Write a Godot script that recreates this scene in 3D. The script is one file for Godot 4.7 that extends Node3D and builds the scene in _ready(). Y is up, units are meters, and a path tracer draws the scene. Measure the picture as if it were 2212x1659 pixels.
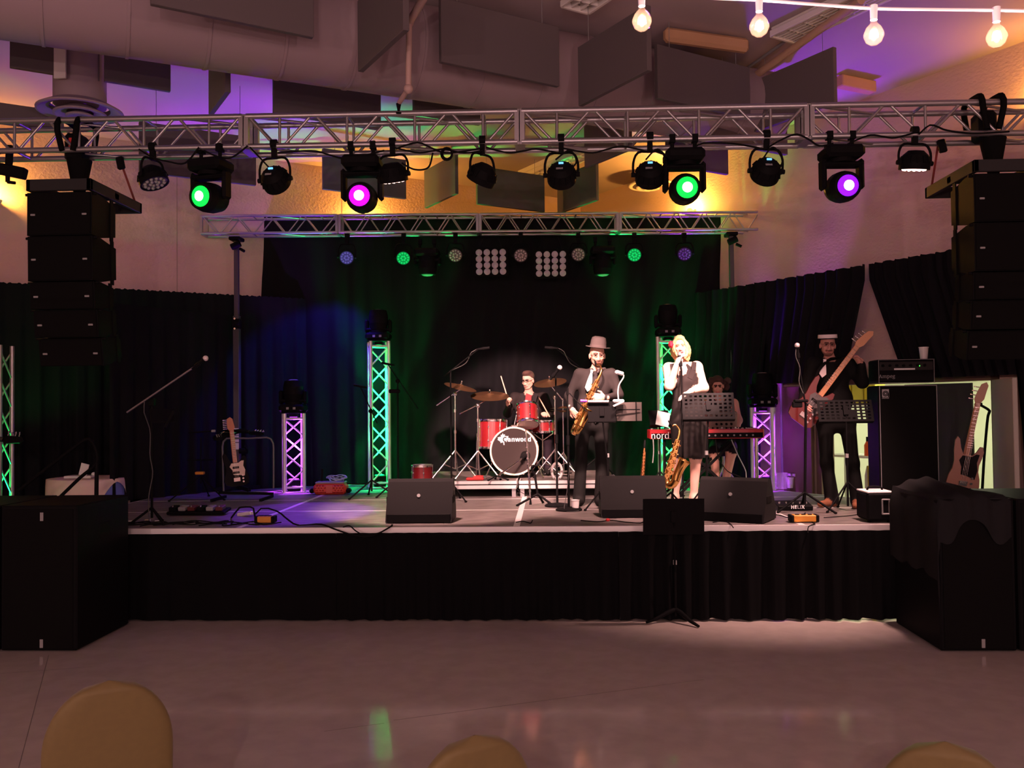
extends Node3D
# A dance hall with a band on a corner stage. Metres, y up. The camera stands on the hall floor at x = 0, z = 0 and looks towards -z.
# The hall is a rectangle turned by 33 degrees: U runs along the left wall into the corner behind the stage, V along the right wall.
var M := {}
var taken := {}
var rng := RandomNumberGenerator.new()
const U := Vector3(0.8387, 0, -0.5446)
const V := Vector3(-0.5446, 0, -0.8387)
const CORNER := Vector3(0.606, 0, -15.965)
const CEIL := 5.69
const DECK := 0.86

func _ready():
	rng.seed = 11
	camera_and_air()
	make_materials()
	hall()
	ceiling_fittings()
	stage_decks()
	drapes()
	back_room()
	front_rig()
	back_rig()
	line_arrays()
	subwoofers()
	light_towers()
	string_lights()
	wall_lights()
	drum_kit()
	keyboard_corner()
	bass_corner()
	stage_left_gear()
	front_line_gear()
	musicians()
	hall_chairs()

func camera_and_air():
	var cam := Camera3D.new()
	cam.name = "camera"
	cam.fov = 46.91
	cam.position = Vector3(0, 1.97, 0)
	cam.rotation_order = EULER_ORDER_YXZ
	cam.rotation_degrees = Vector3(1.5, 2.4, -0.65)
	cam.near = 0.05
	cam.far = 80
	add_child(cam)
	cam.current = true
	var e := Environment.new()
	e.background_mode = Environment.BG_COLOR
	e.background_color = Color(0.01, 0.01, 0.012)
	e.tonemap_mode = Environment.TONE_MAPPER_LINEAR
	e.tonemap_exposure = 1.0
	e.sdfgi_enabled = true
	e.ssao_enabled = true
	e.ssil_enabled = true
	var w := WorldEnvironment.new()
	w.name = "air"
	w.environment = e
	add_child(w)

# ---------- shapes ----------
class Shape:
	var v := PackedVector3Array()
	var n := PackedVector3Array()
	var c := PackedColorArray()
	var col := Color(1, 1, 1)
	func tri(a: Vector3, b: Vector3, d: Vector3, na: Vector3, nb: Vector3, nd: Vector3):
		if (b - a).cross(d - a).dot(na + nb + nd) > 0.0:
			v.append(a); v.append(d); v.append(b)
			n.append(na); n.append(nd); n.append(nb)
		else:
			v.append(a); v.append(b); v.append(d)
			n.append(na); n.append(nb); n.append(nd)
		c.append(col); c.append(col); c.append(col)
	func quad(a: Vector3, b: Vector3, d: Vector3, e: Vector3, nn: Vector3):
		tri(a, b, d, nn, nn, nn)
		tri(a, d, e, nn, nn, nn)
	func box(xf: Transform3D, s: Vector3, bev := 0.0):
		var h := s * 0.5
		var k := minf(bev, minf(h.x, minf(h.y, h.z)) * 0.9)
		var ax := [Vector3.RIGHT, Vector3.UP, Vector3.BACK]
		for i in 3:
			for sg in [-1.0, 1.0]:
				var a: Vector3 = ax[i]
				var b: Vector3 = ax[(i + 1) % 3]
				var d: Vector3 = ax[(i + 2) % 3]
				var o: Vector3 = a * sg * h[i]
				var p: Vector3 = b * (h[(i + 1) % 3] - k)
				var q: Vector3 = d * (h[(i + 2) % 3] - k)
				quad(xf * (o - p - q), xf * (o + p - q), xf * (o + p + q), xf * (o - p + q), (xf.basis * (a * sg)).normalized())
				if k > 0.0:
					for s2 in [-1.0, 1.0]:
						var o2: Vector3 = b * s2 * h[(i + 1) % 3]
						var e1: Vector3 = o + b * s2 * (h[(i + 1) % 3] - k)
						var e2: Vector3 = o2 + a * sg * (h[i] - k)
						quad(xf * (e1 - q), xf * (e1 + q), xf * (e2 + q), xf * (e2 - q), (xf.basis * (a * sg + b * s2)).normalized())
		if k > 0.0:
			for sx in [-1.0, 1.0]:
				for sy in [-1.0, 1.0]:
					for sz in [-1.0, 1.0]:
						var w := Vector3(sx, sy, sz)
						var nn := (xf.basis * w).normalized()
						tri(xf * (Vector3(h.x, h.y - k, h.z - k) * w), xf * (Vector3(h.x - k, h.y, h.z - k) * w), xf * (Vector3(h.x - k, h.y - k, h.z) * w), nn, nn, nn)
	func bx(center: Vector3, s: Vector3, bev := 0.0):
		box(Transform3D(Basis(), center), s, bev)
	func bar(a: Vector3, b: Vector3, w: float, h: float, up := Vector3.UP, bev := 0.0):
		var z := (b - a).normalized()
		if absf(z.dot(up)) > 0.97:
			up = Vector3.RIGHT if absf(z.x) < 0.7 else Vector3.BACK
		var x := up.cross(z).normalized()
		var y := z.cross(x)
		box(Transform3D(Basis(x, y, z), (a + b) * 0.5), Vector3(w, h, a.distance_to(b)), bev)
	func cyl(a: Vector3, b: Vector3, ra: float, rb := -1.0, seg := 10, caps := true):
		tube([a, b], [ra, ra if rb < 0.0 else rb], seg, caps)
	func tube(p: Array, r, seg := 8, caps := true):
		var m := p.size()
		var rs := []
		for i in m:
			rs.append(r[i] if r is Array else r)
		var t0: Vector3 = (p[1] - p[0]).normalized()
		var x := t0.cross(Vector3.UP if absf(t0.y) < 0.9 else Vector3.RIGHT).normalized()
		var rings := []
		var norms := []
		for i in m:
			var t: Vector3 = (p[mini(i + 1, m - 1)] - p[maxi(i - 1, 0)]).normalized()
			x = (x - t * x.dot(t)).normalized()
			var y := t.cross(x)
			var slope := 0.0
			if m > 1:
				var i0 := maxi(i - 1, 0)
				var i1 := mini(i + 1, m - 1)
				slope = (rs[i1] - rs[i0]) / maxf((p[i1] as Vector3).distance_to(p[i0]), 1e-5)
			var ring := PackedVector3Array()
			var nr := PackedVector3Array()
			for k in seg:
				var a := TAU * k / seg
				var o := x * cos(a) + y * sin(a)
				ring.append(p[i] + o * rs[i])
				nr.append((o - t * slope).normalized())
			rings.append(ring); norms.append(nr)
		for i in m - 1:
			for k in seg:
				var k2 := (k + 1) % seg
				tri(rings[i][k], rings[i][k2], rings[i + 1][k2], norms[i][k], norms[i][k2], norms[i + 1][k2])
				tri(rings[i][k], rings[i + 1][k2], rings[i + 1][k], norms[i][k], norms[i + 1][k2], norms[i + 1][k])
		if caps:
			for en in [0, m - 1]:
				var t: Vector3 = (p[1] - p[0]).normalized() * -1.0 if en == 0 else (p[m - 1] - p[m - 2]).normalized()
				for k in seg:
					tri(p[en], rings[en][k], rings[en][(k + 1) % seg], t, t, t)
	func lathe(xf: Transform3D, prof: Array, seg := 20, smooth := false):
		var m := prof.size()
		for i in m - 1:
			var a: Vector2 = prof[i]
			var b: Vector2 = prof[i + 1]
			var d := b - a
			var nn := Vector2(d.y, -d.x).normalized()
			var n0 := nn
			var n1 := nn
			if smooth:
				if i > 0:
					var e: Vector2 = b - prof[i - 1]
					n0 = Vector2(e.y, -e.x).normalized()
				if i < m - 2:
					var e2: Vector2 = prof[i + 2] - a
					n1 = Vector2(e2.y, -e2.x).normalized()
			for k in seg:
				var t0 := TAU * k / seg
				var t1 := TAU * (k + 1) / seg
				var c0 := Vector3(cos(t0), 0, sin(t0))
				var c1 := Vector3(cos(t1), 0, sin(t1))
				var p00 := xf * (c0 * a.x + Vector3.UP * a.y)
				var p01 := xf * (c1 * a.x + Vector3.UP * a.y)
				var p10 := xf * (c0 * b.x + Vector3.UP * b.y)
				var p11 := xf * (c1 * b.x + Vector3.UP * b.y)
				var m00 := (xf.basis * (c0 * n0.x + Vector3.UP * n0.y)).normalized()
				var m01 := (xf.basis * (c1 * n0.x + Vector3.UP * n0.y)).normalized()
				var m10 := (xf.basis * (c0 * n1.x + Vector3.UP * n1.y)).normalized()
				var m11 := (xf.basis * (c1 * n1.x + Vector3.UP * n1.y)).normalized()
				if a.x > 1e-5:
					tri(p00, p01, p11, m00, m01, m11)
				if b.x > 1e-5:
					tri(p00, p11, p10, m00, m11, m10)
	func ball(center: Vector3, r: Vector3, seg := 12, rows := 8):
		var prof := []
		for i in rows + 1:
			var a := -PI / 2 + PI * i / rows
			prof.append(Vector2(cos(a), sin(a)))
		lathe(Transform3D(Basis.from_scale(r), center), prof, seg, true)
	func prism(xf: Transform3D, poly: PackedVector2Array, depth: float):
		var idx := Geometry2D.triangulate_polygon(poly)
		var zf := xf.basis.z.normalized()
		for k in range(0, idx.size(), 3):
			for sg in [-0.5, 0.5]:
				var q := []
				for j in 3:
					var w := poly[idx[k + j]]
					q.append(xf * Vector3(w.x, w.y, depth * sg))
				tri(q[0], q[1], q[2], zf * sg, zf * sg, zf * sg)
		var turn := -1.0 if Geometry2D.is_polygon_clockwise(poly) else 1.0
		for k in poly.size():
			var a := poly[k]
			var b := poly[(k + 1) % poly.size()]
			var nn := (xf.basis * Vector3(b.y - a.y, a.x - b.x, 0)).normalized() * turn
			quad(xf * Vector3(a.x, a.y, -depth / 2), xf * Vector3(b.x, b.y, -depth / 2), xf * Vector3(b.x, b.y, depth / 2), xf * Vector3(a.x, a.y, depth / 2), nn)
	func sheet(g: Array):
		var rows := g.size()
		var cols: int = g[0].size()
		var nn := []
		for i in rows:
			var line := PackedVector3Array()
			for j in cols:
				var du: Vector3 = g[i][mini(j + 1, cols - 1)] - g[i][maxi(j - 1, 0)]
				var dv: Vector3 = g[mini(i + 1, rows - 1)][j] - g[maxi(i - 1, 0)][j]
				line.append(du.cross(dv).normalized())
			nn.append(line)
		for i in rows - 1:
			for j in cols - 1:
				tri(g[i][j], g[i][j + 1], g[i + 1][j + 1], nn[i][j], nn[i][j + 1], nn[i + 1][j + 1])
				tri(g[i][j], g[i + 1][j + 1], g[i + 1][j], nn[i][j], nn[i + 1][j + 1], nn[i + 1][j])
	func moved(by: Vector3):
		for i in v.size():
			v[i] = v[i] + by
	func mesh() -> ArrayMesh:
		var a := []
		a.resize(Mesh.ARRAY_MAX)
		a[Mesh.ARRAY_VERTEX] = v
		a[Mesh.ARRAY_NORMAL] = n
		a[Mesh.ARRAY_COLOR] = c
		var m := ArrayMesh.new()
		m.add_surface_from_arrays(Mesh.PRIMITIVE_TRIANGLES, a)
		return m

# a field of tapered capsules and ellipsoids joined smoothly, meshed as surface nets
class Blob:
	var cell := 0.012
	var k := 0.03
	var prims := []
	func cap(a: Vector3, b: Vector3, ra: float, rb: float, col: Color):
		prims.append([0, a, b, ra, rb, col])
	func chain(p: Array, r: Array, col: Color):
		for i in p.size() - 1:
			cap(p[i], p[i + 1], r[i], r[i + 1], col)
	func ell(center: Vector3, r: Vector3, col: Color, bs := Basis()):
		prims.append([1, center, r, bs.transposed(), bs, col])
	func into(s: Shape, off := Vector3.ZERO):
		var lo := Vector3.ONE * 1e6
		var hi := -lo
		var boxes := []
		for p in prims:
			var l: Vector3
			var h: Vector3
			if p[0] == 0:
				var r: float = maxf(p[3], p[4])
				l = (p[1] as Vector3).min(p[2]) - Vector3.ONE * r
				h = (p[1] as Vector3).max(p[2]) + Vector3.ONE * r
			else:
				var b: Basis = p[4]
				var r: Vector3 = p[2]
				var ex := Vector3(absf(b.x.x) * r.x + absf(b.y.x) * r.y + absf(b.z.x) * r.z, absf(b.x.y) * r.x + absf(b.y.y) * r.y + absf(b.z.y) * r.z, absf(b.x.z) * r.x + absf(b.y.z) * r.y + absf(b.z.z) * r.z)
				l = p[1] - ex
				h = p[1] + ex
			var mg := Vector3.ONE * (k + cell * 2.0)
			boxes.append([l - mg, h + mg])
			lo = lo.min(l - mg - Vector3.ONE * cell)
			hi = hi.max(h + mg + Vector3.ONE * cell)
		var nx := int((hi.x - lo.x) / cell) + 2
		var ny := int((hi.y - lo.y) / cell) + 2
		var nz := int((hi.z - lo.z) / cell) + 2
		var f := PackedFloat32Array()
		f.resize(nx * ny * nz)
		f.fill(1.0)
		var best := f.duplicate()
		var own := PackedInt32Array()
		own.resize(f.size())
		for pi in prims.size():
			var p: Array = prims[pi]
			var a0: Vector3 = (boxes[pi][0] - lo) / cell
			var a1: Vector3 = (boxes[pi][1] - lo) / cell
			var iscap: bool = p[0] == 0
			var pa: Vector3 = p[1]
			var ba: Vector3 = p[2] - pa if iscap else Vector3.ZERO
			var bb := maxf(ba.dot(ba), 1e-9)
			var ra: float = p[3] if iscap else 0.0
			var dr: float = p[4] - p[3] if iscap else 0.0
			var er: Vector3 = Vector3.ONE if iscap else p[2]
			var tb: Basis = Basis() if iscap else p[3]
			for z in range(maxi(int(a0.z), 0), mini(int(a1.z) + 1, nz)):
				for y in range(maxi(int(a0.y), 0), mini(int(a1.y) + 1, ny)):
					var i := (z * ny + y) * nx + maxi(int(a0.x), 0)
					for x in range(maxi(int(a0.x), 0), mini(int(a1.x) + 1, nx)):
						var q := lo + Vector3(x, y, z) * cell - pa
						var d: float
						if iscap:
							var t := clampf(q.dot(ba) / bb, 0.0, 1.0)
							d = (q - ba * t).length() - ra - dr * t
						else:
							q = tb * q
							var e := q / er
							var k0 := e.length()
							d = k0 * (k0 - 1.0) / maxf((e / er).length(), 1e-6) if k0 > 0.05 else -minf(er.x, minf(er.y, er.z))
						if d < best[i]:
							best[i] = d
							own[i] = pi
						var g := f[i]
						var hh := k - absf(g - d)
						f[i] = minf(g, d) - (hh * hh * 0.25 / k if hh > 0.0 else 0.0)
						i += 1
		var at := {}
		var vs := PackedVector3Array()
		var cs := PackedColorArray()
		var sx := 1
		var sy := nx
		var sz := nx * ny
		var offs := [0, sx, sy, sx + sy, sz, sx + sz, sy + sz, sx + sy + sz]
		var ed := [[0, 1], [2, 3], [4, 5], [6, 7], [0, 2], [1, 3], [4, 6], [5, 7], [0, 4], [1, 5], [2, 6], [3, 7]]
		var lim := cell * 2.2
		for z in nz - 1:
			for y in ny - 1:
				var i := (z * ny + y) * nx
				for x in nx - 1:
					if absf(f[i]) < lim:
						var inside := 0
						for o in offs:
							if f[i + o] < 0.0:
								inside += 1
						if inside > 0 and inside < 8:
							var acc := Vector3.ZERO
							var cnt := 0
							for e in ed:
								var g0 := f[i + offs[e[0]]]
								var g1 := f[i + offs[e[1]]]
								if (g0 < 0.0) != (g1 < 0.0):
									var t := g0 / (g0 - g1)
									var p0 := Vector3(e[0] & 1, (e[0] >> 1) & 1, e[0] >> 2)
									var p1 := Vector3(e[1] & 1, (e[1] >> 1) & 1, e[1] >> 2)
									acc += p0.lerp(p1, t)
									cnt += 1
							var mb := 1e9
							var mo := 0
							for o in offs:
								if best[i + o] < mb:
									mb = best[i + o]
									mo = own[i + o]
							at[i] = vs.size()
							vs.append(lo + (Vector3(x, y, z) + acc / cnt) * cell)
							cs.append(prims[mo][5])
					i += 1
		var ns := PackedVector3Array()
		ns.resize(vs.size())
		var faces := PackedInt32Array()
		var st := [sx, sy, sz]
		for i in at:
			for ax in 3:
				var g0 := f[i]
				var g1 := f[i + st[ax]]
				if (g0 < 0.0) == (g1 < 0.0):
					continue
				var s1: int = st[(ax + 1) % 3]
				var s2: int = st[(ax + 2) % 3]
				if not (at.has(i - s1) and at.has(i - s2) and at.has(i - s1 - s2)):
					continue
				var q := [at[i], at[i - s1], at[i - s1 - s2], at[i - s2]]
				var nn := (vs[q[1]] - vs[q[0]]).cross(vs[q[2]] - vs[q[0]]) + (vs[q[2]] - vs[q[0]]).cross(vs[q[3]] - vs[q[0]])
				if (nn[ax] > 0.0) != (g0 < 0.0):
					nn = -nn
				for j in q:
					ns[j] = ns[j] + nn
				faces.append_array(PackedInt32Array([q[0], q[1], q[2], q[0], q[2], q[3]]))
		for j in ns.size():
			ns[j] = ns[j].normalized()
		for j in range(0, faces.size(), 3):
			var a := faces[j]
			var b := faces[j + 1]
			var d := faces[j + 2]
			s.tri(vs[a] + off, vs[b] + off, vs[d] + off, ns[a], ns[b], ns[d])
			var m := s.c.size()
			s.c[m - 3] = cs[a]
			var sw := s.v[m - 2] != vs[b] + off
			s.c[m - 2] = cs[d] if sw else cs[b]
			s.c[m - 1] = cs[b] if sw else cs[d]

# ---------- scene helpers ----------
func numbered(called: String) -> String:
	var k: int = taken.get(called, -1) + 1
	taken[called] = k
	return called if k == 0 else "%s_%03d" % [called, k]
func thing(called: String, label: String, category: String, at := Vector3.ZERO, group := "") -> Node3D:
	var o := Node3D.new()
	o.name = numbered(called)
	o.position = at
	add_child(o)
	tag(o, label, category, group)
	return o
func tag(o: Node, label: String, category: String, group := ""):
	o.set_meta("label", label)
	o.set_meta("category", category)
	if group != "":
		o.set_meta("group", group)
func part(called: String, s: Shape, m: Material, parent: Node = null, at := Vector3.ZERO) -> MeshInstance3D:
	return inst(called, s.mesh(), m, parent, at)
func inst(called: String, me: Mesh, m: Material, parent: Node = null, at := Vector3.ZERO) -> MeshInstance3D:
	var o := MeshInstance3D.new()
	o.mesh = me
	o.material_override = m
	o.position = at
	if parent == null or parent == self:
		o.name = numbered(called)
		add_child(o)
	else:
		o.name = called
		parent.add_child(o, true)
	return o
func group_part(called: String, parent: Node, at := Vector3.ZERO) -> Node3D:
	var o := Node3D.new()
	o.name = called
	o.position = at
	parent.add_child(o, true)
	return o
func struct(called: String, s: Shape, m: Material) -> MeshInstance3D:
	var o := part(called, s, m)
	o.set_meta("kind", "structure")
	return o
func mat(c: Color, rough := 0.8, metal := 0.0) -> StandardMaterial3D:
	var m := StandardMaterial3D.new()
	m.albedo_color = Color(c.r, c.g, c.b).linear_to_srgb()
	m.roughness = rough
	m.metallic = metal
	m.metallic_specular = 0.12 if maxf(c.r, maxf(c.g, c.b)) < 0.03 else 0.5
	return m
func glow(c: Color, e: float) -> StandardMaterial3D:
	var m := mat(Color(0.02, 0.02, 0.02), 0.5)
	m.emission_enabled = true
	m.emission = c
	m.emission_energy_multiplier = e
	return m
func noise_tex(freq: float, a: Color, b: Color, size := 512, octaves := 4, seed_ := 1) -> NoiseTexture2D:
	var f := FastNoiseLite.new()
	f.seed = seed_
	f.frequency = freq
	f.fractal_octaves = octaves
	var t := NoiseTexture2D.new()
	t.width = size
	t.height = size
	t.seamless = true
	t.noise = f
	var g := Gradient.new()
	g.set_color(0, a.linear_to_srgb())
	g.set_color(1, b.linear_to_srgb())
	g.set_offset(0, 0.25)
	g.set_offset(1, 0.75)
	t.color_ramp = g
	return t
func bump_tex(freq: float, strength: float, size := 512, octaves := 3) -> NoiseTexture2D:
	var f := FastNoiseLite.new()
	f.seed = 5
	f.frequency = freq
	f.fractal_octaves = octaves
	var t := NoiseTexture2D.new()
	t.width = size
	t.height = size
	t.seamless = true
	t.as_normal_map = true
	t.bump_strength = strength
	t.noise = f
	return t
func tri_map(m: StandardMaterial3D, scale: float):
	m.uv1_triplanar = true
	m.uv1_world_triplanar = true
	m.uv1_scale = Vector3.ONE * scale
func lamp_spot(called: String, at: Vector3, to: Vector3, c: Color, e: float, deg: float, parent: Node, size := 0.05, soft := 0.35) -> SpotLight3D:
	var l := SpotLight3D.new()
	l.name = called
	parent.add_child(l, true)
	l.light_color = c
	l.light_energy = e
	l.spot_angle = deg
	l.spot_angle_attenuation = soft
	l.spot_attenuation = 2.0
	l.spot_range = 40
	l.light_size = size
	l.shadow_enabled = true
	var d := (to - at).normalized()
	l.global_transform = Transform3D(Basis.looking_at(d, Vector3.UP if absf(d.y) < 0.95 else Vector3.RIGHT), at)
	return l
func lamp_omni(called: String, at: Vector3, c: Color, e: float, parent: Node, size := 0.05) -> OmniLight3D:
	var l := OmniLight3D.new()
	l.name = called
	parent.add_child(l, true)
	l.light_color = c
	l.light_energy = e
	l.omni_attenuation = 2.0
	l.omni_range = 40
	l.light_size = size
	l.shadow_enabled = true
	l.global_position = at
	return l
func facing(d: Vector3, up := Vector3.UP) -> Basis:
	# a basis whose +z points along d
	d = d.normalized()
	if absf(d.dot(up)) > 0.98:
		up = Vector3.BACK if absf(d.z) < 0.9 else Vector3.RIGHT
	var x := up.cross(d).normalized()
	return Basis(x, d.cross(x), d)
func along(d: Vector3) -> Basis:
	# a basis whose +y points along d
	d = d.normalized()
	var x := d.cross(Vector3.BACK if absf(d.z) < 0.9 else Vector3.RIGHT).normalized()
	return Basis(x, d, x.cross(d))
func curve(p: Array, n := 16) -> Array:
	var cv := Curve3D.new()
	for i in p.size():
		var t: Vector3 = (p[mini(i + 1, p.size() - 1)] - p[maxi(i - 1, 0)]) / 6.0
		cv.add_point(p[i], -t, t)
	var out := []
	var L := cv.get_baked_length()
	for i in n + 1:
		out.append(cv.sample_baked(L * i / n, true))
	return out
func text_shape(words: String, size: float, depth := 0.002, bold := false, family := "Droid Sans") -> TextMesh:
	var t := TextMesh.new()
	var f := SystemFont.new()
	f.font_names = PackedStringArray([family])
	if bold:
		f.font_weight = 700
	t.font = f
	t.text = words
	t.font_size = 64
	t.pixel_size = size / 64.0
	t.depth = depth
	return t
func words(called: String, txt: String, size: float, xf: Transform3D, m: Material, parent: Node, bold := false, family := "Droid Sans") -> MeshInstance3D:
	var o := inst(called, text_shape(txt, size, 0.002, bold, family), m, parent)
	o.transform = xf
	return o

func make_materials():
	M.wall = mat(Color(0.56, 0.41, 0.34), 0.9)
	M.wall.normal_enabled = true
	M.wall.normal_texture = bump_tex(0.03, 6.0, 512, 4)
	M.wall.normal_scale = 0.55
	tri_map(M.wall, 1.5)
	M.ceil = mat(Color(0.42, 0.35, 0.36), 0.95)
	M.floor = mat(Color(1, 1, 1), 0.2)
	M.floor.albedo_texture = noise_tex(0.012, Color(0.41, 0.36, 0.33), Color(0.45, 0.395, 0.36), 1024, 5)
	M.floor.roughness_texture = noise_tex(0.02, Color(0.6, 0.6, 0.6), Color(1, 1, 1), 512, 4, 9)
	M.floor.roughness = 0.11
	M.floor.metallic_specular = 0.55
	tri_map(M.floor, 0.35)
	M.seam = mat(Color(0.12, 0.1, 0.09), 0.7)
	M.duct = mat(Color(0.28, 0.215, 0.235), 0.8)
	M.baffle = mat(Color(0.105, 0.088, 0.092), 0.95)
	M.white = mat(Color(0.7, 0.68, 0.64), 0.6)
	M.deck = mat(Color(1, 1, 1), 0.5)
	M.deck.albedo_texture = noise_tex(0.02, Color(0.085, 0.072, 0.07), Color(0.17, 0.15, 0.142), 512, 5, 3)
	tri_map(M.deck, 0.8)
	M.deck.uv1_scale = Vector3(0.35, 1, 1.6)
	M.alu = mat(Color(0.4, 0.39, 0.4), 0.36, 0.85)
	M.deck_edge = mat(Color(0.75, 0.73, 0.72), 0.4, 0.3)
	M.chrome = mat(Color(0.85, 0.84, 0.82), 0.12, 1.0)
	M.velvet = mat(Color(0.009, 0.009, 0.0105), 1.0)
	M.skirt = mat(Color(0.005, 0.005, 0.0055), 0.9)
	M.black = mat(Color(0.0065, 0.0065, 0.007), 0.5)
	M.black_soft = mat(Color(0.006, 0.006, 0.006), 0.85)
	M.black_gloss = mat(Color(0.01, 0.01, 0.011), 0.18)
	M.rubber = mat(Color(0.008, 0.008, 0.008), 0.7)
	M.grey = mat(Color(0.25, 0.25, 0.25), 0.5)
	M.strap = mat(Color(0.22, 0.03, 0.03), 0.7)
	M.red_lacquer = mat(Color(0.17, 0.004, 0.007), 0.2)
	M.red_lacquer.clearcoat_enabled = true
	M.red_lacquer.clearcoat = 0.6
	M.brass = mat(Color(0.85, 0.5, 0.16), 0.2, 1.0)
	M.bronze = mat(Color(0.34, 0.19, 0.1), 0.32, 0.9)
	M.skin = mat(Color(1, 1, 1), 0.75)
	M.skin.metallic_specular = 0.2
	M.skin.vertex_color_use_as_albedo = true
	M.cloth = mat(Color(1, 1, 1), 0.9)
	M.cloth.vertex_color_use_as_albedo = true
	M.maple = mat(Color(0.5, 0.24, 0.1), 0.4)
	M.print_white = mat(Color(0.8, 0.8, 0.8), 0.6)
	M.plastic_white = mat(Color(0.75, 0.73, 0.72), 0.4)
	M.brown = mat(Color(0.13, 0.075, 0.05), 0.6)
	M.yellow = mat(Color(0.75, 0.6, 0.05), 0.6)
	M.orange = mat(Color(0.6, 0.24, 0.02), 0.55)
	M.red = mat(Color(0.55, 0.03, 0.03), 0.45)
	M.paper = mat(Color(0.75, 0.74, 0.72), 0.9)
	M.glass = mat(Color(0.95, 0.93, 0.9), 0.03)
	M.glass.transparency = BaseMaterial3D.TRANSPARENCY_ALPHA
	M.glass.albedo_color.a = 0.1
	M.bulb_glass = mat(Color(0.9, 0.7, 0.45), 0.02)
	M.bulb_glass.transparency = BaseMaterial3D.TRANSPARENCY_ALPHA
	M.bulb_glass.albedo_color.a = 0.02
	M.cord = mat(Color(0.05, 0.05, 0.05), 0.6)
	M.lens = mat(Color(0.45, 0.42, 0.42), 0.12, 0.3)

# ---------- the hall ----------
func room(x: float, y: float, z: float) -> Vector3:
	return CORNER + U * x + Vector3.UP * y - V * z
func room_box(s: Shape, a: Vector3, b: Vector3, bev := 0.0):
	var m := (a + b) * 0.5
	s.box(Transform3D(Basis(U, Vector3.UP, -V), room(m.x, m.y, m.z)), (b - a).abs(), bev)
func hall():
	var s := Shape.new()
	room_box(s, Vector3(-20.2, -0.2, -0.2), Vector3(3.4, 0, 24.2))
	var fl := struct("floor", s, M.floor)
	fl.set_meta("label", "shiny pinkish grey vinyl dance floor")
	for ln in [[Vector3(-4.089, 0, -7.079), Vector3(-2.967, 0, -4.844)], [Vector3(-1.009, 0, -5.611), Vector3(1.082, 0, -6.458)], [Vector3(-1.059, 0, -5.561), Vector3(-1.402, 0, -5.415)], [Vector3(-3.556, 0, -6.76), Vector3(-4.176, 0, -6.579)]]:
		s = Shape.new()
		s.bar(ln[0], ln[1], 0.004, 0.001)
		part("seam", s, M.seam, fl)
	s = Shape.new()
	room_box(s, Vector3(-20.2, CEIL, -0.2), Vector3(0.2, CEIL + 0.2, 24.2))
	struct("ceiling", s, M.ceil)
	s = Shape.new()
	room_box(s, Vector3(-20.2, 0, -0.2), Vector3(0.2, CEIL, 0))
	struct("wall_left", s, M.wall)
	for x in [-6.93, -4.5, -9.4]:
		s = Shape.new()
		room_box(s, Vector3(x - 0.006, 3.2, 0), Vector3(x + 0.006, CEIL, 0.003))
		struct("trim_1", s, mat(Color(0.35, 0.27, 0.2), 0.9))
	s = Shape.new()
	room_box(s, Vector3(0, 0, 0), Vector3(0.2, CEIL, 5.3))
	room_box(s, Vector3(0, 2.2, 5.3), Vector3(0.2, CEIL, 7.55))
	room_box(s, Vector3(0, 0, 7.55), Vector3(0.2, CEIL, 24.2))
	struct("wall_right", s, M.wall)
	s = Shape.new()
	room_box(s, Vector3(-20.2, 0, 24.0), Vector3(0, CEIL, 24.2))
	struct("wall_back", s, M.wall)
	s = Shape.new()
	room_box(s, Vector3(-20.2, 0, 0), Vector3(-20, CEIL, 24.0))
	struct("wall_far", s, M.wall)
	# door frame and the two open leaves
	s = Shape.new()
	room_box(s, Vector3(-0.03, 0, 5.22), Vector3(0.22, 2.28, 5.3))
	room_box(s, Vector3(-0.03, 0, 7.55), Vector3(0.22, 2.28, 7.63))
	room_box(s, Vector3(-0.03, 2.2, 5.22), Vector3(0.22, 2.28, 7.63))
	struct("trim_2", s, M.brown)
	s = Shape.new()
	room_box(s, Vector3(-0.09, 0.02, 4.72), Vector3(-0.045, 2.2, 5.2), 0.006)
	var d := struct("door_1", s, M.brown)
	s = Shape.new()
	room_box(s, Vector3(-0.12, 1.02, 4.8), Vector3(-0.095, 1.06, 4.95), 0.005)
	part("door_handle", s, M.chrome, d)
	s = Shape.new()
	var h := room(-0.07, 0, 7.6)
	var w := Vector3(-0.248, 0, 0.969)
	s.bar(h + Vector3.UP * 1.11 + w * 0.02, h + Vector3.UP * 1.11 + w * 0.9, 0.045, 2.18, Vector3.UP, 0.006)
	var d2 := struct("door_2", s, mat(Color(0.34, 0.32, 0.27), 0.6))
	s = Shape.new()
	s.cyl(h + w * 0.82 + Vector3.UP * 1.05, h + w * 0.82 + Vector3.UP * 1.05 + w.cross(Vector3.UP) * 0.09, 0.012, -1, 8)
	s.ball(h + w * 0.82 + Vector3.UP * 1.05 + w.cross(Vector3.UP) * 0.1, Vector3.ONE * 0.028, 10, 6)
	part("door_knob", s, M.brass, d2)

func baffle(at: Vector3, dir: Vector3, len_: float, bottom: float, h: float, label: String):
	# an acoustic panel hung on two wires
	var t := thing("acoustic_baffle", label, "acoustic panel", Vector3(at.x, bottom, at.z) + dir * len_ * 0.5, "acoustic panels under the ceiling")
	var s := Shape.new()
	s.box(Transform3D(Basis(dir, Vector3.UP, dir.cross(Vector3.UP)), Vector3(0, h * 0.5, 0)), Vector3(absf(len_), h, 0.05), 0.004)
	part("panel", s, M.baffle, t)
	for k in [-0.36, 0.36]:
		s = Shape.new()
		s.cyl(dir * k * len_ + Vector3.UP * h, dir * k * len_ + Vector3.UP * (CEIL - bottom - 0.012), 0.003, -1, 5)
		part("wire", s, M.grey, t)

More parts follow.
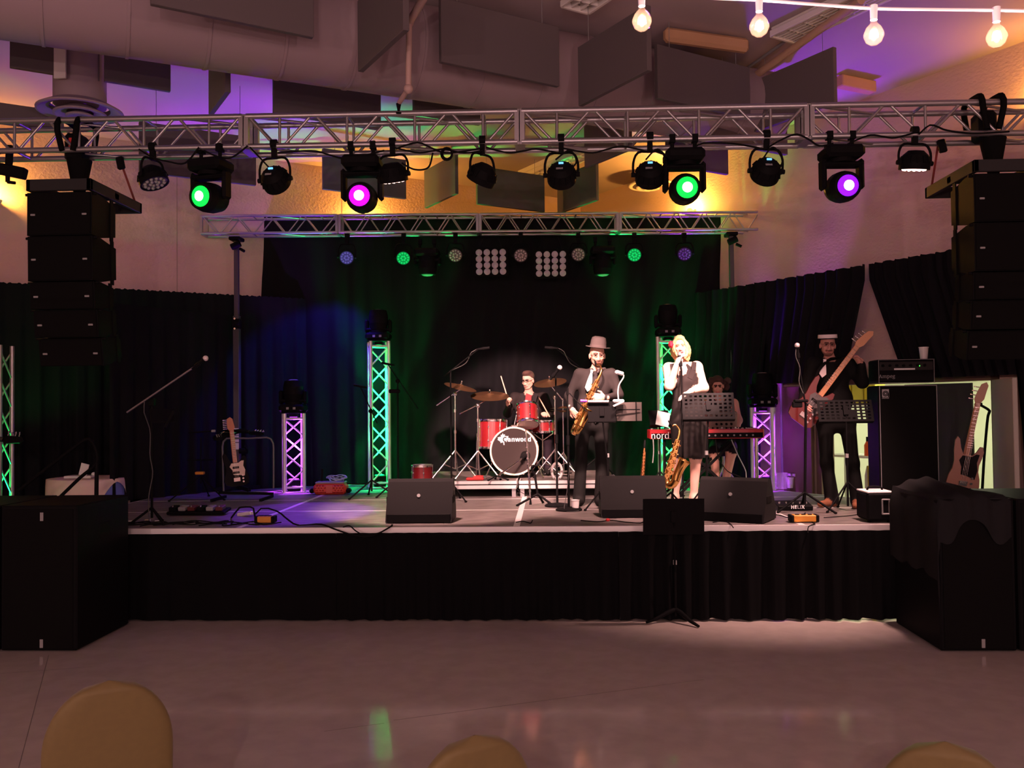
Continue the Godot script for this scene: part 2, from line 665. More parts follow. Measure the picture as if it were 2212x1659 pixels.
func ceiling_fittings():
	for a in [
		[Vector3(-0.889, 4.9, -7.404), U, 1.2, 4.9, 0.55, "large dark acoustic panel at the top centre, right of the sprinkler pipe"],
		[Vector3(1.058, 4.9, -8.431), U, 1.22, 4.9, 0.52, "dark acoustic panel under the ceiling, below the second string bulb"],
		[Vector3(-1.83, 4.9, -6.848), U, -1.2, 4.9, 0.55, "dark acoustic panel cut by the top edge, left of the pale slanting one"],
		[Vector3(-2.738, 4.95, -8.718), U, 1.15, 4.95, 0.5, "dark violet acoustic panel just above the front truss, left of the sprinkler"],
		[Vector3(-4.394, 4.55, -9.311), U, 1.25, 4.55, 0.55, "dark acoustic panel seen through the front truss above the leftmost green lamp"],
		[Vector3(-2.982, 4.9, -11.606), U, 1.2, 4.9, 0.55, "dark acoustic panel behind the magenta moving light"],
		[Vector3(-1.008, 4.9, -12.65), U, 1.15, 4.9, 0.55, "dark acoustic panel far back beneath the louvred ceiling light"],
		[Vector3(1.389, 4.75, -10.228), U, 0.95, 4.75, 0.4, "dark acoustic panel beside the bright wall behind the green moving light"],
		[Vector3(-1.316, 4.9, -8.691), U, 0.75, 4.9, 0.32, "pale acoustic panel just above the truss, right of the sprinkler head"],
		[Vector3(1.758, 4.75, -9.347), U, 1.1, 4.75, 0.5, "dark acoustic panel seen through the front truss below the large dark one"],
		[Vector3(-1.551, 4.8, -7.313), V, -0.95, 4.8, 0.6, "pale slanting acoustic panel beside the sprinkler pipe"],
		[Vector3(0.323, 4.75, -8.158), V, -1.0, 4.75, 0.55, "pale slanting acoustic panel between two large dark ones"],
		[Vector3(2.828, 4.9, -8.679), V, 1.05, 4.9, 0.55, "brown grey slanting acoustic panel under the grid ceiling light"],
		[Vector3(-1.773, 4.9, -12.848), V, -1.0, 4.9, 0.55, "bright tan acoustic panel just above the back truss"],
		[Vector3(0.179, 4.9, -13.406), V, -1.0, 4.9, 0.55, "dark slanting acoustic panel far back above the back truss"],
		[Vector3(0.471, 4.8, -10.474), V, -0.85, 4.8, 0.5, "pale acoustic panel peeping out below the front truss in the middle"],
		[Vector3(-3.313, 4.9, -8.566), V, -0.72, 4.9, 0.5, "narrow pale acoustic panel edge on against the violet ceiling patch"],
		[Vector3(-4.913, 5.14, -7.85), U, 0.75, 5.14, 0.27, "small black panel left of the round ceiling duct"],
		[Vector3(-4.231, 5.14, -8.247), U, 0.6, 5.14, 0.27, "small black panel right of the round ceiling duct"],
		[Vector3(-5.371, 4.75, -8.145), U, 0.7, 4.75, 0.2, "dark panel end at the left edge just above the front truss"]]:
		baffle(a[0], a[1], a[2], a[3], a[4], a[5])
	# ceiling beam and the stub beams
	var s := Shape.new()
	s.bar(Vector3(-2.071, 5.45, -7.752) - U * 3.5, Vector3(1.186, 5.45, -9.547) + U * 1.0, 0.16, 0.24)
	s.moved(Vector3.UP * 0.12)
	tag(part("ceiling_beam", s, mat(Color(0.3, 0.26, 0.25), 0.9)), "long pale-edged ceiling beam running in front of the round duct", "beam")
	s = Shape.new()
	s.bar(Vector3(1.17, 5.6, -8.635), Vector3(2.053, 5.6, -8.975), 0.1, 0.14, Vector3.UP, 0.03)
	tag(part("ceiling_beam", s, mat(Color(0.5, 0.3, 0.16), 0.8)), "short tan beam above the dark panel below the second bulb", "beam")
	s = Shape.new()
	s.bar(Vector3(3.302, 5.6, -10.024), Vector3(3.767, 5.6, -10.275), 0.12, 0.13, Vector3.UP, 0.01)
	tag(part("ceiling_beam", s, mat(Color(0.5, 0.3, 0.16), 0.8)), "short tan beam end right of the slanting panel near the right wall", "beam")
	s = Shape.new()
	s.tube([Vector3(2.041, 5.5, -10.245), Vector3(2.771, 5.5, -7.785)], 0.04, 10)
	tag(part("conduit_pipe", s, mat(Color(0.5, 0.33, 0.22), 0.7)), "tan pipe running beside the grid ceiling light", "pipe")
	s = Shape.new()
	s.tube([Vector3(2.132, 5.64, -9.905), Vector3(2.672, 5.64, -8.22)], 0.018, 8)
	tag(part("conduit_pipe", s, M.grey), "thin grey conduit on the ceiling left of the grid light", "pipe")
	# big round duct
	var ax := Vector3(0.886, 0, -0.464)
	var d0 := Vector3(-2.82, 5.25, -7.18)
	var t := thing("air_duct", "large round air duct crossing the ceiling behind the panels", "duct", d0)
	for k in range(-6, 10):
		s = Shape.new()
		s.cyl(ax * (k * 0.6), ax * (k * 0.6 + 0.594), 0.42, -1, 28)
		s.cyl(ax * (k * 0.6 - 0.012), ax * (k * 0.6 + 0.012), 0.427, -1, 28)
		part("duct_section", s, M.duct, t)
	# round drop with its diffuser
	var dp := Vector3(-4.502, 4.9, -8.312)
	t = thing("ceiling_diffuser", "pale vertical duct drop with a wide round diffuser at upper left", "vent", dp)
	s = Shape.new()
	s.cyl(Vector3(0, 0.03, 0), Vector3(0, CEIL - 4.9, 0), 0.235, -1, 28)
	part("drop_duct", s, M.duct, t)
	for r in [[0.39, 0.0, 0.05], [0.24, -0.03, 0.03], [0.13, -0.05, 0.03]]:
		s = Shape.new()
		s.lathe(Transform3D(Basis(), Vector3(0, r[1], 0)), [Vector2(r[0] - 0.12, 0.0), Vector2(r[0] - 0.02, -0.035), Vector2(r[0], -0.03), Vector2(r[0], -0.015), Vector2(r[0] - 0.12, 0.05)], 32)
		part("diffuser_ring", s, M.duct, t)
	s = Shape.new()
	s.box(Transform3D(Basis(), Vector3(-0.03, CEIL - 5.2, 0.3)), Vector3(0.11, 0.6, 0.02))
	part("hanger_strap", s, M.white, t)
	var dr := Vector3(1.669, 5.5, -14.116)
	t = thing("ceiling_diffuser", "round white ceiling diffuser behind the green moving light", "vent", dr)
	s = Shape.new()
	s.cyl(Vector3(0, 0.02, 0), Vector3(0, CEIL - 5.5, 0), 0.2, -1, 20)
	part("drop_duct", s, M.duct, t)
	for r in [[0.36, 0.0], [0.24, -0.03], [0.13, -0.05]]:
		s = Shape.new()
		s.lathe(Transform3D(Basis(), Vector3(0, r[1], 0)), [Vector2(r[0] - 0.12, 0.0), Vector2(r[0] - 0.02, -0.035), Vector2(r[0], -0.03), Vector2(r[0], -0.015), Vector2(r[0] - 0.12, 0.05)], 28)
		part("diffuser_ring", s, M.white, t)
	# louvred ceiling lights, switched off
	louver(Vector3(2.227, 5.6, -8.74), V, -2.2, 0.34, 12, 7, "pale grid ceiling light at the top right behind the string bulbs")
	louver(Vector3(-0.456, 5.55, -13.838), V, -2.4, 0.3, 14, 3, "white louvred ceiling light far back above the middle of the stage")
	louver(Vector3(0.155, 5.6, -7.954), V, -1.6, 0.3, 10, 3, "tip of a white ceiling light at the top edge")
	# sprinkler pipe
	t = thing("sprinkler_pipe", "pinkish sprinkler pipe dropping from the ceiling to a sprinkler head", "pipe", Vector3(-1.095, 5.096, -7.05))
	var o := Vector3(-1.095, 5.096, -7.05)
	s = Shape.new()
	s.tube([Vector3(-0.892, 5.182, -6.7) - o, Vector3.ZERO], 0.032, 10)
	s.tube([Vector3.ZERO, Vector3(-1.107, 4.552, -7.05) - o], 0.024, 10)
	s.tube([Vector3(-1.107, 4.552, -7.05) - o, Vector3(-1.217, 4.51, -7.25) - o], 0.02, 10)
	part("pipe", s, mat(Color(0.45, 0.32, 0.28), 0.6), t)
	for p in [Vector3.ZERO, Vector3(-1.107, 4.552, -7.05) - o]:
		s = Shape.new()
		s.ball(p, Vector3.ONE * 0.04, 10, 7)
		part("elbow", s, mat(Color(0.42, 0.3, 0.27), 0.6), t)
	s = Shape.new()
	var hd := Vector3(-1.221, 4.503, -7.25) - o
	s.cyl(hd, hd - Vector3.UP * 0.06, 0.022, 0.01, 10)
	s.cyl(hd - Vector3.UP * 0.075, hd - Vector3.UP * 0.08, 0.024, -1, 10)
	part("sprinkler_head", s, M.black, t)
	t = thing("ceiling_sprinkler", "small sprinkler on the ceiling above the bright right wall", "sprinkler", Vector3(2.393, 5.5, -12.537))
	s = Shape.new()
	s.cyl(Vector3.ZERO, Vector3.UP * 0.19, 0.02, -1, 8)
	s.cyl(Vector3(0, -0.03, 0), Vector3(0, -0.025, 0), 0.04, -1, 10)
	part("nozzle", s, M.grey, t)

func louver(at: Vector3, dir: Vector3, len_: float, wid: float, cells: int, across: int, label: String):
	var t := thing("ceiling_light", label, "ceiling light", at, "ceiling lights that are off")
	var l := absf(len_)
	var d := dir * signf(len_)
	var w := d.cross(Vector3.UP)
	if w.x < 0:
		w = -w
	var h := CEIL - at.y
	var bs := Basis(d, Vector3.UP, d.cross(Vector3.UP))
	var s := Shape.new()
	s.box(Transform3D(bs, d * l * 0.5 + w * wid * 0.5 + Vector3.UP * (h * 0.5 + 0.03)), Vector3(l, h - 0.06, wid), 0.01)
	part("housing", s, M.white, t)
	s = Shape.new()
	for k in 2:
		s.box(Transform3D(bs, d * l * 0.5 + w * wid * k + Vector3.UP * 0.02), Vector3(l, 0.06, 0.035), 0.006)
		s.box(Transform3D(bs, d * l * k + w * wid * 0.5 + Vector3.UP * 0.02), Vector3(0.035, 0.06, wid), 0.006)
	part("rim", s, M.white, t)
	for k in range(1, cells):
		s = Shape.new()
		s.box(Transform3D(bs, d * l * k / cells + w * wid * 0.5 + Vector3.UP * 0.025), Vector3(0.014, 0.05, wid))
		part("louver_blade", s, M.white, t)
	for k in range(1, across):
		s = Shape.new()
		s.box(Transform3D(bs, d * l * 0.5 + w * wid * k / across + Vector3.UP * 0.025), Vector3(l, 0.05, 0.014))
		part("louver_blade", s, M.white, t)

func stage_decks():
	var t := thing("stage", "low stage of dark deck panels with bright aluminium edges", "stage", Vector3(0, 0, -8.25))
	var xs := [-5.12, -2.95, -0.32, 2.31, 4.75]
	var zs := [-8.25, -9.6, -10.75, -11.93, -13.1]
	var lim := PackedVector2Array()
	for p in [room(-12, 0, 0.5), room(-0.43, 0, 0.5), room(-0.43, 0, 12), room(-12, 0, 12)]:
		lim.append(Vector2(p.x, -p.z))
	var flat := Basis(Vector3.RIGHT, Vector3(0, 0, -1), Vector3.UP)
	for i in 4:
		for j in 4:
			var g := 0.022
			var pl := PackedVector2Array([Vector2(xs[i], -zs[j]), Vector2(xs[i + 1], -zs[j]), Vector2(xs[i + 1], -zs[j + 1]), Vector2(xs[i], -zs[j + 1])])
			for pc in Geometry2D.intersect_polygons(pl, lim):
				var s := Shape.new()
				s.prism(Transform3D(flat, Vector3(0, DECK - 0.05, 8.25)), pc, 0.098)
				var dk := part("deck_frame", s, M.deck_edge, t)
				for inner in Geometry2D.offset_polygon(pc, -0.03):
					s = Shape.new()
					s.prism(Transform3D(flat, Vector3(0, DECK - 0.02, 8.25)), inner, 0.042)
					part("deck_panel", s, M.deck, dk)
	for i in range(0, 5):
		for z in [-8.45, -9.6, -10.75]:
			if i == 4 and z < -9:
				continue
			var s := Shape.new()
			s.cyl(Vector3(clampf(xs[i], -5.0, 4.3), 0, z + 8.25), Vector3(clampf(xs[i], -5.0, 4.3), DECK - 0.1, z + 8.25), 0.03, -1, 8)
			part("leg", s, M.alu, t)
	# pleated skirt
	skirt(-5.12, -2.0, 0.008, 3.1, "smooth black stage skirt hanging on the left of the stage front")
	skirt(-2.0, 0.62, 0.02, 6.3, "black pleated stage skirt in the middle of the stage front")
	skirt(0.62, 4.72, 0.036, 5.1, "black stage skirt with deep pleats on the right of the stage front")

func skirt(x0: float, x1: float, amp: float, per_m: float, label: String):
	var n := int((x1 - x0) * 46)
	var g := []
	for r in 9:
		var f := r / 8.0
		var line := PackedVector3Array()
		for i in n + 1:
			var x := lerpf(x0, x1, float(i) / n)
			var ph := x * per_m * TAU + sin(x * 5.1) * 1.6
			var fold := (sin(ph) + 0.35 * sin(ph * 2.3 + 1.0)) * amp * (0.35 + 0.65 * f)
			var hem := 0.008 * maxf(0.0, sin(x * 9.0 + sin(x * 23.0))) if r == 8 else 0.0
			line.append(Vector3(x, lerpf(DECK - 0.045, 0.012 + hem, f), -8.205 + fold + 0.015 * f))
		g.append(line)
	var s := Shape.new()
	s.sheet(g)
	tag(part("stage_skirt", s, M.skirt), label, "stage skirt", "black skirts on the stage front")

func drape(path: Array, top: Callable, bottom: float, amp: float, wave: float, m: Material, rows := 10) -> Shape:
	# cloth hung along a line on plan; wave is the fold length in metres
	var L := 0.0
	var cum := [0.0]
	for i in path.size() - 1:
		L += (path[i + 1] as Vector3).distance_to(path[i])
		cum.append(L)
	var n := int(L / wave * 12)
	var g := []
	for r in rows + 1:
		var f := float(r) / rows
		var line := PackedVector3Array()
		for i in n + 1:
			var d := L * i / n
			var k := 0
			while k < path.size() - 2 and d > cum[k + 1]:
				k += 1
			var dir: Vector3 = (path[k + 1] - path[k]).normalized()
			var p: Vector3 = path[k] + dir * (d - cum[k])
			var o := dir.cross(Vector3.UP)
			var ph := d / wave * TAU + 1.3 * sin(d * 2.1)
			var fold := (sin(ph) + 0.4 * sin(ph * 0.37 + 2.0) + 0.3 * sin(ph * 2.2)) * amp * (0.15 + 0.85 * f)
			line.append(Vector3(p.x, lerpf(top.call(d), bottom, f), p.z) + o * fold)
		g.append(line)
	var s := Shape.new()
	s.sheet(g)
	return s

func drapes():
	var jag := func(d): return 3.6 + 0.006 * sin(d * 71.0) + 0.005 * sin(d * 113.0)
	var s := drape([room(-10.5, 0, 0.35), room(-4.2, 0, 0.35)], jag, 0.02, 0.05, 0.22, M.velvet)
	tag(part("side_drape", s, M.velvet), "black drape along the left wall behind the left speakers", "curtain", "black pipe and drape curtains")
	s = drape([Vector3(-5.35, 0, -10.55), Vector3(-5.0, 0, -11.2), Vector3(-4.35, 0, -12.45)], func(_d): return 3.3, DECK + 0.01, 0.04, 0.25, M.velvet)
	tag(part("side_drape", s, M.velvet), "black drape standing at the left rear corner of the stage", "curtain", "black pipe and drape curtains")
	# right side: two drapes with a gap that opens towards the floor
	for w in 2:
		var g := []
		for r in 15:
			var f := r / 14.0
			var line := PackedVector3Array()
			for i in 121:
				var k := i / 120.0
				var zt := lerpf(2.6, 6.28, k) if w == 0 else lerpf(6.3, 9.4, k)
				var y := lerpf(3.6, 2.24 if zt > 4.75 and zt < 7.85 else 0.03, f)
				var open := clampf((3.42 - y) / 1.22, 0.0, 1.1)
				var z0 := 2.6 if w == 0 else 6.3 + open * 0.45
				var z1 := 6.28 - open * 0.33 if w == 0 else 9.4
				var ph := k * (22.0 if w == 0 else 21.0) * TAU + sin(k * 17.0)
				var p := room(-0.33 + 0.035 * sin(ph) + 0.015 * sin(ph * 0.4), y + (0.006 * sin(k * 230.0) if r == 0 else 0.0), lerpf(z0, z1, k))
				line.append(p)
			g.append(line)
		s = Shape.new()
		s.sheet(g)
		tag(part("side_drape", s, M.velvet), ["black drape on the right wall behind the bassist, left of the gap", "black drape on the right wall above the bass amplifier"][w], "curtain", "black pipe and drape curtains")
	# backdrop under the back truss, wider at the top
	var gb := []
	for r in 13:
		var f := r / 12.0
		var line := PackedVector3Array()
		for i in 241:
			var k := i / 240.0
			var x0 := lerpf(-4.95, -4.62, f)
			var x1 := lerpf(2.9, 2.05, f)
			var ph := k * 24.0 * TAU + 2.0 * sin(k * 21.0)
			line.append(Vector3(lerpf(x0, x1, k), lerpf(lerpf(4.86, 4.72, k), DECK + 0.02, f), -12.82 - 0.2 * k + (0.035 * sin(ph) + 0.02 * sin(ph * 0.31)) * (0.4 + 0.6 * f)))
		gb.append(line)
	s = Shape.new()
	s.sheet(gb)
	tag(part("backdrop", s, M.velvet), "wide black backdrop curtain hanging behind the band", "curtain")
	# pipe uprights of the right drape
	for a in [[Vector3(3.107, 3.631, -12), Vector3(3.151, 0.813, -12)]]:
		s = Shape.new()
		s.cyl(a[0], Vector3(a[0].x, DECK, a[0].z), 0.022, -1, 12)
		tag(part("drape_upright", s, M.grey), "grey drape upright pole standing left of the brown door", "pole")

func back_room():
	# store room seen through the open double door
	var s := Shape.new()
	room_box(s, Vector3(0.2, 0, 4.4), Vector3(3.2, 2.9, 4.5))
	room_box(s, Vector3(0.2, 0, 8.6), Vector3(3.2, 2.9, 8.7))
	room_box(s, Vector3(3.1, 0, 4.4), Vector3(3.2, 2.9, 8.7))
	room_box(s, Vector3(0.2, 2.8, 4.4), Vector3(3.2, 2.9, 8.7))
	var pale := mat(Color(0.66, 0.68, 0.55), 0.8)
	struct("wall_storeroom", s, pale)
	var t := thing("ceiling_light", "fluorescent ceiling light in the store room behind the bassist", "ceiling light", room(1.5, 2.78, 6.5))
	s = Shape.new()
	s.box(Transform3D(Basis(U, Vector3.UP, -V), Vector3(0, -0.03, 0)), Vector3(0.3, 0.05, 1.2), 0.01)
	part("light_diffuser", s, glow(Color(1.0, 1.0, 0.84), 2.0), t)
	var l := AreaLight3D.new()
	l.name = "tube_light"
	t.add_child(l)
	l.area_size = Vector2(0.3, 1.2)
	l.light_color = Color(1.0, 1.0, 0.84)
	l.light_energy = 8.0
	l.shadow_enabled = true
	l.global_transform = Transform3D(Basis(U, V, Vector3.UP), room(1.5, 2.68, 6.5))
	s = Shape.new()
	room_box(s, Vector3(0.06, 0, 6.45), Vector3(0.09, 2.18, 7.28), 0.004)
	tag(part("folding_screen", s, mat(Color(0.03, 0.035, 0.032), 0.8)), "dark folding screen standing in the doorway behind the bass cabinet", "screen panel")
	# shelf with cans
	t = thing("storage_shelf", "white shelf in the store room right of the bassist", "shelf", room(0.95, 0, 5.15))
	for y in [0.3, 1.26, 1.95]:
		s = Shape.new()
		s.box(Transform3D(Basis(U, Vector3.UP, -V), Vector3.UP * y), Vector3(0.5, 0.03, 0.95), 0.003)
		part("shelf_board", s, M.plastic_white, t)
	for k in [-1, 1]:
		for j in [-1, 1]:
			s = Shape.new()
			s.box(Transform3D(Basis(U, Vector3.UP, -V), U * 0.23 * k - V * 0.45 * j + Vector3.UP * 1.0), Vector3(0.03, 2.0, 0.03))
			part("post", s, M.plastic_white, t)
	for k in 3:
		s = Shape.new()
		s.box(Transform3D(Basis(U, Vector3.UP, -V), Vector3.UP * 0.15), Vector3(0.22, 0.3, 0.17), 0.012)
		tag(part("yellow_box", s, [M.yellow, mat(Color(0.7, 0.66, 0.1), 0.6), M.yellow][k], null, room(0.86, 1.966, 5.06 + k * 0.19)), ["yellow box on the top store shelf, nearest the bassist", "pale yellow box on the top store shelf, in the middle", "yellow box on the top store shelf, nearest the amplifier"][k], "box", "boxes on the store shelf")
	t = thing("bottle", "red bottle with a black cap on the store shelf", "bottle", room(0.8, 1.276, 5.4))
	s = Shape.new()
	s.lathe(Transform3D(), [Vector2(0, 0), Vector2(0.075, 0), Vector2(0.075, 0.14), Vector2(0.05, 0.19), Vector2(0, 0.19)], 16)
	part("bottle_body", s, mat(Color(0.8, 0.1, 0.02), 0.4), t)
	s = Shape.new()
	s.cyl(Vector3(0, 0.19, 0), Vector3(0, 0.25, 0), 0.05, -1, 14)
	part("cap", s, M.black, t)
	t = thing("storage_drum", "large white plastic drum in the store room", "drum barrel", room(0.5, 0, 5.72))
	s = Shape.new()
	s.lathe(Transform3D(), [Vector2(0, 0), Vector2(0.14, 0), Vector2(0.15, 0.1), Vector2(0.145, 1.05), Vector2(0.12, 1.17), Vector2(0, 1.19)], 24)
	part("barrel", s, M.plastic_white, t)
	s = Shape.new()
	s.bar(room(0.08, 0.02, 5.98), room(0.12, 1.2, 5.9), 0.02, 0.06, U)
	tag(part("spirit_level", s, M.yellow), "yellow measuring stick leaning in the doorway", "ruler")

# ---------- trusses and lamps ----------
func truss(called: String, label: String, a: Vector3, b: Vector3, size: float, cr: float, br: float, joints: Array, panel: float):
	# a box truss from a to b (a, b: the front top chord); joints are distances along it where two sections meet
	var t := thing(called, label, "truss", a)
	var d := (b - a).normalized()
	var L := a.distance_to(b)
	var back := d.cross(Vector3.UP) * -1.0
	if back.z > 0:
		back = -back
	var down := d.cross(back).normalized()
	if down.y > 0:
		down = -down
	var cuts := [0.0] + joints + [L]
	for k in cuts.size() - 1:
		var p0: float = cuts[k] + 0.02
		var p1: float = cuts[k + 1] - 0.02
		var sec := group_part("truss_section", t)
		for i in 4:
			var o := back * size * (i % 2) + down * size * (i / 2)
			var s := Shape.new()
			s.cyl(o + d * p0, o + d * p1, cr, -1, 12)
			part("chord", s, M.alu, sec)
		for e in [p0, p1]:
			var s := Shape.new()
			for i in 2:
				s.bar(down * size * i + d * e, down * size * i + back * size + d * e, cr * 1.6, cr * 1.6)
				s.bar(back * size * i + d * e, back * size * i + down * size + d * e, cr * 1.8, cr * 1.8)
			part("end_frame", s, M.alu, sec)
		var n := maxi(1, int(round((p1 - p0) / panel)))
		var pl := (p1 - p0) / n
		for j in n:
			var x0 := p0 + pl * j
			for f in 4:
				var u0 := [Vector3.ZERO, back * size, Vector3.ZERO, down * size][f] as Vector3
				var w: Vector3 = [down, down, back, back][f] * size
				var s := Shape.new()
				if f < 2:
					s.cyl(u0 + d * (x0 + pl * 0.03), u0 + w + d * (x0 + pl * 0.44), br, -1, 8)
					part("brace", s, M.alu, sec)
					s = Shape.new()
					s.cyl(u0 + w + d * (x0 + pl * 0.56), u0 + d * (x0 + pl * 0.97), br, -1, 8)
					part("brace", s, M.alu, sec)
					s = Shape.new()
					s.cyl(u0 + d * (x0 + pl * 0.5), u0 + w + d * (x0 + pl * 0.5), br, -1, 8)
					if panel > 0.5:
						part("brace", s, M.alu, sec)
				else:
					s.cyl(u0 + d * (x0 + pl * 0.5 * (j % 2)), u0 + w + d * (x0 + pl * (1.0 - 0.5 * (j % 2))), br, -1, 8)
					part("brace", s, M.alu, sec)
	return t

func led_par(called: String, label: String, group: String, clamp_at: Vector3, body: Vector3, aim: Vector3, r: float, face: StandardMaterial3D, screen: bool, deep := 1.0):
	var t := thing(called, label, "stage light", body, group)
	var b := along(aim)
	var s := Shape.new()
	s.lathe(Transform3D(b, Vector3.ZERO), [Vector2(0, -r * 0.85 * deep), Vector2(r * 0.5, -r * 0.8 * deep), Vector2(r * 0.82, -r * 0.5 * deep), Vector2(r, 0), Vector2(r, r * 0.45), Vector2(r * 0.9, r * 0.45), Vector2(r * 0.88, r * 0.36), Vector2(0, r * 0.36)], 24)
	for k in 14:
		var a := TAU * k / 14
		var o := b.x * cos(a) + b.z * sin(a)
		s.bar(o * r * 0.86 - b.y * r * 0.42 * deep, o * r * 1.02 + b.y * r * 0.05, 0.008, 0.016, o)
	part("housing", s, M.black, t)
	var lens := group_part("lens_plate", t)
	for ring in [[0.28, 6], [0.66, 12]]:
		for k in ring[1]:
			var a: float = TAU * k / ring[1] + ring[0]
			s = Shape.new()
			s.ball((b.x * cos(a) + b.z * sin(a)) * r * ring[0] + b.y * r * 0.4, Vector3.ONE * r * 0.13, 8, 6)
			part("led_lens", s, face, lens)
	s = Shape.new()
	s.cyl(b.y * r * 0.34, b.y * r * 0.385, r * 0.87, -1, 24)
	var plate: StandardMaterial3D = face.duplicate()
	plate.albedo_color = plate.albedo_color.darkened(0.45)
	plate.emission_energy_multiplier *= 0.4
	part("reflector", s, plate, lens)
	# yoke and clamp
	var side := (clamp_at - body).cross(aim).normalized()
	if side.length() < 0.5:
		side = Vector3.RIGHT
	var up := clamp_at - body
	s = Shape.new()
	s.tube(curve([side * r * 1.12 - b.y * 0.0, side * r * 1.12 + up * 0.35, side * r * 0.8 + up * 0.62, up * 0.64, -side * r * 0.8 + up * 0.62, -side * r * 1.12 + up * 0.35, -side * r * 1.12], 18), 0.011, 8)
	part("yoke", s, M.black, t)
	for k in [-1, 1]:
		s = Shape.new()
		s.cyl(side * r * 1.0 * k, side * r * 1.26 * k, 0.022, -1, 8)
		part("knob", s, M.black, t)
	s = Shape.new()
	s.bar(up * 0.62, up * 0.96, 0.04, 0.045)
	s.tube([up + Vector3(-0.028, 0.02, 0), up + Vector3(0.028, 0.02, 0)], 0.042, 10)
	part("clamp", s, M.black, t)
	if screen:
		s = Shape.new()
		var bk := -b.y
		var upw := (Vector3.UP - bk * bk.y).normalized()
		s.box(Transform3D(facing(bk, upw), bk * r * 0.8 * deep + upw * r * 0.25), Vector3(0.042, 0.014, 0.03), 0.0)
		part("display_screen", s, glow(Color(0.45, 0.75, 1.0), 1.6), t)
		s = Shape.new()
		s.box(Transform3D(facing(bk, upw), bk * r * 0.72 * deep - upw * r * 0.2 + bk.cross(upw) * r * 0.1), Vector3(0.06, 0.02, 0.03), 0.0)
		part("label_plate", s, M.grey, t)
	return t

func moving_head(label: String, at: Vector3, top: float, look: Vector3, c: Color, energy: float, hanging := true, group := "moving head lights"):
	# at: centre of the head; top: height of the clamp (hanging) or of the base bottom (standing)
	var t := thing("moving_light", label, "stage light", at, group)
	var sg := 1.0 if hanging else -1.0
	var reach := absf(top - at.y)
	var flat := Vector3(look.x, 0, look.z).normalized() if Vector2(look.x, look.z).length() > 0.1 else Vector3.BACK
	var side := Vector3.UP.cross(flat)
	var bs := Basis(side, Vector3.UP, flat)
	var s := Shape.new()
	var by := reach - (0.16 if hanging else 0.055)
	s.box(Transform3D(bs, Vector3.UP * sg * by), Vector3(0.34, 0.11, 0.28), 0.03)
	part("base", s, M.black, t)
	s = Shape.new()
	s.cyl(Vector3.UP * sg * (by - 0.05), Vector3.UP * sg * (by - 0.09), 0.11, -1, 16)
	for k in [-1, 1]:
		s.box(Transform3D(bs, side * 0.165 * k + Vector3.UP * sg * (by - 0.085) * 0.52), Vector3(0.045, maxf(by - 0.03, 0.1), 0.12), 0.02)
	s.box(Transform3D(bs, Vector3.UP * sg * (by - 0.1)), Vector3(0.37, 0.045, 0.13), 0.018)
	part("yoke", s, M.black, t)
	var b := along(look)
	s = Shape.new()
	var hp := [Vector2(0, -0.17), Vector2(0.07, -0.165), Vector2(0.115, -0.12), Vector2(0.135, -0.03), Vector2(0.135, 0.07), Vector2(0.118, 0.15), Vector2(0.1, 0.16), Vector2(0.095, 0.145), Vector2(0, 0.145)]
	s.lathe(Transform3D(b, Vector3.ZERO), hp, 22)
	part("head", s, M.black, t)
	s = Shape.new()
	s.lathe(Transform3D(b, b.y * 0.147), [Vector2(0.092, 0.0), Vector2(0.06, 0.018), Vector2(0.045, 0.022)], 24, true)
	if energy > 0:
		part("lens_glow", s, glow(c, 2.2), t)
		s = Shape.new()
		s.lathe(Transform3D(b, b.y * 0.147), [Vector2(0.045, 0.022), Vector2(0.02, 0.026), Vector2(0, 0.027)], 20, true)
		part("lens_core_glow", s, glow(c.lerp(Color.WHITE, 0.75), 9.0), t)
		lamp_spot("beam", at + b.y * 0.2, at + look * 5.0, c, energy, 28.0, t, 0.09)
	else:
		s.lathe(Transform3D(b, b.y * 0.147), [Vector2(0.045, 0.022), Vector2(0, 0.027)], 20, true)
		part("lens", s, M.lens, t)
	if hanging:
		for k in [-1, 1]:
			s = Shape.new()
			s.cyl(side * 0.1 * k + Vector3.UP * (by + 0.05), side * 0.1 * k + Vector3.UP * (reach - 0.02), 0.018, -1, 8)
			s.bar(side * (0.1 * k - 0.025) + Vector3.UP * reach, side * (0.1 * k + 0.025) + Vector3.UP * reach, 0.07, 0.07)
			part("clamp", s, M.black, t)
		s = Shape.new()
		s.bar(side * -0.14 + Vector3.UP * (by + 0.06), side * 0.14 + Vector3.UP * (by + 0.06), 0.05, 0.02)
		part("bracket", s, M.black, t)
	else:
		for k in 2:
			s = Shape.new()
			s.box(Transform3D(bs, Vector3.UP * sg * by + flat * 0.142 + side * (0.05 - 0.09 * k)), Vector3(0.035, 0.03, 0.006))
			part("socket", s, M.grey, t)
	return t

const GREEN := Color(0.02, 1.0, 0.25)
const VIOLET := Color(0.5, 0.06, 1.0)
const MAGENTA := Color(0.9, 0.03, 1.0)
const WASH := Color(1.0, 0.76, 0.72)

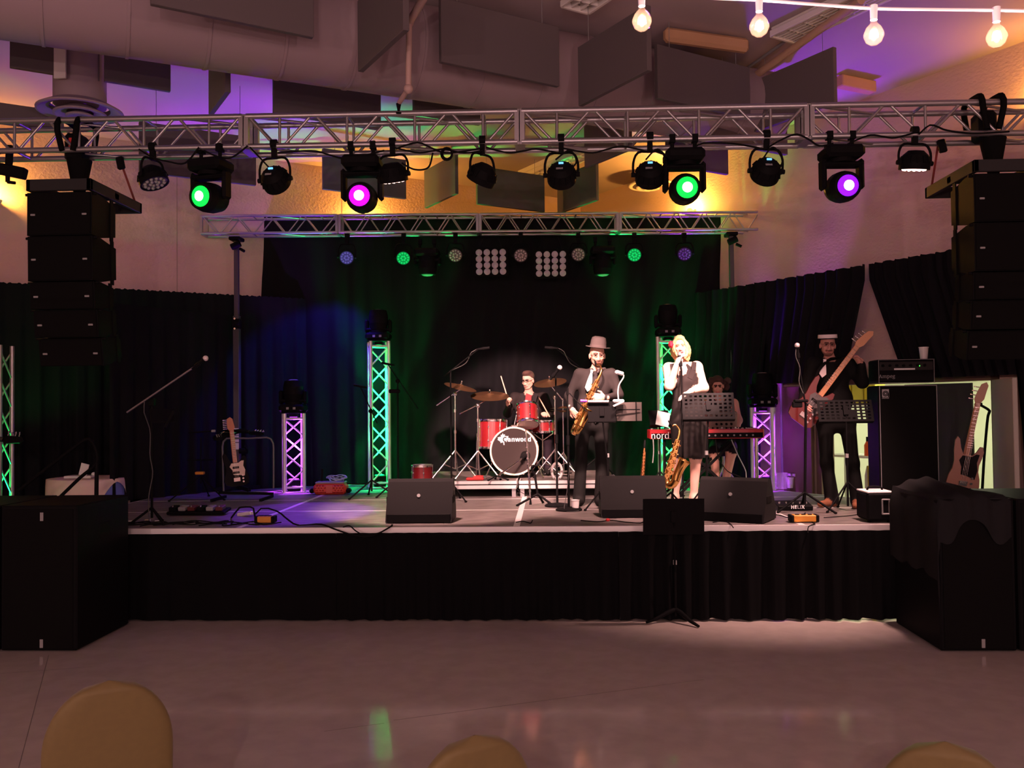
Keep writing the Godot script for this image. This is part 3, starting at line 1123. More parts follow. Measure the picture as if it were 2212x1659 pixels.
func front_rig():
	var a := Vector3(-5.79, 4.65, -7.85)
	var b := Vector3(4.995, 4.585, -7.85)
	truss("front_truss", "long aluminium box truss across the hall in front of the stage", a, b, 0.275, 0.027, 0.013, [(Vector3(-2.733, 4.631, -7.85) - a).length(), (Vector3(-0.235, 4.616, -7.85) - a).length(), (Vector3(2.32, 4.601, -7.85) - a).length()], 0.62)
	var off := mat(Color(0.3, 0.29, 0.29), 0.2)
	var on := glow(Color(1.0, 0.8, 0.75), 4.0)
	# wash lights: clamp point, body, aim, lit?
	var wash := [
		[Vector3(-3.576, 4.354, -7.85), Vector3(-3.576, 4.087, -7.85), Vector3(0.35, -0.85, 0.1), false, false, "round stage light with a green rim glint, leftmost under the front truss"],
		[Vector3(-2.459, 4.353, -7.85), Vector3(-2.451, 4.05, -7.85), Vector3(0.15, -0.45, -0.9), false, true, "round stage light left of the magenta moving light"],
		[Vector3(-1.38, 4.344, -7.85), Vector3(-1.378, 4.068, -7.85), Vector3(0.1, -0.95, -0.35), true, false, "tipped stage light just right of the magenta moving light"],
		[Vector3(-0.57, 4.342, -7.85), Vector3(-0.573, 4.041, -7.85), Vector3(-0.45, -0.8, -0.4), true, false, "stage light seen from the side in the middle of the front truss"],
		[Vector3(0.134, 4.341, -7.85), Vector3(0.134, 4.034, -7.85), Vector3(0.05, -0.5, -0.85), true, true, "round stage light under the front truss above the saxophone player"],
		[Vector3(0.922, 4.339, -7.85), Vector3(0.917, 4.02, -7.85), Vector3(0.05, -0.5, -0.85), true, true, "round stage light just left of the right green moving light"],
		[Vector3(1.947, 4.331, -7.85), Vector3(1.938, 4.026, -7.85), Vector3(-0.1, -0.5, -0.85), true, true, "round stage light between the green and the violet moving lights on the right"],
		[Vector3(3.233, 4.332, -7.85), Vector3(3.227, 4.07, -7.85), Vector3(-0.05, -0.97, -0.2), true, false, "box shaped stage light pointing straight down near the right speakers"]]
	for w in wash:
		var t = led_par("wash_light", w[5], "wash lights on the front truss", w[0], w[1], (w[2] as Vector3).normalized(), 0.13, on if w[3] else off, w[4])
	# what the lit ones throw on the stage
	for w in [[2, Vector3(-1.2, 0.86, -9.7), 40.0, 24.0], [3, Vector3(-0.45, 1.9, -11.9), 100.0, 15.0], [4, Vector3(0.38, 2.0, -9.9), 46.0, 16.0], [5, Vector3(1.0, 1.2, -9.6), 26.0, 24.0], [6, Vector3(1.5, 2.1, -9.85), 55.0, 12.0], [7, Vector3(2.3, 0.86, -9.0), 30.0, 30.0]]:
		var p: Vector3 = wash[w[0]][1]
		var d: Vector3 = (w[1] - p).normalized()
		lamp_spot("wash_beam", p + d * 0.12, w[1], WASH, w[2], w[3], self, 0.1, 0.9 if w[0] == 7 else 0.4)
	# moving heads
	moving_head("green moving light, leftmost of the four under the front truss", Vector3(-3.042, 3.894, -7.85), Vector3(-3.041, 4.342, -7.85).y, Vector3(-0.25, -0.1, 0.95).normalized(), GREEN, 5.0)
	moving_head("bright magenta moving light under the front truss", Vector3(-1.656, 3.864, -7.85), Vector3(-1.652, 4.338, -7.85).y, Vector3(0.02, -0.08, 1).normalized(), MAGENTA, 30.0)
	moving_head("green moving light on the right with a white sticker on its side", Vector3(1.217, 3.877, -7.85), Vector3(1.224, 4.332, -7.85).y, Vector3(0.02, -0.1, 1).normalized(), GREEN, 4.0)
	moving_head("violet moving light, rightmost under the front truss", Vector3(2.591, 3.868, -7.85), Vector3(2.6, 4.327, -7.85).y, Vector3(0.05, -0.12, 0.95).normalized(), VIOLET, 34.0)
	# cables tied along the lower chord
	var runs := [
		["black cable on the front truss from the leftmost lamp to the left green light", Vector3(-3.128, 4.346, -7.8), Vector3(-3.255, 4.206, -7.8), Vector3(-3.553, 4.263, -7.8), Vector3(-3.681, 4.342, -7.8)],
		["black cable on the front truss drooping to the left green light", Vector3(-2.683, 4.348, -7.8), Vector3(-2.831, 4.246, -7.8), Vector3(-2.958, 4.258, -7.8), Vector3(-3.085, 4.315, -7.8)],
		["black cable on the front truss drooping to the lamp left of the magenta light", Vector3(-2.662, 4.335, -7.8), Vector3(-2.536, 4.198, -7.8), Vector3(-2.452, 4.104, -7.8)],
		["black cable on the front truss above the magenta light", Vector3(-2.409, 4.279, -7.8), Vector3(-2.073, 4.287, -7.8), Vector3(-1.801, 4.214, -7.8), Vector3(-1.446, 4.277, -7.8)],
		["black cable on the front truss low right of the magenta light", Vector3(-1.363, 4.304, -7.8), Vector3(-1.134, 4.249, -7.8), Vector3(-0.906, 4.276, -7.8), Vector3(-0.741, 4.239, -7.8), Vector3(-0.567, 4.252, -7.8)],
		["black cable on the front truss arching high right of the magenta light", Vector3(-1.342, 4.287, -7.8), Vector3(-1.134, 4.34, -7.8), Vector3(-0.906, 4.243, -7.8), Vector3(-0.567, 4.277, -7.8)],
		["black cable on the front truss hanging in a loop right of the tipped lamp", Vector3(-1.01, 4.246, -7.8), Vector3(-1.053, 4.114, -7.8), Vector3(-1.177, 4.1, -7.8), Vector3(-1.289, 4.161, -7.8)],
		["black truss cable from the sideways lamp to the lamp above the saxophone player", Vector3(-0.534, 4.284, -7.8), Vector3(-0.328, 4.23, -7.8), Vector3(-0.081, 4.257, -7.8), Vector3(0.103, 4.219, -7.8)],
		["black cable on the front truss right of the lamp above the saxophone player", Vector3(0.144, 4.26, -7.8), Vector3(0.41, 4.212, -7.8), Vector3(0.655, 4.264, -7.8), Vector3(0.898, 4.209, -7.8)],
		["black cable on the front truss over the right green light", Vector3(0.939, 4.22, -7.8), Vector3(1.182, 4.153, -7.8), Vector3(1.345, 4.264, -7.8), Vector3(1.628, 4.266, -7.8), Vector3(1.869, 4.219, -7.8)],
		["black cable on the front truss between the right round lamp and the violet light", Vector3(1.949, 4.225, -7.8), Vector3(2.192, 4.334, -7.8), Vector3(2.39, 4.227, -7.8), Vector3(2.51, 4.244, -7.8)],
		["black cable on the front truss right of the violet light", Vector3(2.63, 4.233, -7.8), Vector3(2.831, 4.31, -7.8), Vector3(3.029, 4.281, -7.8), Vector3(3.228, 4.329, -7.8)],
		["black cable on the front truss beside the right hoist", Vector3(3.248, 4.308, -7.8), Vector3(3.349, 4.387, -7.8), Vector3(3.466, 4.343, -7.8), Vector3(3.702, 4.305, -7.8), Vector3(4.018, 4.313, -7.8)],
		["black cable on the front truss looped on the lamp above the saxophone player", Vector3(0.082, 4.158, -7.8), Vector3(0.206, 4.238, -7.8), Vector3(0.266, 4.133, -7.8), Vector3(0.183, 4.052, -7.8)],
		["black cable on the front truss looped on the lamp left of the right green light", Vector3(0.877, 4.139, -7.8), Vector3(0.98, 4.232, -7.8), Vector3(1.06, 4.135, -7.8)],
		["black truss cable looped on the lamp between the right green and violet lights", Vector3(1.907, 4.136, -7.8), Vector3(1.989, 4.224, -7.8), Vector3(2.068, 4.112, -7.8), Vector3(2.026, 4.011, -7.8)]]
	for r in runs:
		var s := Shape.new()
		s.tube(curve(r.slice(1), 20), 0.008, 6)
		tag(part("truss_cable", s, M.rubber), r[0], "cable", "cables on the front truss")
	var s := Shape.new()
	for k in 4:
		var ring := []
		for i in 17:
			var an := TAU * i / 16
			ring.append(Vector3(-0.882, 4.234, -7.8) + Vector3(cos(an) * (0.04 + k * 0.004), sin(an) * (0.045 + k * 0.004) - k * 0.004, k * 0.012))
		s.tube(ring, 0.007, 6)
	tag(part("cable_coil", s, M.rubber), "small coil of black cable under the middle of the front truss", "cable")
	# lamp bar at the far left edge
	var lb := Vector3(-4.91, 4.216, -7.9)
	var t := thing("lamp_bar", "black lamp bar under the truss at the left edge", "stage light", lb)
	s = Shape.new()
	s.bar(Vector3(-0.4, 0.06, 0.05), Vector3(0.12, -0.05, 0), 0.09, 0.1, Vector3.UP, 0.01)
	part("housing", s, M.black, t)
	s = Shape.new()
	s.bar(Vector3(-0.04, 0.03, 0), Vector3(-0.03, 0.22, 0), 0.04, 0.05)
	part("clamp", s, M.black, t)
	s = Shape.new()
	s.cyl(Vector3(-0.05, -0.05, 0), Vector3(-0.05, -0.12, 0), 0.02, -1, 8)
	s.cyl(Vector3(-0.05, -0.12, 0), Vector3(0.02, -0.13, 0), 0.015, -1, 8)
	part("knob", s, M.black, t)

func back_rig():
	var a := Vector3(-4.801, 4.663, -12)
	var b := Vector3(2.986, 4.648, -12.4)
	var L := a.distance_to(b)
	truss("back_truss", "slim aluminium truss above the backdrop at the back of the stage", a, b, 0.24, 0.019, 0.009, [L * 0.245, L * 0.495, L * 0.745], 0.42)
	# crank stands that carry it
	for w in 2:
		var top: Vector3 = [Vector3(-4.324, 4.331, -12.1), Vector3(2.569, 4.329, -12.45)][w]
		var t := thing("crank_stand", ["tall dark lifting stand under the left end of the back truss", "tall dark lifting stand under the right end of the back truss"][w], "stand", Vector3(top.x, DECK, top.z), "lifting stands of the back truss")
		var h := top.y - DECK
		var s := Shape.new()
		s.bx(Vector3(0, h * 0.34 + 0.06, 0), Vector3(0.085, h * 0.68, 0.085), 0.006)
		part("outer_mast", s, mat(Color(0.045, 0.043, 0.046), 0.5), t)
		s = Shape.new()
		s.bx(Vector3(0, h * 0.83, 0), Vector3(0.062, h * 0.34, 0.062), 0.006)
		part("inner_mast", s, mat(Color(0.045, 0.043, 0.046), 0.5), t)
		s = Shape.new()
		s.bx(Vector3(0, h * 0.665, 0.0), Vector3(0.11, 0.14, 0.11), 0.01)
		s.bx(Vector3(0.03, h * 0.665, 0.07), Vector3(0.05, 0.04, 0.05), 0.006)
		part("collar", s, M.black, t)
		s = Shape.new()
		s.bx(Vector3(0, h + 0.02, 0), Vector3(0.16, 0.05, 0.2), 0.01)
		s.cyl(Vector3(-0.05, h - 0.1, 0.06), Vector3(0.07, h - 0.05, 0.06), 0.045, -1, 10)
		s.cyl(Vector3(0.06, h - 0.12, 0.04), Vector3(0.13, h - 0.16, 0.06), 0.02, -1, 8)
		part("head_bracket", s, M.black, t)
		for k in 2:
			s = Shape.new()
			s.cyl(Vector3(-0.01, h * (0.645 + 0.04 * k), 0.05), Vector3(-0.01, h * (0.645 + 0.04 * k), 0.065), 0.014, -1, 8)
			part("bolt", s, M.chrome, t)
		for k in 4:
			var an := TAU * (k + 0.5) / 4
			s = Shape.new()
			s.bar(Vector3(0, 0.06, 0), Vector3(cos(an) * 0.34, 0.03, sin(an) * 0.3), 0.05, 0.05)
			part("leg", s, M.black, t)
		s = Shape.new()
		s.cyl(Vector3(0.05, 0.55, 0.05), Vector3(0.16, 0.55, 0.05), 0.04, -1, 10)
		s.cyl(Vector3(0.16, 0.55, 0.05), Vector3(0.16, 0.62, 0.16), 0.012, -1, 8)
		part("winch", s, M.black, t)
		if w == 0:
			for k in 3:
				s = Shape.new()
				s.bx(Vector3(0, h * 0.235 - k * 0.1, 0.044), Vector3(0.075, 0.09, 0.003))
				part("warning_label", s, M.paper, t)
	# LED pars under the back truss
	var dim := mat(Color(0.5, 0.42, 0.42), 0.25)
	var g := glow(Color(0.05, 0.85, 0.4), 1.0)
	var pars := [[Vector3(-2.787, 4.368, -12.179), Vector3(-2.789, 4.083, -12.179), 0, "lavender speckled round lamp, leftmost under the back truss"], [Vector3(-2, 4.359, -12.209), Vector3(-2.002, 4.067, -12.209), 1, "green lit round lamp on the left under the back truss"], [Vector3(-1.278, 4.35, -12.237), Vector3(-1.28, 4.097, -12.237), 2, "pale unlit round lamp left of the left blinder panel"], [Vector3(-0.368, 4.339, -12.271), Vector3(-0.371, 4.086, -12.271), 2, "dull round lamp between the two blinder panels"], [Vector3(0.431, 4.329, -12.302), Vector3(0.427, 4.09, -12.302), 2, "dull round lamp right of the right blinder panel"], [Vector3(1.21, 4.32, -12.332), Vector3(1.206, 4.074, -12.332), 1, "green lit round lamp on the right under the back truss"], [Vector3(1.905, 4.311, -12.359), Vector3(1.901, 4.078, -12.359), 3, "dark violet round lamp, rightmost under the back truss"]]
	for p in pars:
		var f: StandardMaterial3D = [glow(Color(0.45, 0.4, 0.8), 0.55), g, dim, mat(Color(0.2, 0.13, 0.4), 0.25)][p[2]]
		var c: Vector3 = p[0]
		var o: Vector3 = p[1] + Vector3(0, 0, 0.03)
		led_par("par_light", p[3], "round lamps under the back truss", c, o, Vector3(-0.06 * o.x, -0.42, 0.9).normalized(), 0.105, f, false, 0.8)
		if p[2] == 1:
			lamp_spot("green_beam", o + Vector3(0, -0.05, 0.1), o + Vector3(0, -3.0, -0.62), GREEN, 5.0, 13.0, self, 0.08)
		if p[2] == 0:
			lamp_spot("violet_beam", o + Vector3(0, -0.08, 0.16), Vector3(-2.75, DECK, -9.6), Color(0.5, 0.12, 1.0), 16.0, 13.0, self, 0.08)
			lamp_spot("violet_back_beam", o + Vector3(0, -0.15, 0.1), o + Vector3(-0.6, -2.0, -0.6), Color(0.25, 0.08, 1.0), 6.0, 42.0, self, 0.08)
	# two blinder panels with sixteen lenses each
	for w in 2:
		var o: Vector3 = [Vector3(-0.785, 3.988, -12.256), Vector3(0.046, 3.952, -12.287)][w] + Vector3(0, 0, 0.04)
		var t := thing("blinder_panel", ["square lamp panel of sixteen pale lenses, the left of two", "square lamp panel of sixteen pale lenses, the right of two"][w], "stage light", o, "blinder panels on the back truss")
		var bs := Basis(Vector3.RIGHT, 0.12 + 0.2 * w)
		var s := Shape.new()
		s.box(Transform3D(bs, Vector3(0, 0, -0.04)), Vector3(0.48, 0.4 if w == 0 else 0.38, 0.09), 0.01)
		part("housing", s, M.black_soft, t)
		for i in 16:
			s = Shape.new()
			s.lathe(Transform3D(bs * Basis(Vector3.RIGHT, PI / 2), bs * Vector3((i % 4 - 1.5) * 0.11, (i / 4 - 1.5) * 0.088, 0.006)), [Vector2(0.046, 0), Vector2(0.035, 0.012), Vector2(0.014, 0.022), Vector2(0, 0.024)], 16, true)
			part("lens", s, mat(Color(0.45, 0.43, 0.46), 0.35), t)
		for k in 2:
			s = Shape.new()
			s.bar(Vector3(0.2 * (k * 2 - 1), 0.1, -0.05), Vector3(0.1 * (k * 2 - 1), Vector3(-0.362, 4.339, -12.272).y - o.y, -0.05), 0.03, 0.012)
			part("bracket", s, M.black, t)
	# two unlit moving heads hanging behind
	for w in 2:
		moving_head(["unlit dark moving light hanging left of the pale round lamp", "unlit dark moving light hanging left of the right green lamp"][w], [Vector3(-1.687, 3.992, -12.221), Vector3(0.773, 3.962, -12.315)][w] - Vector3(0, 0, 0.1), Vector3(-0.53, 4.308, -12.265).y, Vector3(0, -1, 0.02), GREEN, 0.0, true, "unlit moving heads")

func line_arrays():
	for w in 2:
		var zf := -7.5
		var x0: float = [Vector3(-4.534, 3.145, -7.5).x, Vector3(3.561, 3.003, -7.5).x][w]
		var x1: float = [Vector3(-3.957, 3.135, -7.5).x, Vector3(4.162, 2.993, -7.5).x][w]
		var ys: Array = [[Vector3(-4.536, 3.892, -7.5).y, Vector3(-4.535, 3.51, -7.5).y, Vector3(-4.534, 3.113, -7.5).y, Vector3(-4.517, 2.87, -7.5).y, Vector3(-4.491, 2.627, -7.5).y, Vector3(-4.462, 2.377, -7.5).y], [Vector3(3.59, 3.879, -7.5).y, Vector3(3.58, 3.468, -7.5).y, Vector3(3.569, 3.057, -7.5).y, Vector3(3.564, 2.825, -7.5).y, Vector3(3.558, 2.578, -7.5).y, Vector3(3.551, 2.324, -7.5).y]][w]
		var cx := (x0 + x1) * 0.5
		var wid := x1 - x0
		var o := Vector3(cx, ys[0], zf)
		var t := thing("line_array", ["black line array speaker stack hanging on the left", "black line array speaker stack hanging on the right"][w], "loudspeaker", o)
		# flying frame
		var s := Shape.new()
		for k in [-1, 1]:
			s.bar(Vector3(k * (wid * 0.5 - 0.02), 0.06, 0.02), Vector3(k * (wid * 0.5 - 0.02), 0.06, -0.95), 0.04, 0.1, Vector3.UP, 0.004)
		s.bx(Vector3(0, 0.06, 0.0), Vector3(wid, 0.1, 0.04), 0.004)
		s.bx(Vector3(0, 0.06, -0.45), Vector3(wid, 0.06, 0.08), 0.004)
		s.bx(Vector3(0, 0.06, -0.93), Vector3(wid, 0.1, 0.04), 0.004)
		part("flying_frame", s, mat(Color(0.03, 0.03, 0.03), 0.45), t)
		var tilt := 0.0
		for i in 5:
			tilt += [0.0, 0.02, 0.04, 0.05, 0.06][i]
			var h: float = ys[i] - ys[i + 1]
			var dep := 0.42 if i < 2 else 0.34
			var mid := Vector3(0, (ys[i] + ys[i + 1]) * 0.5 - ys[0], -0.012 * i * i)
			var bs := Basis(Vector3.RIGHT, tilt)
			var cab := group_part("cabinet", t, mid)
			s = Shape.new()
			var tp := h * (0.36 if i < 2 else 0.34)
			var pf := PackedVector2Array([Vector2(0, -h * 0.49), Vector2(0, h * 0.49), Vector2(-dep * 0.35, h * 0.49), Vector2(-dep, tp), Vector2(-dep, -tp), Vector2(-dep * 0.35, -h * 0.49)])
			s.prism(Transform3D(bs * Basis(Vector3.BACK, Vector3.UP, Vector3.LEFT), Vector3.ZERO), pf, wid)
			part("cabinet_shell", s, M.black, cab)
			s = Shape.new()
			s.box(Transform3D(bs, bs * Vector3(0, 0, 0.006)), Vector3(wid - 0.02, h * 0.95, 0.012), 0.004)
			part("grille", s, M.black_soft, cab)
			for k in [-1, 1]:
				s = Shape.new()
				s.box(Transform3D(bs, bs * Vector3(k * (wid * 0.5 - 0.06), -0.01, 0.016)), Vector3(0.042, 0.017, 0.008), 0.003)
				part("badge", s, M.grey, cab)
				s = Shape.new()
				s.bar(bs * Vector3(k * (wid * 0.5 + 0.004), h * 0.5, -dep * 0.8), bs * Vector3(k * (wid * 0.5 + 0.004), -h * 0.5, -dep * 0.8), 0.012, 0.05, Vector3.BACK)
				part("rigging_link", s, M.black, cab)
				s = Shape.new()
				s.cyl(bs * Vector3(k * wid * 0.5, h * 0.46, -0.03), bs * Vector3(k * (wid * 0.5 + 0.03), h * 0.46, -0.03), 0.012, -1, 8)
				part("rigging_pin", s, M.black, cab)
		# motor, chain bag, slings
		var m: float = [Vector3(-4.351, 4.466, -7.85).x, Vector3(3.891, 4.267, -7.85).x][w]
		t = thing("chain_hoist", ["black chain hoist strapped to the truss above the left speakers", "black chain hoist strapped to the truss above the right speakers"][w], "hoist", Vector3(m, 4.45, -7.98))
		s = Shape.new()
		s.bx(Vector3(0, -0.04, 0), Vector3(0.16, 0.26, 0.2), 0.03)
		part("motor", s, M.black, t)
		s = Shape.new()
		s.lathe(Transform3D(Basis(), Vector3(0.05, -0.5, 0.05)), [Vector2(0, 0), Vector2(0.04, 0), Vector2(0.075, 0.15), Vector2(0.11, 0.34), Vector2(0, 0.34)], 14)
		part("chain_bag", s, M.black_soft, t)
		for k in [-1, 1]:
			s = Shape.new()
			s.tube(curve([Vector3(0.05 * k, -0.1, 0.16), Vector3(0.09 * k, 0.1, 0.175), Vector3(0.09 * k, 0.19, 0.15), Vector3(0.09 * k, 0.215, 0.0), Vector3(0.09 * k, 0.19, -0.17), Vector3(0.06 * k, -0.05, -0.18)], 14), 0.026, 6)
			part("sling", s, M.black_soft, t)
		if w == 0:
			s = Shape.new()
			s.bx(Vector3(0.01, -0.01, 0.106), Vector3(0.06, 0.09, 0.01), 0.003)
			part("red_tag", s, M.red, t)
		s = Shape.new()
		var ch: float = ys[0] + 0.11 - 4.45
		for k in 5:
			s.tube(curve([Vector3(0.03, -0.5 + (ch + 0.5) * k / 5.0, 0.02), Vector3(0.05 if k % 2 else 0.03, -0.5 + (ch + 0.5) * (k + 0.5) / 5.0, 0.02 if k % 2 else 0.045), Vector3(0.03, -0.5 + (ch + 0.5) * (k + 1) / 5.0, 0.02)], 6), 0.012, 6)
		part("hook", s, M.chrome, t)
		# safety strap
		var sx: float = [Vector3(-4.009, 4.337, -8.1).x, Vector3(3.547, 4.309, -8.1).x][w]
		var sy: float = [Vector3(-4.009, 4.35, -8.1).y, Vector3(3.548, 4.33, -8.1).y][w]
		t = thing("ratchet_strap", ["dark red strap with a buckle hanging right of the left speaker frame", "dark red strap hanging left of the right speaker frame"][w], "strap", Vector3(sx, sy, -8.1))
		s = Shape.new()
		var e: Vector3 = Vector3([x1 - 0.04, x0 + 0.04][w], ys[0] + 0.1, zf - 0.9) - Vector3(sx, sy, -8.1)
		s.bar(Vector3.ZERO, e, 0.02, 0.005, Vector3.BACK)
		part("webbing", s, M.strap, t)
		s = Shape.new()
		s.box(Transform3D(Basis(Vector3.BACK, 0.2), Vector3(0.02, -0.05, 0.02)), Vector3(0.07, 0.12, 0.04), 0.01)
		part("buckle", s, M.black, t)

func subwoofers():
	var h: float = Vector3(-3.91, 1.2, -7.17).y
	var spots := [[-4.55, -3.905, "tall black subwoofer on the floor left of the stage"], [-5.22, -4.57, "black subwoofer cut off by the left edge"], [3.06, 3.655, "tall black subwoofer on the floor right of the stage, half under a black cloth"], [3.675, 4.28, "black subwoofer at the right edge beside the cloth covered one"]]
	for q in spots:
		var w: float = q[1] - q[0]
		var t := thing("subwoofer", q[2], "loudspeaker", Vector3((q[0] + q[1]) * 0.5, 0, -7.62), "subwoofers on the floor")
		var s := Shape.new()
		s.bx(Vector3(0, h * 0.5 + 0.005, 0), Vector3(w, h - 0.01, 0.9), 0.012)
		part("cabinet", s, M.black, t)
		s = Shape.new()
		s.bx(Vector3(0, h * 0.5, 0.452), Vector3(w - 0.06, h - 0.06, 0.012), 0.003)
		part("grille", s, M.black_soft, t)
		for y in [0.07, h - 0.09]:
			s = Shape.new()
			s.bx(Vector3(0.03, y, 0.46), Vector3(0.028, 0.07, 0.006), 0.002)
			part("badge", s, M.grey, t)
		for k in [-1, 1]:
			s = Shape.new()
			s.bx(Vector3(k * w * 0.5, h * 0.8, 0.0), Vector3(0.012, 0.09, 0.2), 0.004)
			part("handle", s, M.rubber, t)
	# cloth thrown over the right one
	var g := []
	for r in 15:
		var line := PackedVector3Array()
		for i in 33:
			var k := i / 32.0
			var f := r / 14.0
			var x := lerpf(2.99, 3.62, k)
			var y := h + 0.012 + 0.09 * exp(-pow((k - 0.55) * 3.2, 2.0)) * (1.0 - f * 0.8) + 0.012 * sin(k * 23.0 + f * 5.0)
			var z := lerpf(-8.1, -7.13, f)
			if k < 0.12:
				y = h - (0.12 - k) * 5.0 + 0.02 * sin(f * 20.0)
				x = 3.035 - 0.012 * sin(f * 17.0)
			if f > 0.92:
				y -= (f - 0.92) * (3.4 + 1.2 * sin(k * 9.0))
				z = -7.14 + 0.01 * sin(k * 30.0)
			line.append(Vector3(x, y, z))
		g.append(line)
	var s := Shape.new()
	s.sheet(g)
	tag(part("black_cloth", s, mat(Color(0.016, 0.016, 0.017), 0.95)), "crumpled black cloth thrown over the right subwoofer", "cloth")

func light_towers():
	var spec := [
		[Vector3(-3.461, 1.876, -11.85), Vector3(-3.461, 1.919, -11.85).y, VIOLET.lerp(Color(0.85, 0.35, 1.0), 0.6), 0.35, "short violet lit truss tower on the left of the stage", "unlit dark moving light on top of the short left tower"],
		[Vector3(-2.41, 1.857, -12.45), Vector3(-2.402, 2.921, -12.45).y, Color(0.03, 1.0, 0.42), 0.3, "tall green lit truss tower on the left of the stage", "unlit dark moving light on top of the tall left tower"],
		[Vector3(1.673, 1.813, -12.45), Vector3(1.691, 2.927, -12.45).y, Color(0.03, 1.0, 0.42), -0.3, "tall green lit truss tower behind the singer", "unlit dark moving light on the tall tower behind the singer"],
		[Vector3(2.798, 1.809, -11.75), Vector3(2.8, 1.93, -11.75).y, VIOLET.lerp(Color(0.85, 0.35, 1.0), 0.6), -0.35, "short violet lit truss tower on the right of the stage", "unlit dark moving light on top of the short right tower"]]
	for q in spec:
		var p: Vector3 = q[0]
		var h: float = q[1] - DECK
		var t := thing("truss_tower", q[4], "truss tower", Vector3(p.x, DECK, p.z), "lit truss towers")
		var bs := Basis(Vector3.UP, q[3])
		var e := 0.125
		var silver := mat(Color(0.72, 0.71, 0.7), 0.4, 0.35)
		var cs := [Vector3(-e, 0, e), Vector3(e, 0, e), Vector3(e, 0, -e), Vector3(-e, 0, -e)]
		for c in cs:
			var s := Shape.new()
			s.cyl(bs * c + Vector3.UP * 0.012, bs * c + Vector3.UP * h, 0.025, -1, 12)
			part("chord", s, silver, t)
		var n := int(round(h / 0.29))
		for f in 4:
			var a: Vector3 = cs[f]
			var b: Vector3 = cs[(f + 1) % 4]
			for k in n:
				var y0 := 0.08 + (h - 0.16) * k / n
				var y1 := 0.08 + (h - 0.16) * (k + 1) / n
				var s := Shape.new()
				var fl := (k + f) % 2 == 0
				s.cyl(bs * (a if fl else b) + Vector3.UP * y0, bs * (b if fl else a) + Vector3.UP * y1, 0.011, -1, 8)
				part("brace", s, silver, t)
			for y in [0.07, h - 0.07]:
				var s := Shape.new()
				s.cyl(bs * a + Vector3.UP * y, bs * b + Vector3.UP * y, 0.015, -1, 8)
				part("crossbar", s, silver, t)
		for y in [0.006, h + 0.006]:
			var s := Shape.new()
			s.box(Transform3D(bs, Vector3.UP * y), Vector3(0.32, 0.012, 0.32), 0.002)
			part("end_plate", s, M.black if y > 0.1 else silver, t)
		# the lamp that stands inside
		var lt := thing("tower_uplight", q[4].replace("lit truss tower", "uplight lamp inside the tower").replace("short ", "").replace("tall ", "tall "), "stage light", Vector3(p.x, DECK + 0.014, p.z), "uplights inside the towers")
		var s := Shape.new()
		s.box(Transform3D(bs, Vector3.UP * 0.08), Vector3(0.17, 0.15, 0.17), 0.01)
		part("housing", s, M.black, lt)
		s = Shape.new()
		s.cyl(Vector3.UP * 0.156, Vector3.UP * 0.162, 0.065, -1, 20)
		part("lens_glow", s, glow(q[2], 5.0), lt)
		s = Shape.new()
		s.box(Transform3D(bs, bs * Vector3(0, 0.07, 0.087)), Vector3(0.06, 0.012, 0.003))
		part("label_plate", s, M.grey, lt)
		lamp_spot("tower_beam", Vector3(p.x, DECK + 0.19, p.z), Vector3(p.x, DECK + 3, p.z), q[2], 16.0 if h < 1.2 else 34.0, 24.0, lt, 0.06)
		s = S()
		s.cyl(Vector3.UP * (h - 0.06), Vector3.UP * (h - 0.02), 0.06, -1, 16)
		part("top_lamp_housing", s, M.black, lt)
		s = S()
		s.cyl(Vector3.UP * (h - 0.066), Vector3.UP * (h - 0.061), 0.05, -1, 16)
		part("top_lens_glow", s, glow(q[2], 3.0), lt)
		lamp_spot("tower_top_beam", Vector3(p.x, DECK + h - 0.07, p.z), Vector3(p.x, DECK, p.z), q[2], 12.0 if h < 1.2 else 26.0, 24.0, lt, 0.05)
		moving_head(q[5], Vector3(p.x, q[1] + 0.29, p.z), q[1] + 0.014, Vector3(0, 1, 0.02), GREEN, 0.0, false, "unlit moving heads")
	# beams from the tower heads up to the ceiling
	for q in [[0, Vector3(-3.989, 5.69, -9.953), VIOLET, 17.0, 46.0], [3, Vector3(2.946, 5.69, -9.89), VIOLET, 19.0, 32.0], [1, Vector3(-2.379, 5.69, -11.816), GREEN, 2.0, 9.0], [2, Vector3(3.235, 5.69, -13.518), GREEN, 2.5, 9.0]]:
		var p: Vector3 = spec[q[0]][0]
		var o := Vector3(p.x, spec[q[0]][1] + 0.48, p.z)
		lamp_spot("ceiling_beam_light", o, q[1], q[2], q[3], q[4], self, 0.08, 1.0)

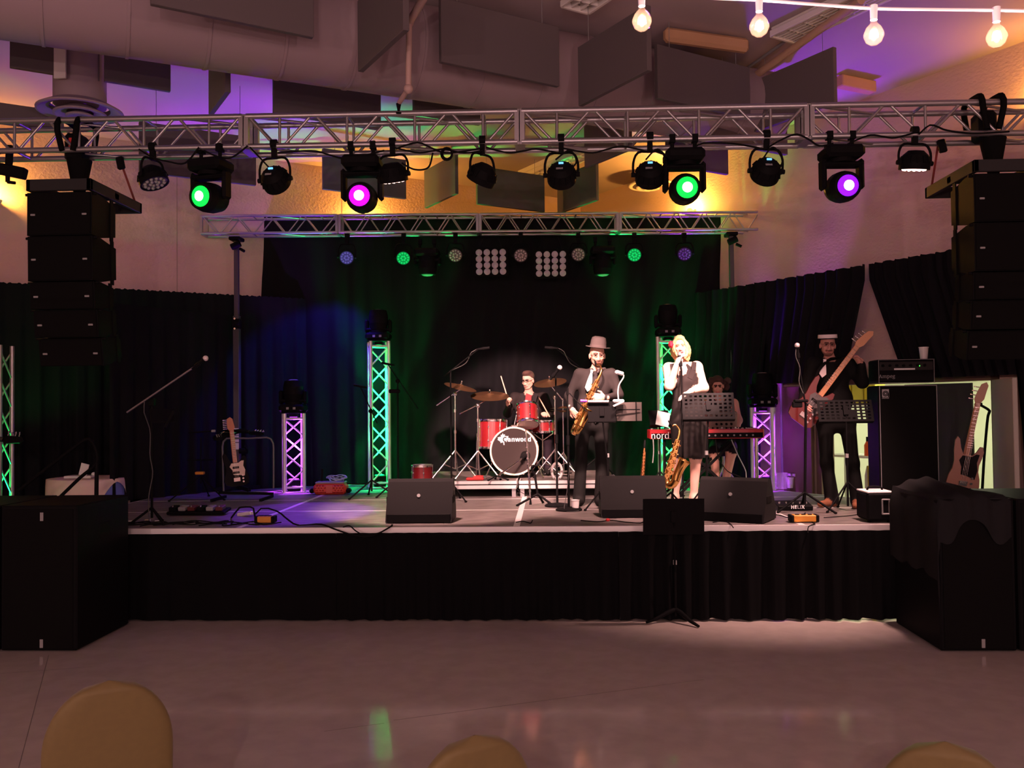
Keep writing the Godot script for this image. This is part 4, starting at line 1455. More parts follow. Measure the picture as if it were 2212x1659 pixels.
func string_lights():
	var y0 := 2.82
	var pts := [Vector3(-0.047, 2.919, -1.95), Vector3(0.216, 2.881, -1.95), Vector3(0.473, 2.861, -1.95), Vector3(0.721, 2.835, -1.95), Vector3(0.984, 2.823, -1.95), Vector3(1.246, 2.807, -1.95)]
	var s := Shape.new()
	s.tube(curve(pts, 40), 0.0035, 6)
	tag(part("string_light_cable", s, M.plastic_white), "white cable of the string lights at the top right", "cable")
	var lab := ["string bulb hanging furthest left at the top edge", "string bulb second from the left at the top edge", "string bulb third from the left, below the grid ceiling light", "string bulb furthest right at the top edge"]
	var off := [Vector2(-5, 24), Vector2(-7, 18), Vector2(-10, 40), Vector2(-7, 43)]
	for k in 4:
		bulb(pts[k + 1], lab[k], off[k].x * 0.001)
	# the same lights go on over the hall behind the camera
	for row in 2:
		for k in 3:
			var p := Vector3(-5.0 + k * 4.6, 2.85, 2.2 + row * 5.4)
			bulb(p, "string bulb over the hall behind the camera", 0.0, 78.0)
		s = Shape.new()
		s.tube([Vector3(-6, 2.85, 2.2 + row * 5.4), Vector3(6, 2.85, 2.2 + row * 5.4)], 0.0035, 6)
		tag(part("string_light_cable", s, M.plastic_white), "white cable of string lights over the hall behind the camera", "cable", "string light cables behind the camera")

func bulb(p: Vector3, label: String, lean: float, e := 0.5):
	var t := thing("string_bulb", label, "light bulb", p, "string light bulbs")
	var d := Vector3(lean * 1.6, -1, 0).normalized()
	var s := Shape.new()
	s.cyl(-d * 0.006, d * 0.026, 0.0085, 0.0075, 12)
	part("socket", s, M.plastic_white, t)
	s = Shape.new()
	s.lathe(Transform3D(along(-d), d * 0.026), [Vector2(0.0065, 0.0), Vector2(0.008, -0.008), Vector2(0.0165, -0.018), Vector2(0.0215, -0.03), Vector2(0.0215, -0.036), Vector2(0.0165, -0.048), Vector2(0.008, -0.0545), Vector2(0.0, -0.056)], 20, true)
	part("glass_bulb", s, M.bulb_glass, t)
	s = Shape.new()
	s.ball(d * 0.058, Vector3(0.008, 0.014, 0.008), 10, 8)
	part("filament_glow", s, glow(Color(1.0, 0.72, 0.3), 14.0), t)
	lamp_omni("bulb_light", p + d * 0.058, Color(1.0, 0.81, 0.79), e * 0.1, t, 0.01)

func wall_lights():
	for q in [[room(-4.15, 4.8, 0), -V, "warm wall lamp behind the magenta moving light"], [room(-9.15, 4.7, 0), -V, "warm wall lamp behind the lamp bar at the left edge"], [room(0, 4.9, 3.0), -U, "warm wall lamp behind the green moving light on the right"], [room(0, 5.0, 8.25), -U, "warm wall lamp high on the right wall at the edge"]]:
		var t := thing("wall_lamp", q[2], "wall lamp", q[0] , "warm wall lamps")
		var o: Vector3 = q[1]
		var s := Shape.new()
		s.lathe(Transform3D(Basis(), o * 0.1), [Vector2(0, -0.12), Vector2(0.05, -0.1), Vector2(0.08, -0.04), Vector2(0.09, -0.02), Vector2(0.083, -0.02), Vector2(0.07, -0.04), Vector2(0, -0.07)], 18)
		s.bar(o * 0.0, o * 0.1 + Vector3.UP * -0.05, 0.06, 0.08)
		part("bowl", s, M.white, t)
		s = Shape.new()
		s.ball(o * 0.1, Vector3.ONE * 0.045, 12, 8)
		part("bulb_glow", s, glow(Color(1.0, 0.66, 0.2), 8.0), t)
		lamp_omni("wall_lamp_light", q[0] + o * 0.1, Color(1.0, 0.68, 0.28), [5.5, 3.4, 6.5, 1.4][taken["wall_lamp"]], t, 0.05)

# ---------- instruments and stage gear ----------
func S() -> Shape:
	return Shape.new()
func rod(called: String, a: Vector3, b: Vector3, r: float, m: Material, parent: Node, rb := -1.0) -> MeshInstance3D:
	var s := S()
	s.cyl(a, b, r, rb, 8)
	return part(called, s, m, parent)
func tripod_legs(t: Node, hub: float, spread: float, r: float, m: Material, turn := 0.3, low := 0.012):
	for k in 3:
		var a := turn + TAU * k / 3
		rod("leg", Vector3(0, hub, 0), Vector3(cos(a) * spread, low, sin(a) * spread), r, m, t)
		var s := S()
		s.ball(Vector3(cos(a) * spread, low, sin(a) * spread), Vector3(0.018, 0.012, 0.018), 8, 5)
		part("rubber_foot", s, M.rubber, t)
func mic_body(t: Node, tip: Vector3, dir: Vector3, ball_m: Material):
	var s := S()
	var d := dir.normalized()
	s.cyl(tip - d * 0.17, tip - d * 0.02, 0.011, 0.017, 12)
	part("microphone_handle", s, M.black, t)
	s = S()
	s.ball(tip, Vector3.ONE * 0.027, 14, 10)
	part("microphone_grille", s, ball_m, t)
	s = S()
	s.cyl(tip - d * 0.03, tip - d * 0.018, 0.026, -1, 14)
	part("collar_ring", s, M.black, t)
	s = S()
	s.cyl(tip - d * 0.13, tip - d * 0.08, 0.02, -1, 10)
	part("clip", s, M.black, t)
func cable(pts: Array, label: String, r := 0.005, m: Material = null, n := 24, group := ""):
	var s := S()
	s.tube(curve(pts, n), r, 6)
	tag(part("cable", s, M.rubber if m == null else m), label, "cable", group)

func drum(called: String, label: String, at: Vector3, axis: Vector3, r: float, h: float, lugs := 6, group := "red drums of the kit"):
	# at: centre of the lower rim
	var t := thing(called, label, "drum", at, group)
	var b := along(axis)
	var s := S()
	s.lathe(Transform3D(b, Vector3.ZERO), [Vector2(r, 0.012), Vector2(r, h - 0.012)], 30, true)
	part("shell", s, M.red_lacquer, t)
	for e in 2:
		s = S()
		var y0: float = [-0.004, h - 0.026][e]
		s.lathe(Transform3D(b, b.y * y0), [Vector2(r - 0.006, 0), Vector2(r + 0.008, 0), Vector2(r + 0.006, 0.015), Vector2(r + 0.01, 0.03), Vector2(r - 0.004, 0.03), Vector2(r - 0.004, 0)], 30)
		part("hoop", s, M.chrome, t)
		s = S()
		s.cyl(b.y * ([0.004, h - 0.012][e] - 0.001), b.y * [0.004, h - 0.012][e], r - 0.003, -1, 30)
		part("drum_head", s, mat(Color(0.36, 0.28, 0.26), 0.6) if e == 0 else M.plastic_white, t)
	for k in lugs:
		var a := TAU * (k + 0.25) / lugs
		var o := b.x * cos(a) + b.z * sin(a)
		s = S()
		s.cyl(o * (r + 0.012) + b.y * 0.0, o * (r + 0.012) + b.y * h, 0.004, -1, 6)
		part("tension_rod", s, M.chrome, t)
		for y in [0.28, 0.74]:
			s = S()
			s.ball(o * (r + 0.008) + b.y * h * y, Vector3(0.014, 0.018, 0.014), 8, 6)
			part("lug", s, M.chrome, t)
	return t

func cymbal(called: String, label: String, c: Vector3, axis: Vector3, r: float):
	var t := thing(called, label, "cymbal", c, "bronze cymbals")
	var s := S()
	s.lathe(Transform3D(along(axis), Vector3.ZERO), [Vector2(r, -0.016), Vector2(r * 0.6, -0.004), Vector2(r * 0.26, 0.002), Vector2(r * 0.2, 0.016), Vector2(r * 0.08, 0.026), Vector2(0.006, 0.027), Vector2(0.006, 0.024), Vector2(r * 0.2, 0.012), Vector2(r * 0.6, -0.007), Vector2(r, -0.018)], 40, true)
	part("plate", s, M.bronze, t)
	s = S()
	s.cyl(axis.normalized() * 0.02, axis.normalized() * 0.055, 0.012, 0.01, 10)
	s.ball(axis.normalized() * 0.065, Vector3.ONE * 0.012, 8, 6)
	part("wing_nut", s, M.chrome, t)

func cymbal_stand(label: String, base: Vector3, joint: Vector3, tail: Vector3, tip: Vector3):
	var t := thing("cymbal_stand", label, "stand", base, "chrome cymbal stands")
	var j := joint - base
	rod("pole", Vector3(0, 0.12, 0), Vector3(0, j.y * 0.55, 0), 0.0135, M.chrome, t)
	rod("upper_pole", Vector3(0, j.y * 0.5, 0), j, 0.01, M.chrome, t)
	for y in [0.55, 0.8]:
		rod("collar", Vector3(0, j.y * y - 0.02, 0), Vector3(0, j.y * y + 0.02, 0), 0.021, M.chrome, t)
	rod("boom", tail - base, tip - base, 0.008, M.chrome, t)
	var s := S()
	s.ball(j, Vector3.ONE * 0.03, 10, 7)
	part("tilter", s, M.chrome, t)
	s = S()
	s.ball(tip - base, Vector3.ONE * 0.022, 10, 7)
	part("tilter", s, M.chrome, t)
	tripod_legs(t, 0.36, 0.33, 0.011, M.chrome, 0.5)
	for k in 3:
		var a := 0.5 + TAU * k / 3
		rod("brace", Vector3(0, 0.12, 0), Vector3(cos(a) * 0.17, 0.19, sin(a) * 0.17), 0.007, M.chrome, t)

func drum_kit():
	var ry := 1.062
	var t := thing("drum_riser", "low drum riser with a bright aluminium front edge", "platform", Vector3(-0.4, DECK, -11.8))
	for k in 2:
		var x0: float = [-1.26, 0.012][k]
		var x1: float = [-0.012, 1.25][k]
		var s := S()
		s.bx(Vector3((x0 + x1) / 2, 0.15, 0), Vector3(x1 - x0, 0.1, 1.7), 0.004)
		var fr := part("frame", s, mat(Color(0.72, 0.7, 0.69), 0.4, 0.5), t)
		s = S()
		s.bx(Vector3((x0 + x1) / 2, 0.196, 0), Vector3(x1 - x0 - 0.03, 0.012, 1.67))
		part("deck_panel", s, M.deck, fr)
		s = S()
		s.bx(Vector3((x0 + x1) / 2, 0.155, 0.851), Vector3(x1 - x0, 0.012, 0.004))
		part("groove", s, M.black, fr)
		for q in [[x0 + 0.04, 0.79], [x1 - 0.04, 0.79], [x0 + 0.04, -0.79], [x1 - 0.04, -0.79]]:
			s = S()
			s.bx(Vector3(q[0], 0.05, q[1]), Vector3(0.05, 0.1, 0.05))
			part("leg", s, M.alu, t)
	# bass drum
	var kc := Vector3(-0.458, 1.408, -11.3)
	t = thing("bass_drum", "dark fronted bass drum with a maple leaf and the name Canwood", "drum", Vector3(kc.x, ry, kc.z))
	var o := Vector3(0, kc.y - ry, 0)
	var fb := facing(Vector3(0.0, 0, 1))
	var ly := Basis(Vector3.RIGHT, PI / 2)
	var s := S()
	s.lathe(Transform3D(ly, o - Vector3(0, 0, 0.42)), [Vector2(0.29, 0.02), Vector2(0.29, 0.4)], 40, true)
	part("shell", s, M.red_lacquer, t)
	for k in 2:
		s = S()
		s.lathe(Transform3D(ly, o + Vector3(0, 0, -0.03 - 0.4 * k)), [Vector2(0.285, 0), Vector2(0.308, 0), Vector2(0.312, 0.02), Vector2(0.308, 0.036), Vector2(0.292, 0.036), Vector2(0.285, 0.02)], 44)
		part("hoop", s, mat(Color(0.75, 0.62, 0.5), 0.3), t)
	s = S()
	s.cyl(o + Vector3(0, 0, -0.012), o + Vector3(0, 0, -0.006), 0.292, -1, 44)
	var hd := part("drum_head", s, mat(Color(0.03, 0.024, 0.023), 0.6), t)
	var leaf := PackedVector2Array()
	var half := [Vector2(0, 1.0), Vector2(0.16, 0.68), Vector2(0.36, 0.78), Vector2(0.28, 0.3), Vector2(0.52, 0.52), Vector2(0.58, 0.38), Vector2(0.92, 0.42), Vector2(0.82, 0.16), Vector2(0.98, 0.04), Vector2(0.5, -0.38), Vector2(0.56, -0.56), Vector2(0.06, -0.5), Vector2(0.08, -0.98)]
	for p in half:
		leaf.append(p * 0.076)
	for i in range(half.size() - 1, 0, -1):
		leaf.append(Vector2(-half[i].x, half[i].y) * 0.076)
	s = S()
	s.prism(Transform3D(Basis(Vector3.BACK, 0.12), o + Vector3(-0.135, 0.155, -0.004)), leaf, 0.003)
	part("maple_leaf_emblem", s, M.print_white, hd)
	words("brand_lettering", "anwood", 0.08, Transform3D(Basis(), o + Vector3(0.072, 0.15, -0.001)), M.print_white, hd, true)
	words("brand_initial", "C", 0.086, Transform3D(Basis(), o + Vector3(-0.117, 0.15, 0.0005)), M.black, hd, true)
	s = S()
	s.lathe(Transform3D(ly, o + Vector3(0.145, -0.06, -0.006)), [Vector2(0.058, 0), Vector2(0.062, 0.006), Vector2(0.05, 0.006), Vector2(0.05, 0)], 24)
	part("port_ring", s, M.black, hd)
	s = S()
	s.cyl(o + Vector3(0.145, -0.06, -0.008), o + Vector3(0.145, -0.06, -0.004), 0.05, -1, 24)
	part("port_hole", s, M.rubber, hd)
	for k in 8:
		var a := TAU * (k + 0.5) / 8
		var q := Vector3(cos(a), sin(a), 0)
		s = S()
		s.bar(o + q * 0.315 + Vector3(0, 0, 0.005), o + q * 0.3 + Vector3(0, 0, -0.09), 0.022, 0.016, q, 0.004)
		part("claw", s, M.chrome, t)
	for k in [-1, 1]:
		rod("spur", o + Vector3(0.27 * k, -0.12, -0.12), Vector3(0.37 * k, 0.01, 0.06), 0.01, M.chrome, t)
	s = S()
	s.bx(o + Vector3(0, 0.31, -0.2), Vector3(0.09, 0.05, 0.07), 0.01)
	s.cyl(o + Vector3(0, 0.32, -0.2), o + Vector3(0.03, 0.46, -0.2), 0.012, -1, 8)
	part("tom_mount", s, M.chrome, t)
	# other drums
	drum("rack_tom", "small red tom mounted above the bass drum", Vector3(-0.279, 1.747, -11.3), Vector3(-0.03, 0.88, -0.47).normalized(), 0.132, 0.27)
	var fq := Vector3(-0.75, 1.435, -11.5)
	var ft = drum("floor_tom", "large red floor tom left of the bass drum", fq, Vector3(0.02, 1, -0.04).normalized(), 0.182, 0.375, 8)
	for k in 3:
		var a := 1.0 + TAU * k / 3
		rod("leg", Vector3(cos(a) * 0.195, 0.2, sin(a) * 0.195), Vector3(cos(a) * 0.21, ry - fq.y + 0.006, sin(a) * 0.21), 0.007, M.chrome, ft)
	var sn = drum("snare_drum", "red snare drum right of the small tom", Vector3(-0.095, 1.625, -11.75), Vector3(0.0, 1, -0.03).normalized(), 0.155, 0.165, 8)
	rod("stand_pole", Vector3(0, -0.02, 0), Vector3(0, ry - Vector3(-0.095, 1.625, -11.75).y + 0.1, 0), 0.012, M.chrome, sn)
	for k in 3:
		var a := 0.4 + TAU * k / 3
		rod("stand_arm", Vector3(0, -0.1, 0), Vector3(cos(a) * 0.15, -0.005, sin(a) * 0.15), 0.008, M.chrome, sn)
		rod("stand_leg", Vector3(0, ry - Vector3(-0.095, 1.625, -11.75).y + 0.25, 0), Vector3(cos(a) * 0.24, ry - Vector3(-0.095, 1.625, -11.75).y + 0.012, sin(a) * 0.24), 0.008, M.chrome, sn)
	var sp := Vector3(-1.659, 1.2, -11.45)
	drum("spare_tom", "spare red drum standing on the stage left of the riser", Vector3(sp.x, DECK + 0.006, sp.z), Vector3.UP, 0.135, Vector3(-1.658, 1.23, -11.45).y - DECK, 6)
	# cymbals and stands
	var c1 := Vector3(-1.143, 2.25, -11.4)
	cymbal("crash_cymbal", "tilted bronze cymbal furthest left in the kit", c1, Vector3(0.26, 0.95, 0.16).normalized(), 0.215)
	cymbal_stand("chrome cymbal stand furthest left in the kit", Vector3(Vector3(-1.219, 1.856, -11.4).x, ry, -11.4), Vector3(-1.216, 2.149, -11.4), Vector3(-1.458, 2.002, -11.4), c1 - Vector3(0, 0.04, 0))
	var c2 := Vector3(-0.773, 2.133, -11.5)
	cymbal("ride_cymbal", "wide dark bronze cymbal above the floor tom", c2, Vector3(0.03, 0.96, 0.26).normalized(), 0.25)
	cymbal_stand("chrome cymbal stand in front of the floor tom", Vector3(Vector3(-0.909, 1.855, -11.2).x, ry, -11.2), Vector3(-0.907, 1.996, -11.2), Vector3(-1.138, 1.893, -11.2), c2 - Vector3(0.01, 0.05, 0))
	var c3 := Vector3(0.012, 2.298, -11.5)
	cymbal("crash_cymbal", "bronze cymbal right of the drummer behind the white topped microphone", c3, Vector3(-0.12, 0.95, 0.28).normalized(), 0.215)
	cymbal_stand("chrome cymbal stand right of the drummer", Vector3(Vector3(0.072, 1.841, -11.5).x, ry, -11.5), Vector3(0.075, 2.093, -11.5), Vector3(0.183, 2.044, -11.5), c3 - Vector3(0, 0.04, 0))
	var hp := Vector3(0.179, 1.935, -11.75)
	t = thing("hi_hat", "pair of hi-hat cymbals on a chrome stand right of the snare", "cymbal", Vector3(hp.x, ry, hp.z))
	for k in [-1, 1]:
		s = S()
		s.lathe(Transform3D(Basis(), Vector3(0, hp.y - ry + 0.012 * k, 0)), [Vector2(0.17, 0), Vector2(0.06, 0.012 * k), Vector2(0.04, 0.025 * k), Vector2(0.006, 0.028 * k)], 32)
		part("plate", s, M.bronze, t)
	rod("pole", Vector3(0, 0.05, 0), Vector3(0, hp.y - ry + 0.14, 0), 0.01, M.chrome, t)
	tripod_legs(t, 0.3, 0.26, 0.009, M.chrome, 0.9)
	s = S()
	s.bx(Vector3(0.02, 0.03, 0.12), Vector3(0.08, 0.02, 0.24), 0.005)
	part("pedal", s, M.chrome, t)
	# drummer's seat
	t = thing("drum_throne", "round black drum stool under the drummer", "stool", Vector3(Vector3(-0.289, 1.459, -12.1).x, ry, -12.1))
	s = S()
	s.lathe(Transform3D(Basis(), Vector3(0, 0.43, 0)), [Vector2(0, 0), Vector2(0.16, 0), Vector2(0.17, 0.03), Vector2(0.16, 0.07), Vector2(0, 0.08)], 24)
	part("seat", s, M.black, t)
	rod("post", Vector3(0, 0.1, 0), Vector3(0, 0.44, 0), 0.016, M.chrome, t)
	tripod_legs(t, 0.3, 0.24, 0.011, M.chrome)
	# overhead microphones
	for w in 2:
		var m: Vector3 = [Vector3(-0.912, 2.733, -11.5), Vector3(0.096, 2.737, -11.6)][w]
		var bx: Vector3 = [Vector3(Vector3(-1.178, 1.865, -10.6).x, DECK, -10.55), Vector3(Vector3(0.638, 1.83, -11.9).x, ry, -12.0)][w]
		var jt: Vector3 = [Vector3(-1.167, 2.419, -10.55), Vector3(0.477, 2.457, -12)][w]
		t = thing("overhead_microphone", ["black overhead microphone on a tall boom left of the drummer", "black overhead microphone on a boom right of the drummer"][w], "microphone", bx)
		rod("pole", Vector3(0, 0.1, 0), Vector3(0, jt.y - bx.y, 0), 0.01, M.black, t)
		var dirb := (m - jt).normalized()
		rod("boom", jt - bx - dirb * 0.25, m - bx, 0.007, M.black, t)
		tripod_legs(t, 0.22, 0.27, 0.009, M.black, 0.8)
		s = S()
		var md: Vector3 = [Vector3(1, 0.1, 0.2), Vector3(-1, 0.08, 0.2)][w].normalized()
		s.tube([m - bx - md * 0.03, m - bx + md * 0.03, m - bx + md * 0.06, m - bx + md * 0.15], [0.012, 0.014, 0.02, 0.016], 10)
		part("capsule", s, M.black, t)
		s = S()
		s.tube(curve([m - bx - md * 0.03, m - bx - md * 0.1 - Vector3(0, 0.03, 0), (m - bx).lerp(jt - bx, 0.5) - Vector3(0, 0.05, 0), jt - bx], 14), 0.005, 6)
		part("cord", s, M.cord, t)
	# bass drum microphone on a low boom
	var kb := Vector3(Vector3(-0.659, 1.108, -10.92).x, ry, -11.0)
	t = thing("kick_microphone", "low boom microphone reaching into the bass drum", "microphone", kb)
	rod("boom", Vector3(0, 0.05, 0), kc + Vector3(0.13, -0.07, 0.05) - kb, 0.011, M.chrome, t)
	s = S()
	s.cyl(kc + Vector3(0.1, -0.08, 0.08) - kb, kc + Vector3(0.145, -0.06, 0.0) - kb, 0.026, -1, 12)
	part("capsule", s, M.black, t)
	tripod_legs(t, 0.06, 0.14, 0.008, M.black)
	# small things on the riser
	t = thing("foot_pedal", "red foot pedal on the riser left of the bass drum", "pedal", Vector3(Vector3(-0.935, 1.11, -11).x, ry, -11.02))
	s = S()
	s.bx(Vector3(0, 0.02, 0), Vector3(0.22, 0.035, 0.09), 0.012)
	part("pedal_body", s, M.red, t)
	s = S()
	s.box(Transform3D(Basis(Vector3.RIGHT, 0.2), Vector3(0.04, 0.045, 0.0)), Vector3(0.12, 0.02, 0.08), 0.004)
	part("tread", s, M.red, t)
	t = thing("tambourine", "white ring shaped tambourine leaning on the riser right of the bass drum", "tambourine", Vector3(Vector3(0.083, 1.159, -11).x, ry, -11.05))
	s = S()
	var ring := []
	for i in 25:
		ring.append(Vector3(cos(TAU * i / 24) * 0.062, 0.105 + sin(TAU * i / 24) * 0.1, sin(TAU * i / 24) * 0.015))
	s.tube(ring, 0.017, 8, false)
	part("frame", s, M.plastic_white, t)
	for k in 6:
		s = S()
		var a := TAU * k / 6
		s.cyl(Vector3(cos(a) * 0.062, 0.105 + sin(a) * 0.1, 0.016), Vector3(cos(a) * 0.062, 0.105 + sin(a) * 0.1, 0.024), 0.012, -1, 8)
		part("jingle", s, M.chrome, t)
	cable([Vector3(-0.35, ry + 0.01, -11.0), Vector3(-0.42, 0.98, -10.92), Vector3(-0.2, 0.87, -10.8), Vector3(0.25, 0.868, -10.85)], "thin black cable hanging down the front of the drum riser", 0.004)

func music_desk(called: String, label: String, base: Vector3, desk_c: Vector3, w: float, h: float, tilt: float, turn: float, holes: bool, m: Material, legs := "tripod"):
	var t := thing(called, label, "music stand", base)
	var bs := Basis(Vector3.UP, turn) * Basis(Vector3.RIGHT, -tilt)
	var d := desk_c - base
	var desk := group_part("desk", t, d)
	var s := S()
	if not holes:
		s.box(Transform3D(bs, Vector3.ZERO), Vector3(w, h, 0.006), 0.002)
		part("desk_plate", s, m, desk)
	else:
		# plate with rows of real holes, built as strips between them
		var nx := 10
		var ny := 6
		var px := w / (nx + 0.6)
		var py := h / (ny + 0.8)
		for j in ny + 1:
			var y := -h / 2 + py * 0.4 + py * j
			var y0: float = -h / 2 if j == 0 else y - py * 0.2
			var y1: float = h / 2 if j == ny else y + py * 0.28
			s.box(Transform3D(bs, bs * Vector3(0, (y0 + y1) / 2, 0)), Vector3(w, y1 - y0, 0.004))
			if j < ny:
				for i in nx + 1:
					var keep := j >= 1 and j <= 2 and i >= 4 and i <= 6
					var x := -w / 2 + px * 0.3 + px * i
					var x0: float = -w / 2 if i == 0 else x - px * 0.22
					var x1: float = w / 2 if i == nx else x + px * (0.22 if not keep else 0.8)
					s.box(Transform3D(bs, bs * Vector3((x0 + x1) / 2, y + py * 0.53, 0)), Vector3(x1 - x0, py * 0.54, 0.004))
		part("desk_plate", s, m, desk)
	s = S()
	s.box(Transform3D(bs, bs * Vector3(0, -h / 2, -0.03)), Vector3(w, 0.005, 0.06))
	part("ledge", s, m, desk)
	s = S()
	s.bar(bs * Vector3(0, -0.05, 0.012), bs * Vector3(0, 0.05, 0.012), 0.05, 0.02, Vector3.BACK)
	part("hinge", s, M.black, desk)
	rod("upper_post", d + bs * Vector3(0, -0.02, 0.015), Vector3(0, d.y * 0.45, 0), 0.009, M.black, t)
	rod("post", Vector3(0, 0.05, 0), Vector3(0, d.y * 0.55, 0), 0.0125, M.black, t)
	rod("collar", Vector3(0, d.y * 0.53, 0), Vector3(0, d.y * 0.57, 0), 0.018, M.grey, t)
	if legs == "tripod":
		tripod_legs(t, 0.3, 0.3, 0.009, M.black, 0.5)
	else:
		for k in 3:
			var a := [0.95, 2.85, 4.75][k] as float
			s = S()
			s.tube([Vector3(0, 0.11, 0), Vector3(cos(a) * 0.06, 0.095, sin(a) * 0.06), Vector3(cos(a) * 0.19, 0.04, sin(a) * 0.19), Vector3(cos(a) * 0.29, 0.014, sin(a) * 0.29)], [0.02, 0.022, 0.017, 0.012], 8)
			part("leg", s, M.black, t)
	return t

func wedge(label: String, at: Vector3, w: float, h: float, dep: float, turn: float):
	# floor monitor: back to the hall, grille towards the player
	var t := thing("floor_monitor", label, "loudspeaker", at, "black floor monitors along the stage front")
	var bs := Basis(Vector3.UP, turn)
	var s := S()
	var pf := PackedVector2Array([Vector2(-0.02, 0.012), Vector2(-0.05, h * 0.22), Vector2(-0.19, h * 0.93), Vector2(-0.23, h), Vector2(-0.3, h * 0.98), Vector2(-dep, 0.1), Vector2(-dep, 0.012)])
	s.prism(Transform3D(bs * Basis(Vector3.BACK, Vector3.UP, Vector3.LEFT), bs * Vector3(0, 0, dep * 0.5)), pf, w)
	part("cabinet", s, mat(Color(0.013, 0.0125, 0.013), 0.45), t)
	s = S()
	s.box(Transform3D(bs, bs * Vector3(0, h * 0.12, dep * 0.5 - 0.03)), Vector3(w * 0.96, h * 0.2, 0.02), 0.004)
	part("connector_panel", s, M.black, t)
	var out := (bs * Vector3(0, 0.19, h * 0.93)).normalized()
	s = S()
	var c := bs * Vector3(-0.01, h * 0.62, dep * 0.5 - 0.128)
	s.cyl(c, c + bs * Vector3(0, 0.003, 0.012), 0.017, -1, 16)
	part("badge", s, M.grey, t)
	for k in [-1, 1]:
		s = S()
		s.box(Transform3D(bs, bs * Vector3(k * w * 0.5, h * 0.52, 0.02)), Vector3(0.014, 0.07, 0.16), 0.005)
		part("handle_recess", s, M.rubber, t)
		s = S()
		s.box(Transform3D(bs, bs * Vector3(k * (w * 0.5 - 0.05), 0.006, dep * 0.4)), Vector3(0.05, 0.012, 0.05))
		part("rubber_foot", s, M.rubber, t)
	s = S()
	s.box(Transform3D(bs * Basis(Vector3.RIGHT, -0.86), bs * Vector3(0, h * 0.54, -0.06)), Vector3(w * 0.94, 0.012, dep * 0.62), 0.003)
	part("grille", s, M.black_soft, t)

func sax(called: String, label: String, neck_tip: Vector3, top: Vector3, bow: Vector3, bell_dir: Vector3, bell_len: float, bell_r: float):
	# an alto saxophone: neck tip, top of the body tube, bottom bow, and the direction in which the bell rises
	var t := thing(called, label, "saxophone", bow)
	var o := bow
	var ax := (top - bow).normalized()
	var L := top.distance_to(bow)
	var s := S()
	var up := (neck_tip - top)
	s.tube(curve([neck_tip - o, neck_tip - o - up * 0.3 + ax * 0.05, top - o + ax * 0.06 + up * 0.15, top - o + ax * 0.02, top - o], 14), [0.008, 0.0085, 0.009, 0.0095, 0.01, 0.0105, 0.011, 0.0115, 0.012, 0.0125, 0.013, 0.013, 0.0135, 0.0135, 0.014], 12)
	part("neck", s, M.brass, t)
	s = S()
	s.tube([neck_tip - o, neck_tip - o + up.normalized() * 0.035 + Vector3(0, 0.0, 0.0), neck_tip - o + up.normalized() * 0.075], [0.011, 0.0125, 0.006], 10)
	part("mouthpiece", s, M.black, t)
	s = S()
	s.tube([top - o, top - o - ax * L * 0.5, -ax * 0.0], [0.014, 0.024, 0.034], 16)
	part("body_tube", s, M.brass, t)
	var bd := bell_dir.normalized()
	var sd := (bd - ax * bd.dot(ax)).normalized()
	s = S()
	var bow_c := curve([Vector3.ZERO, -ax * 0.045 + sd * 0.02, -ax * 0.055 + sd * 0.055, -ax * 0.03 + sd * 0.09, sd * 0.105 + ax * 0.02], 8)
	s.tube(bow_c, [0.034, 0.036, 0.038, 0.04, 0.041, 0.042, 0.043, 0.044, 0.045], 16)
	part("bow", s, M.brass, t)
	s = S()
	var b0 := sd * 0.105 + ax * 0.02
	var pts := []
	var rr := []
	for i in 9:
		var f := i / 8.0
		pts.append(b0 + ax * bell_len * f * 0.85 + bd * bell_len * 0.25 * f * f)
		rr.append(lerpf(0.045, bell_r * 0.72, f) + bell_r * 0.32 * pow(f, 5.0))
	s.tube(pts, rr, 22, false)
	part("bell", s, M.brass, t)
	s = S()
	var rim := []
	var bt: Vector3 = (pts[8] - pts[7]).normalized()
	var bb := along(bt)
	for i in 25:
		rim.append(pts[8] + (bb.x * cos(TAU * i / 24) + bb.z * sin(TAU * i / 24)) * rr[8])
	s.tube(rim, 0.005, 6, false)
	part("bell_rim", s, M.brass, t)
	# key cups, rods and guards
	var face := (Vector3.BACK - ax * ax.z).normalized()
	var crs := ax.cross(face)
	for k in 11:
		var f := 0.08 + 0.082 * k
		var r := lerpf(0.03, 0.014, f)
		var c := ax * L * f + face * lerpf(0.04, 0.02, f) + crs * (0.012 if k % 2 else -0.01)
		s = S()
		s.cyl(c, c + face * 0.01, r, r * 0.9, 12)
		s.ball(c + face * 0.011, Vector3.ONE * 0.007, 8, 5)
		part("key_cup", s, M.brass, t)
	for k in [-1, 1]:
		s = S()
		s.cyl(ax * L * 0.12 + crs * 0.038 * k + face * 0.015, ax * L * 0.92 + crs * 0.022 * k + face * 0.01, 0.004, -1, 6)
		part("key_rod", s, M.brass, t)
		for j in 4:
			s = S()
			s.ball(ax * L * (0.2 + 0.2 * j) + crs * 0.04 * k + face * 0.02, Vector3.ONE * 0.01, 8, 5)
			part("key_touch", s, M.brass, t)
	return t

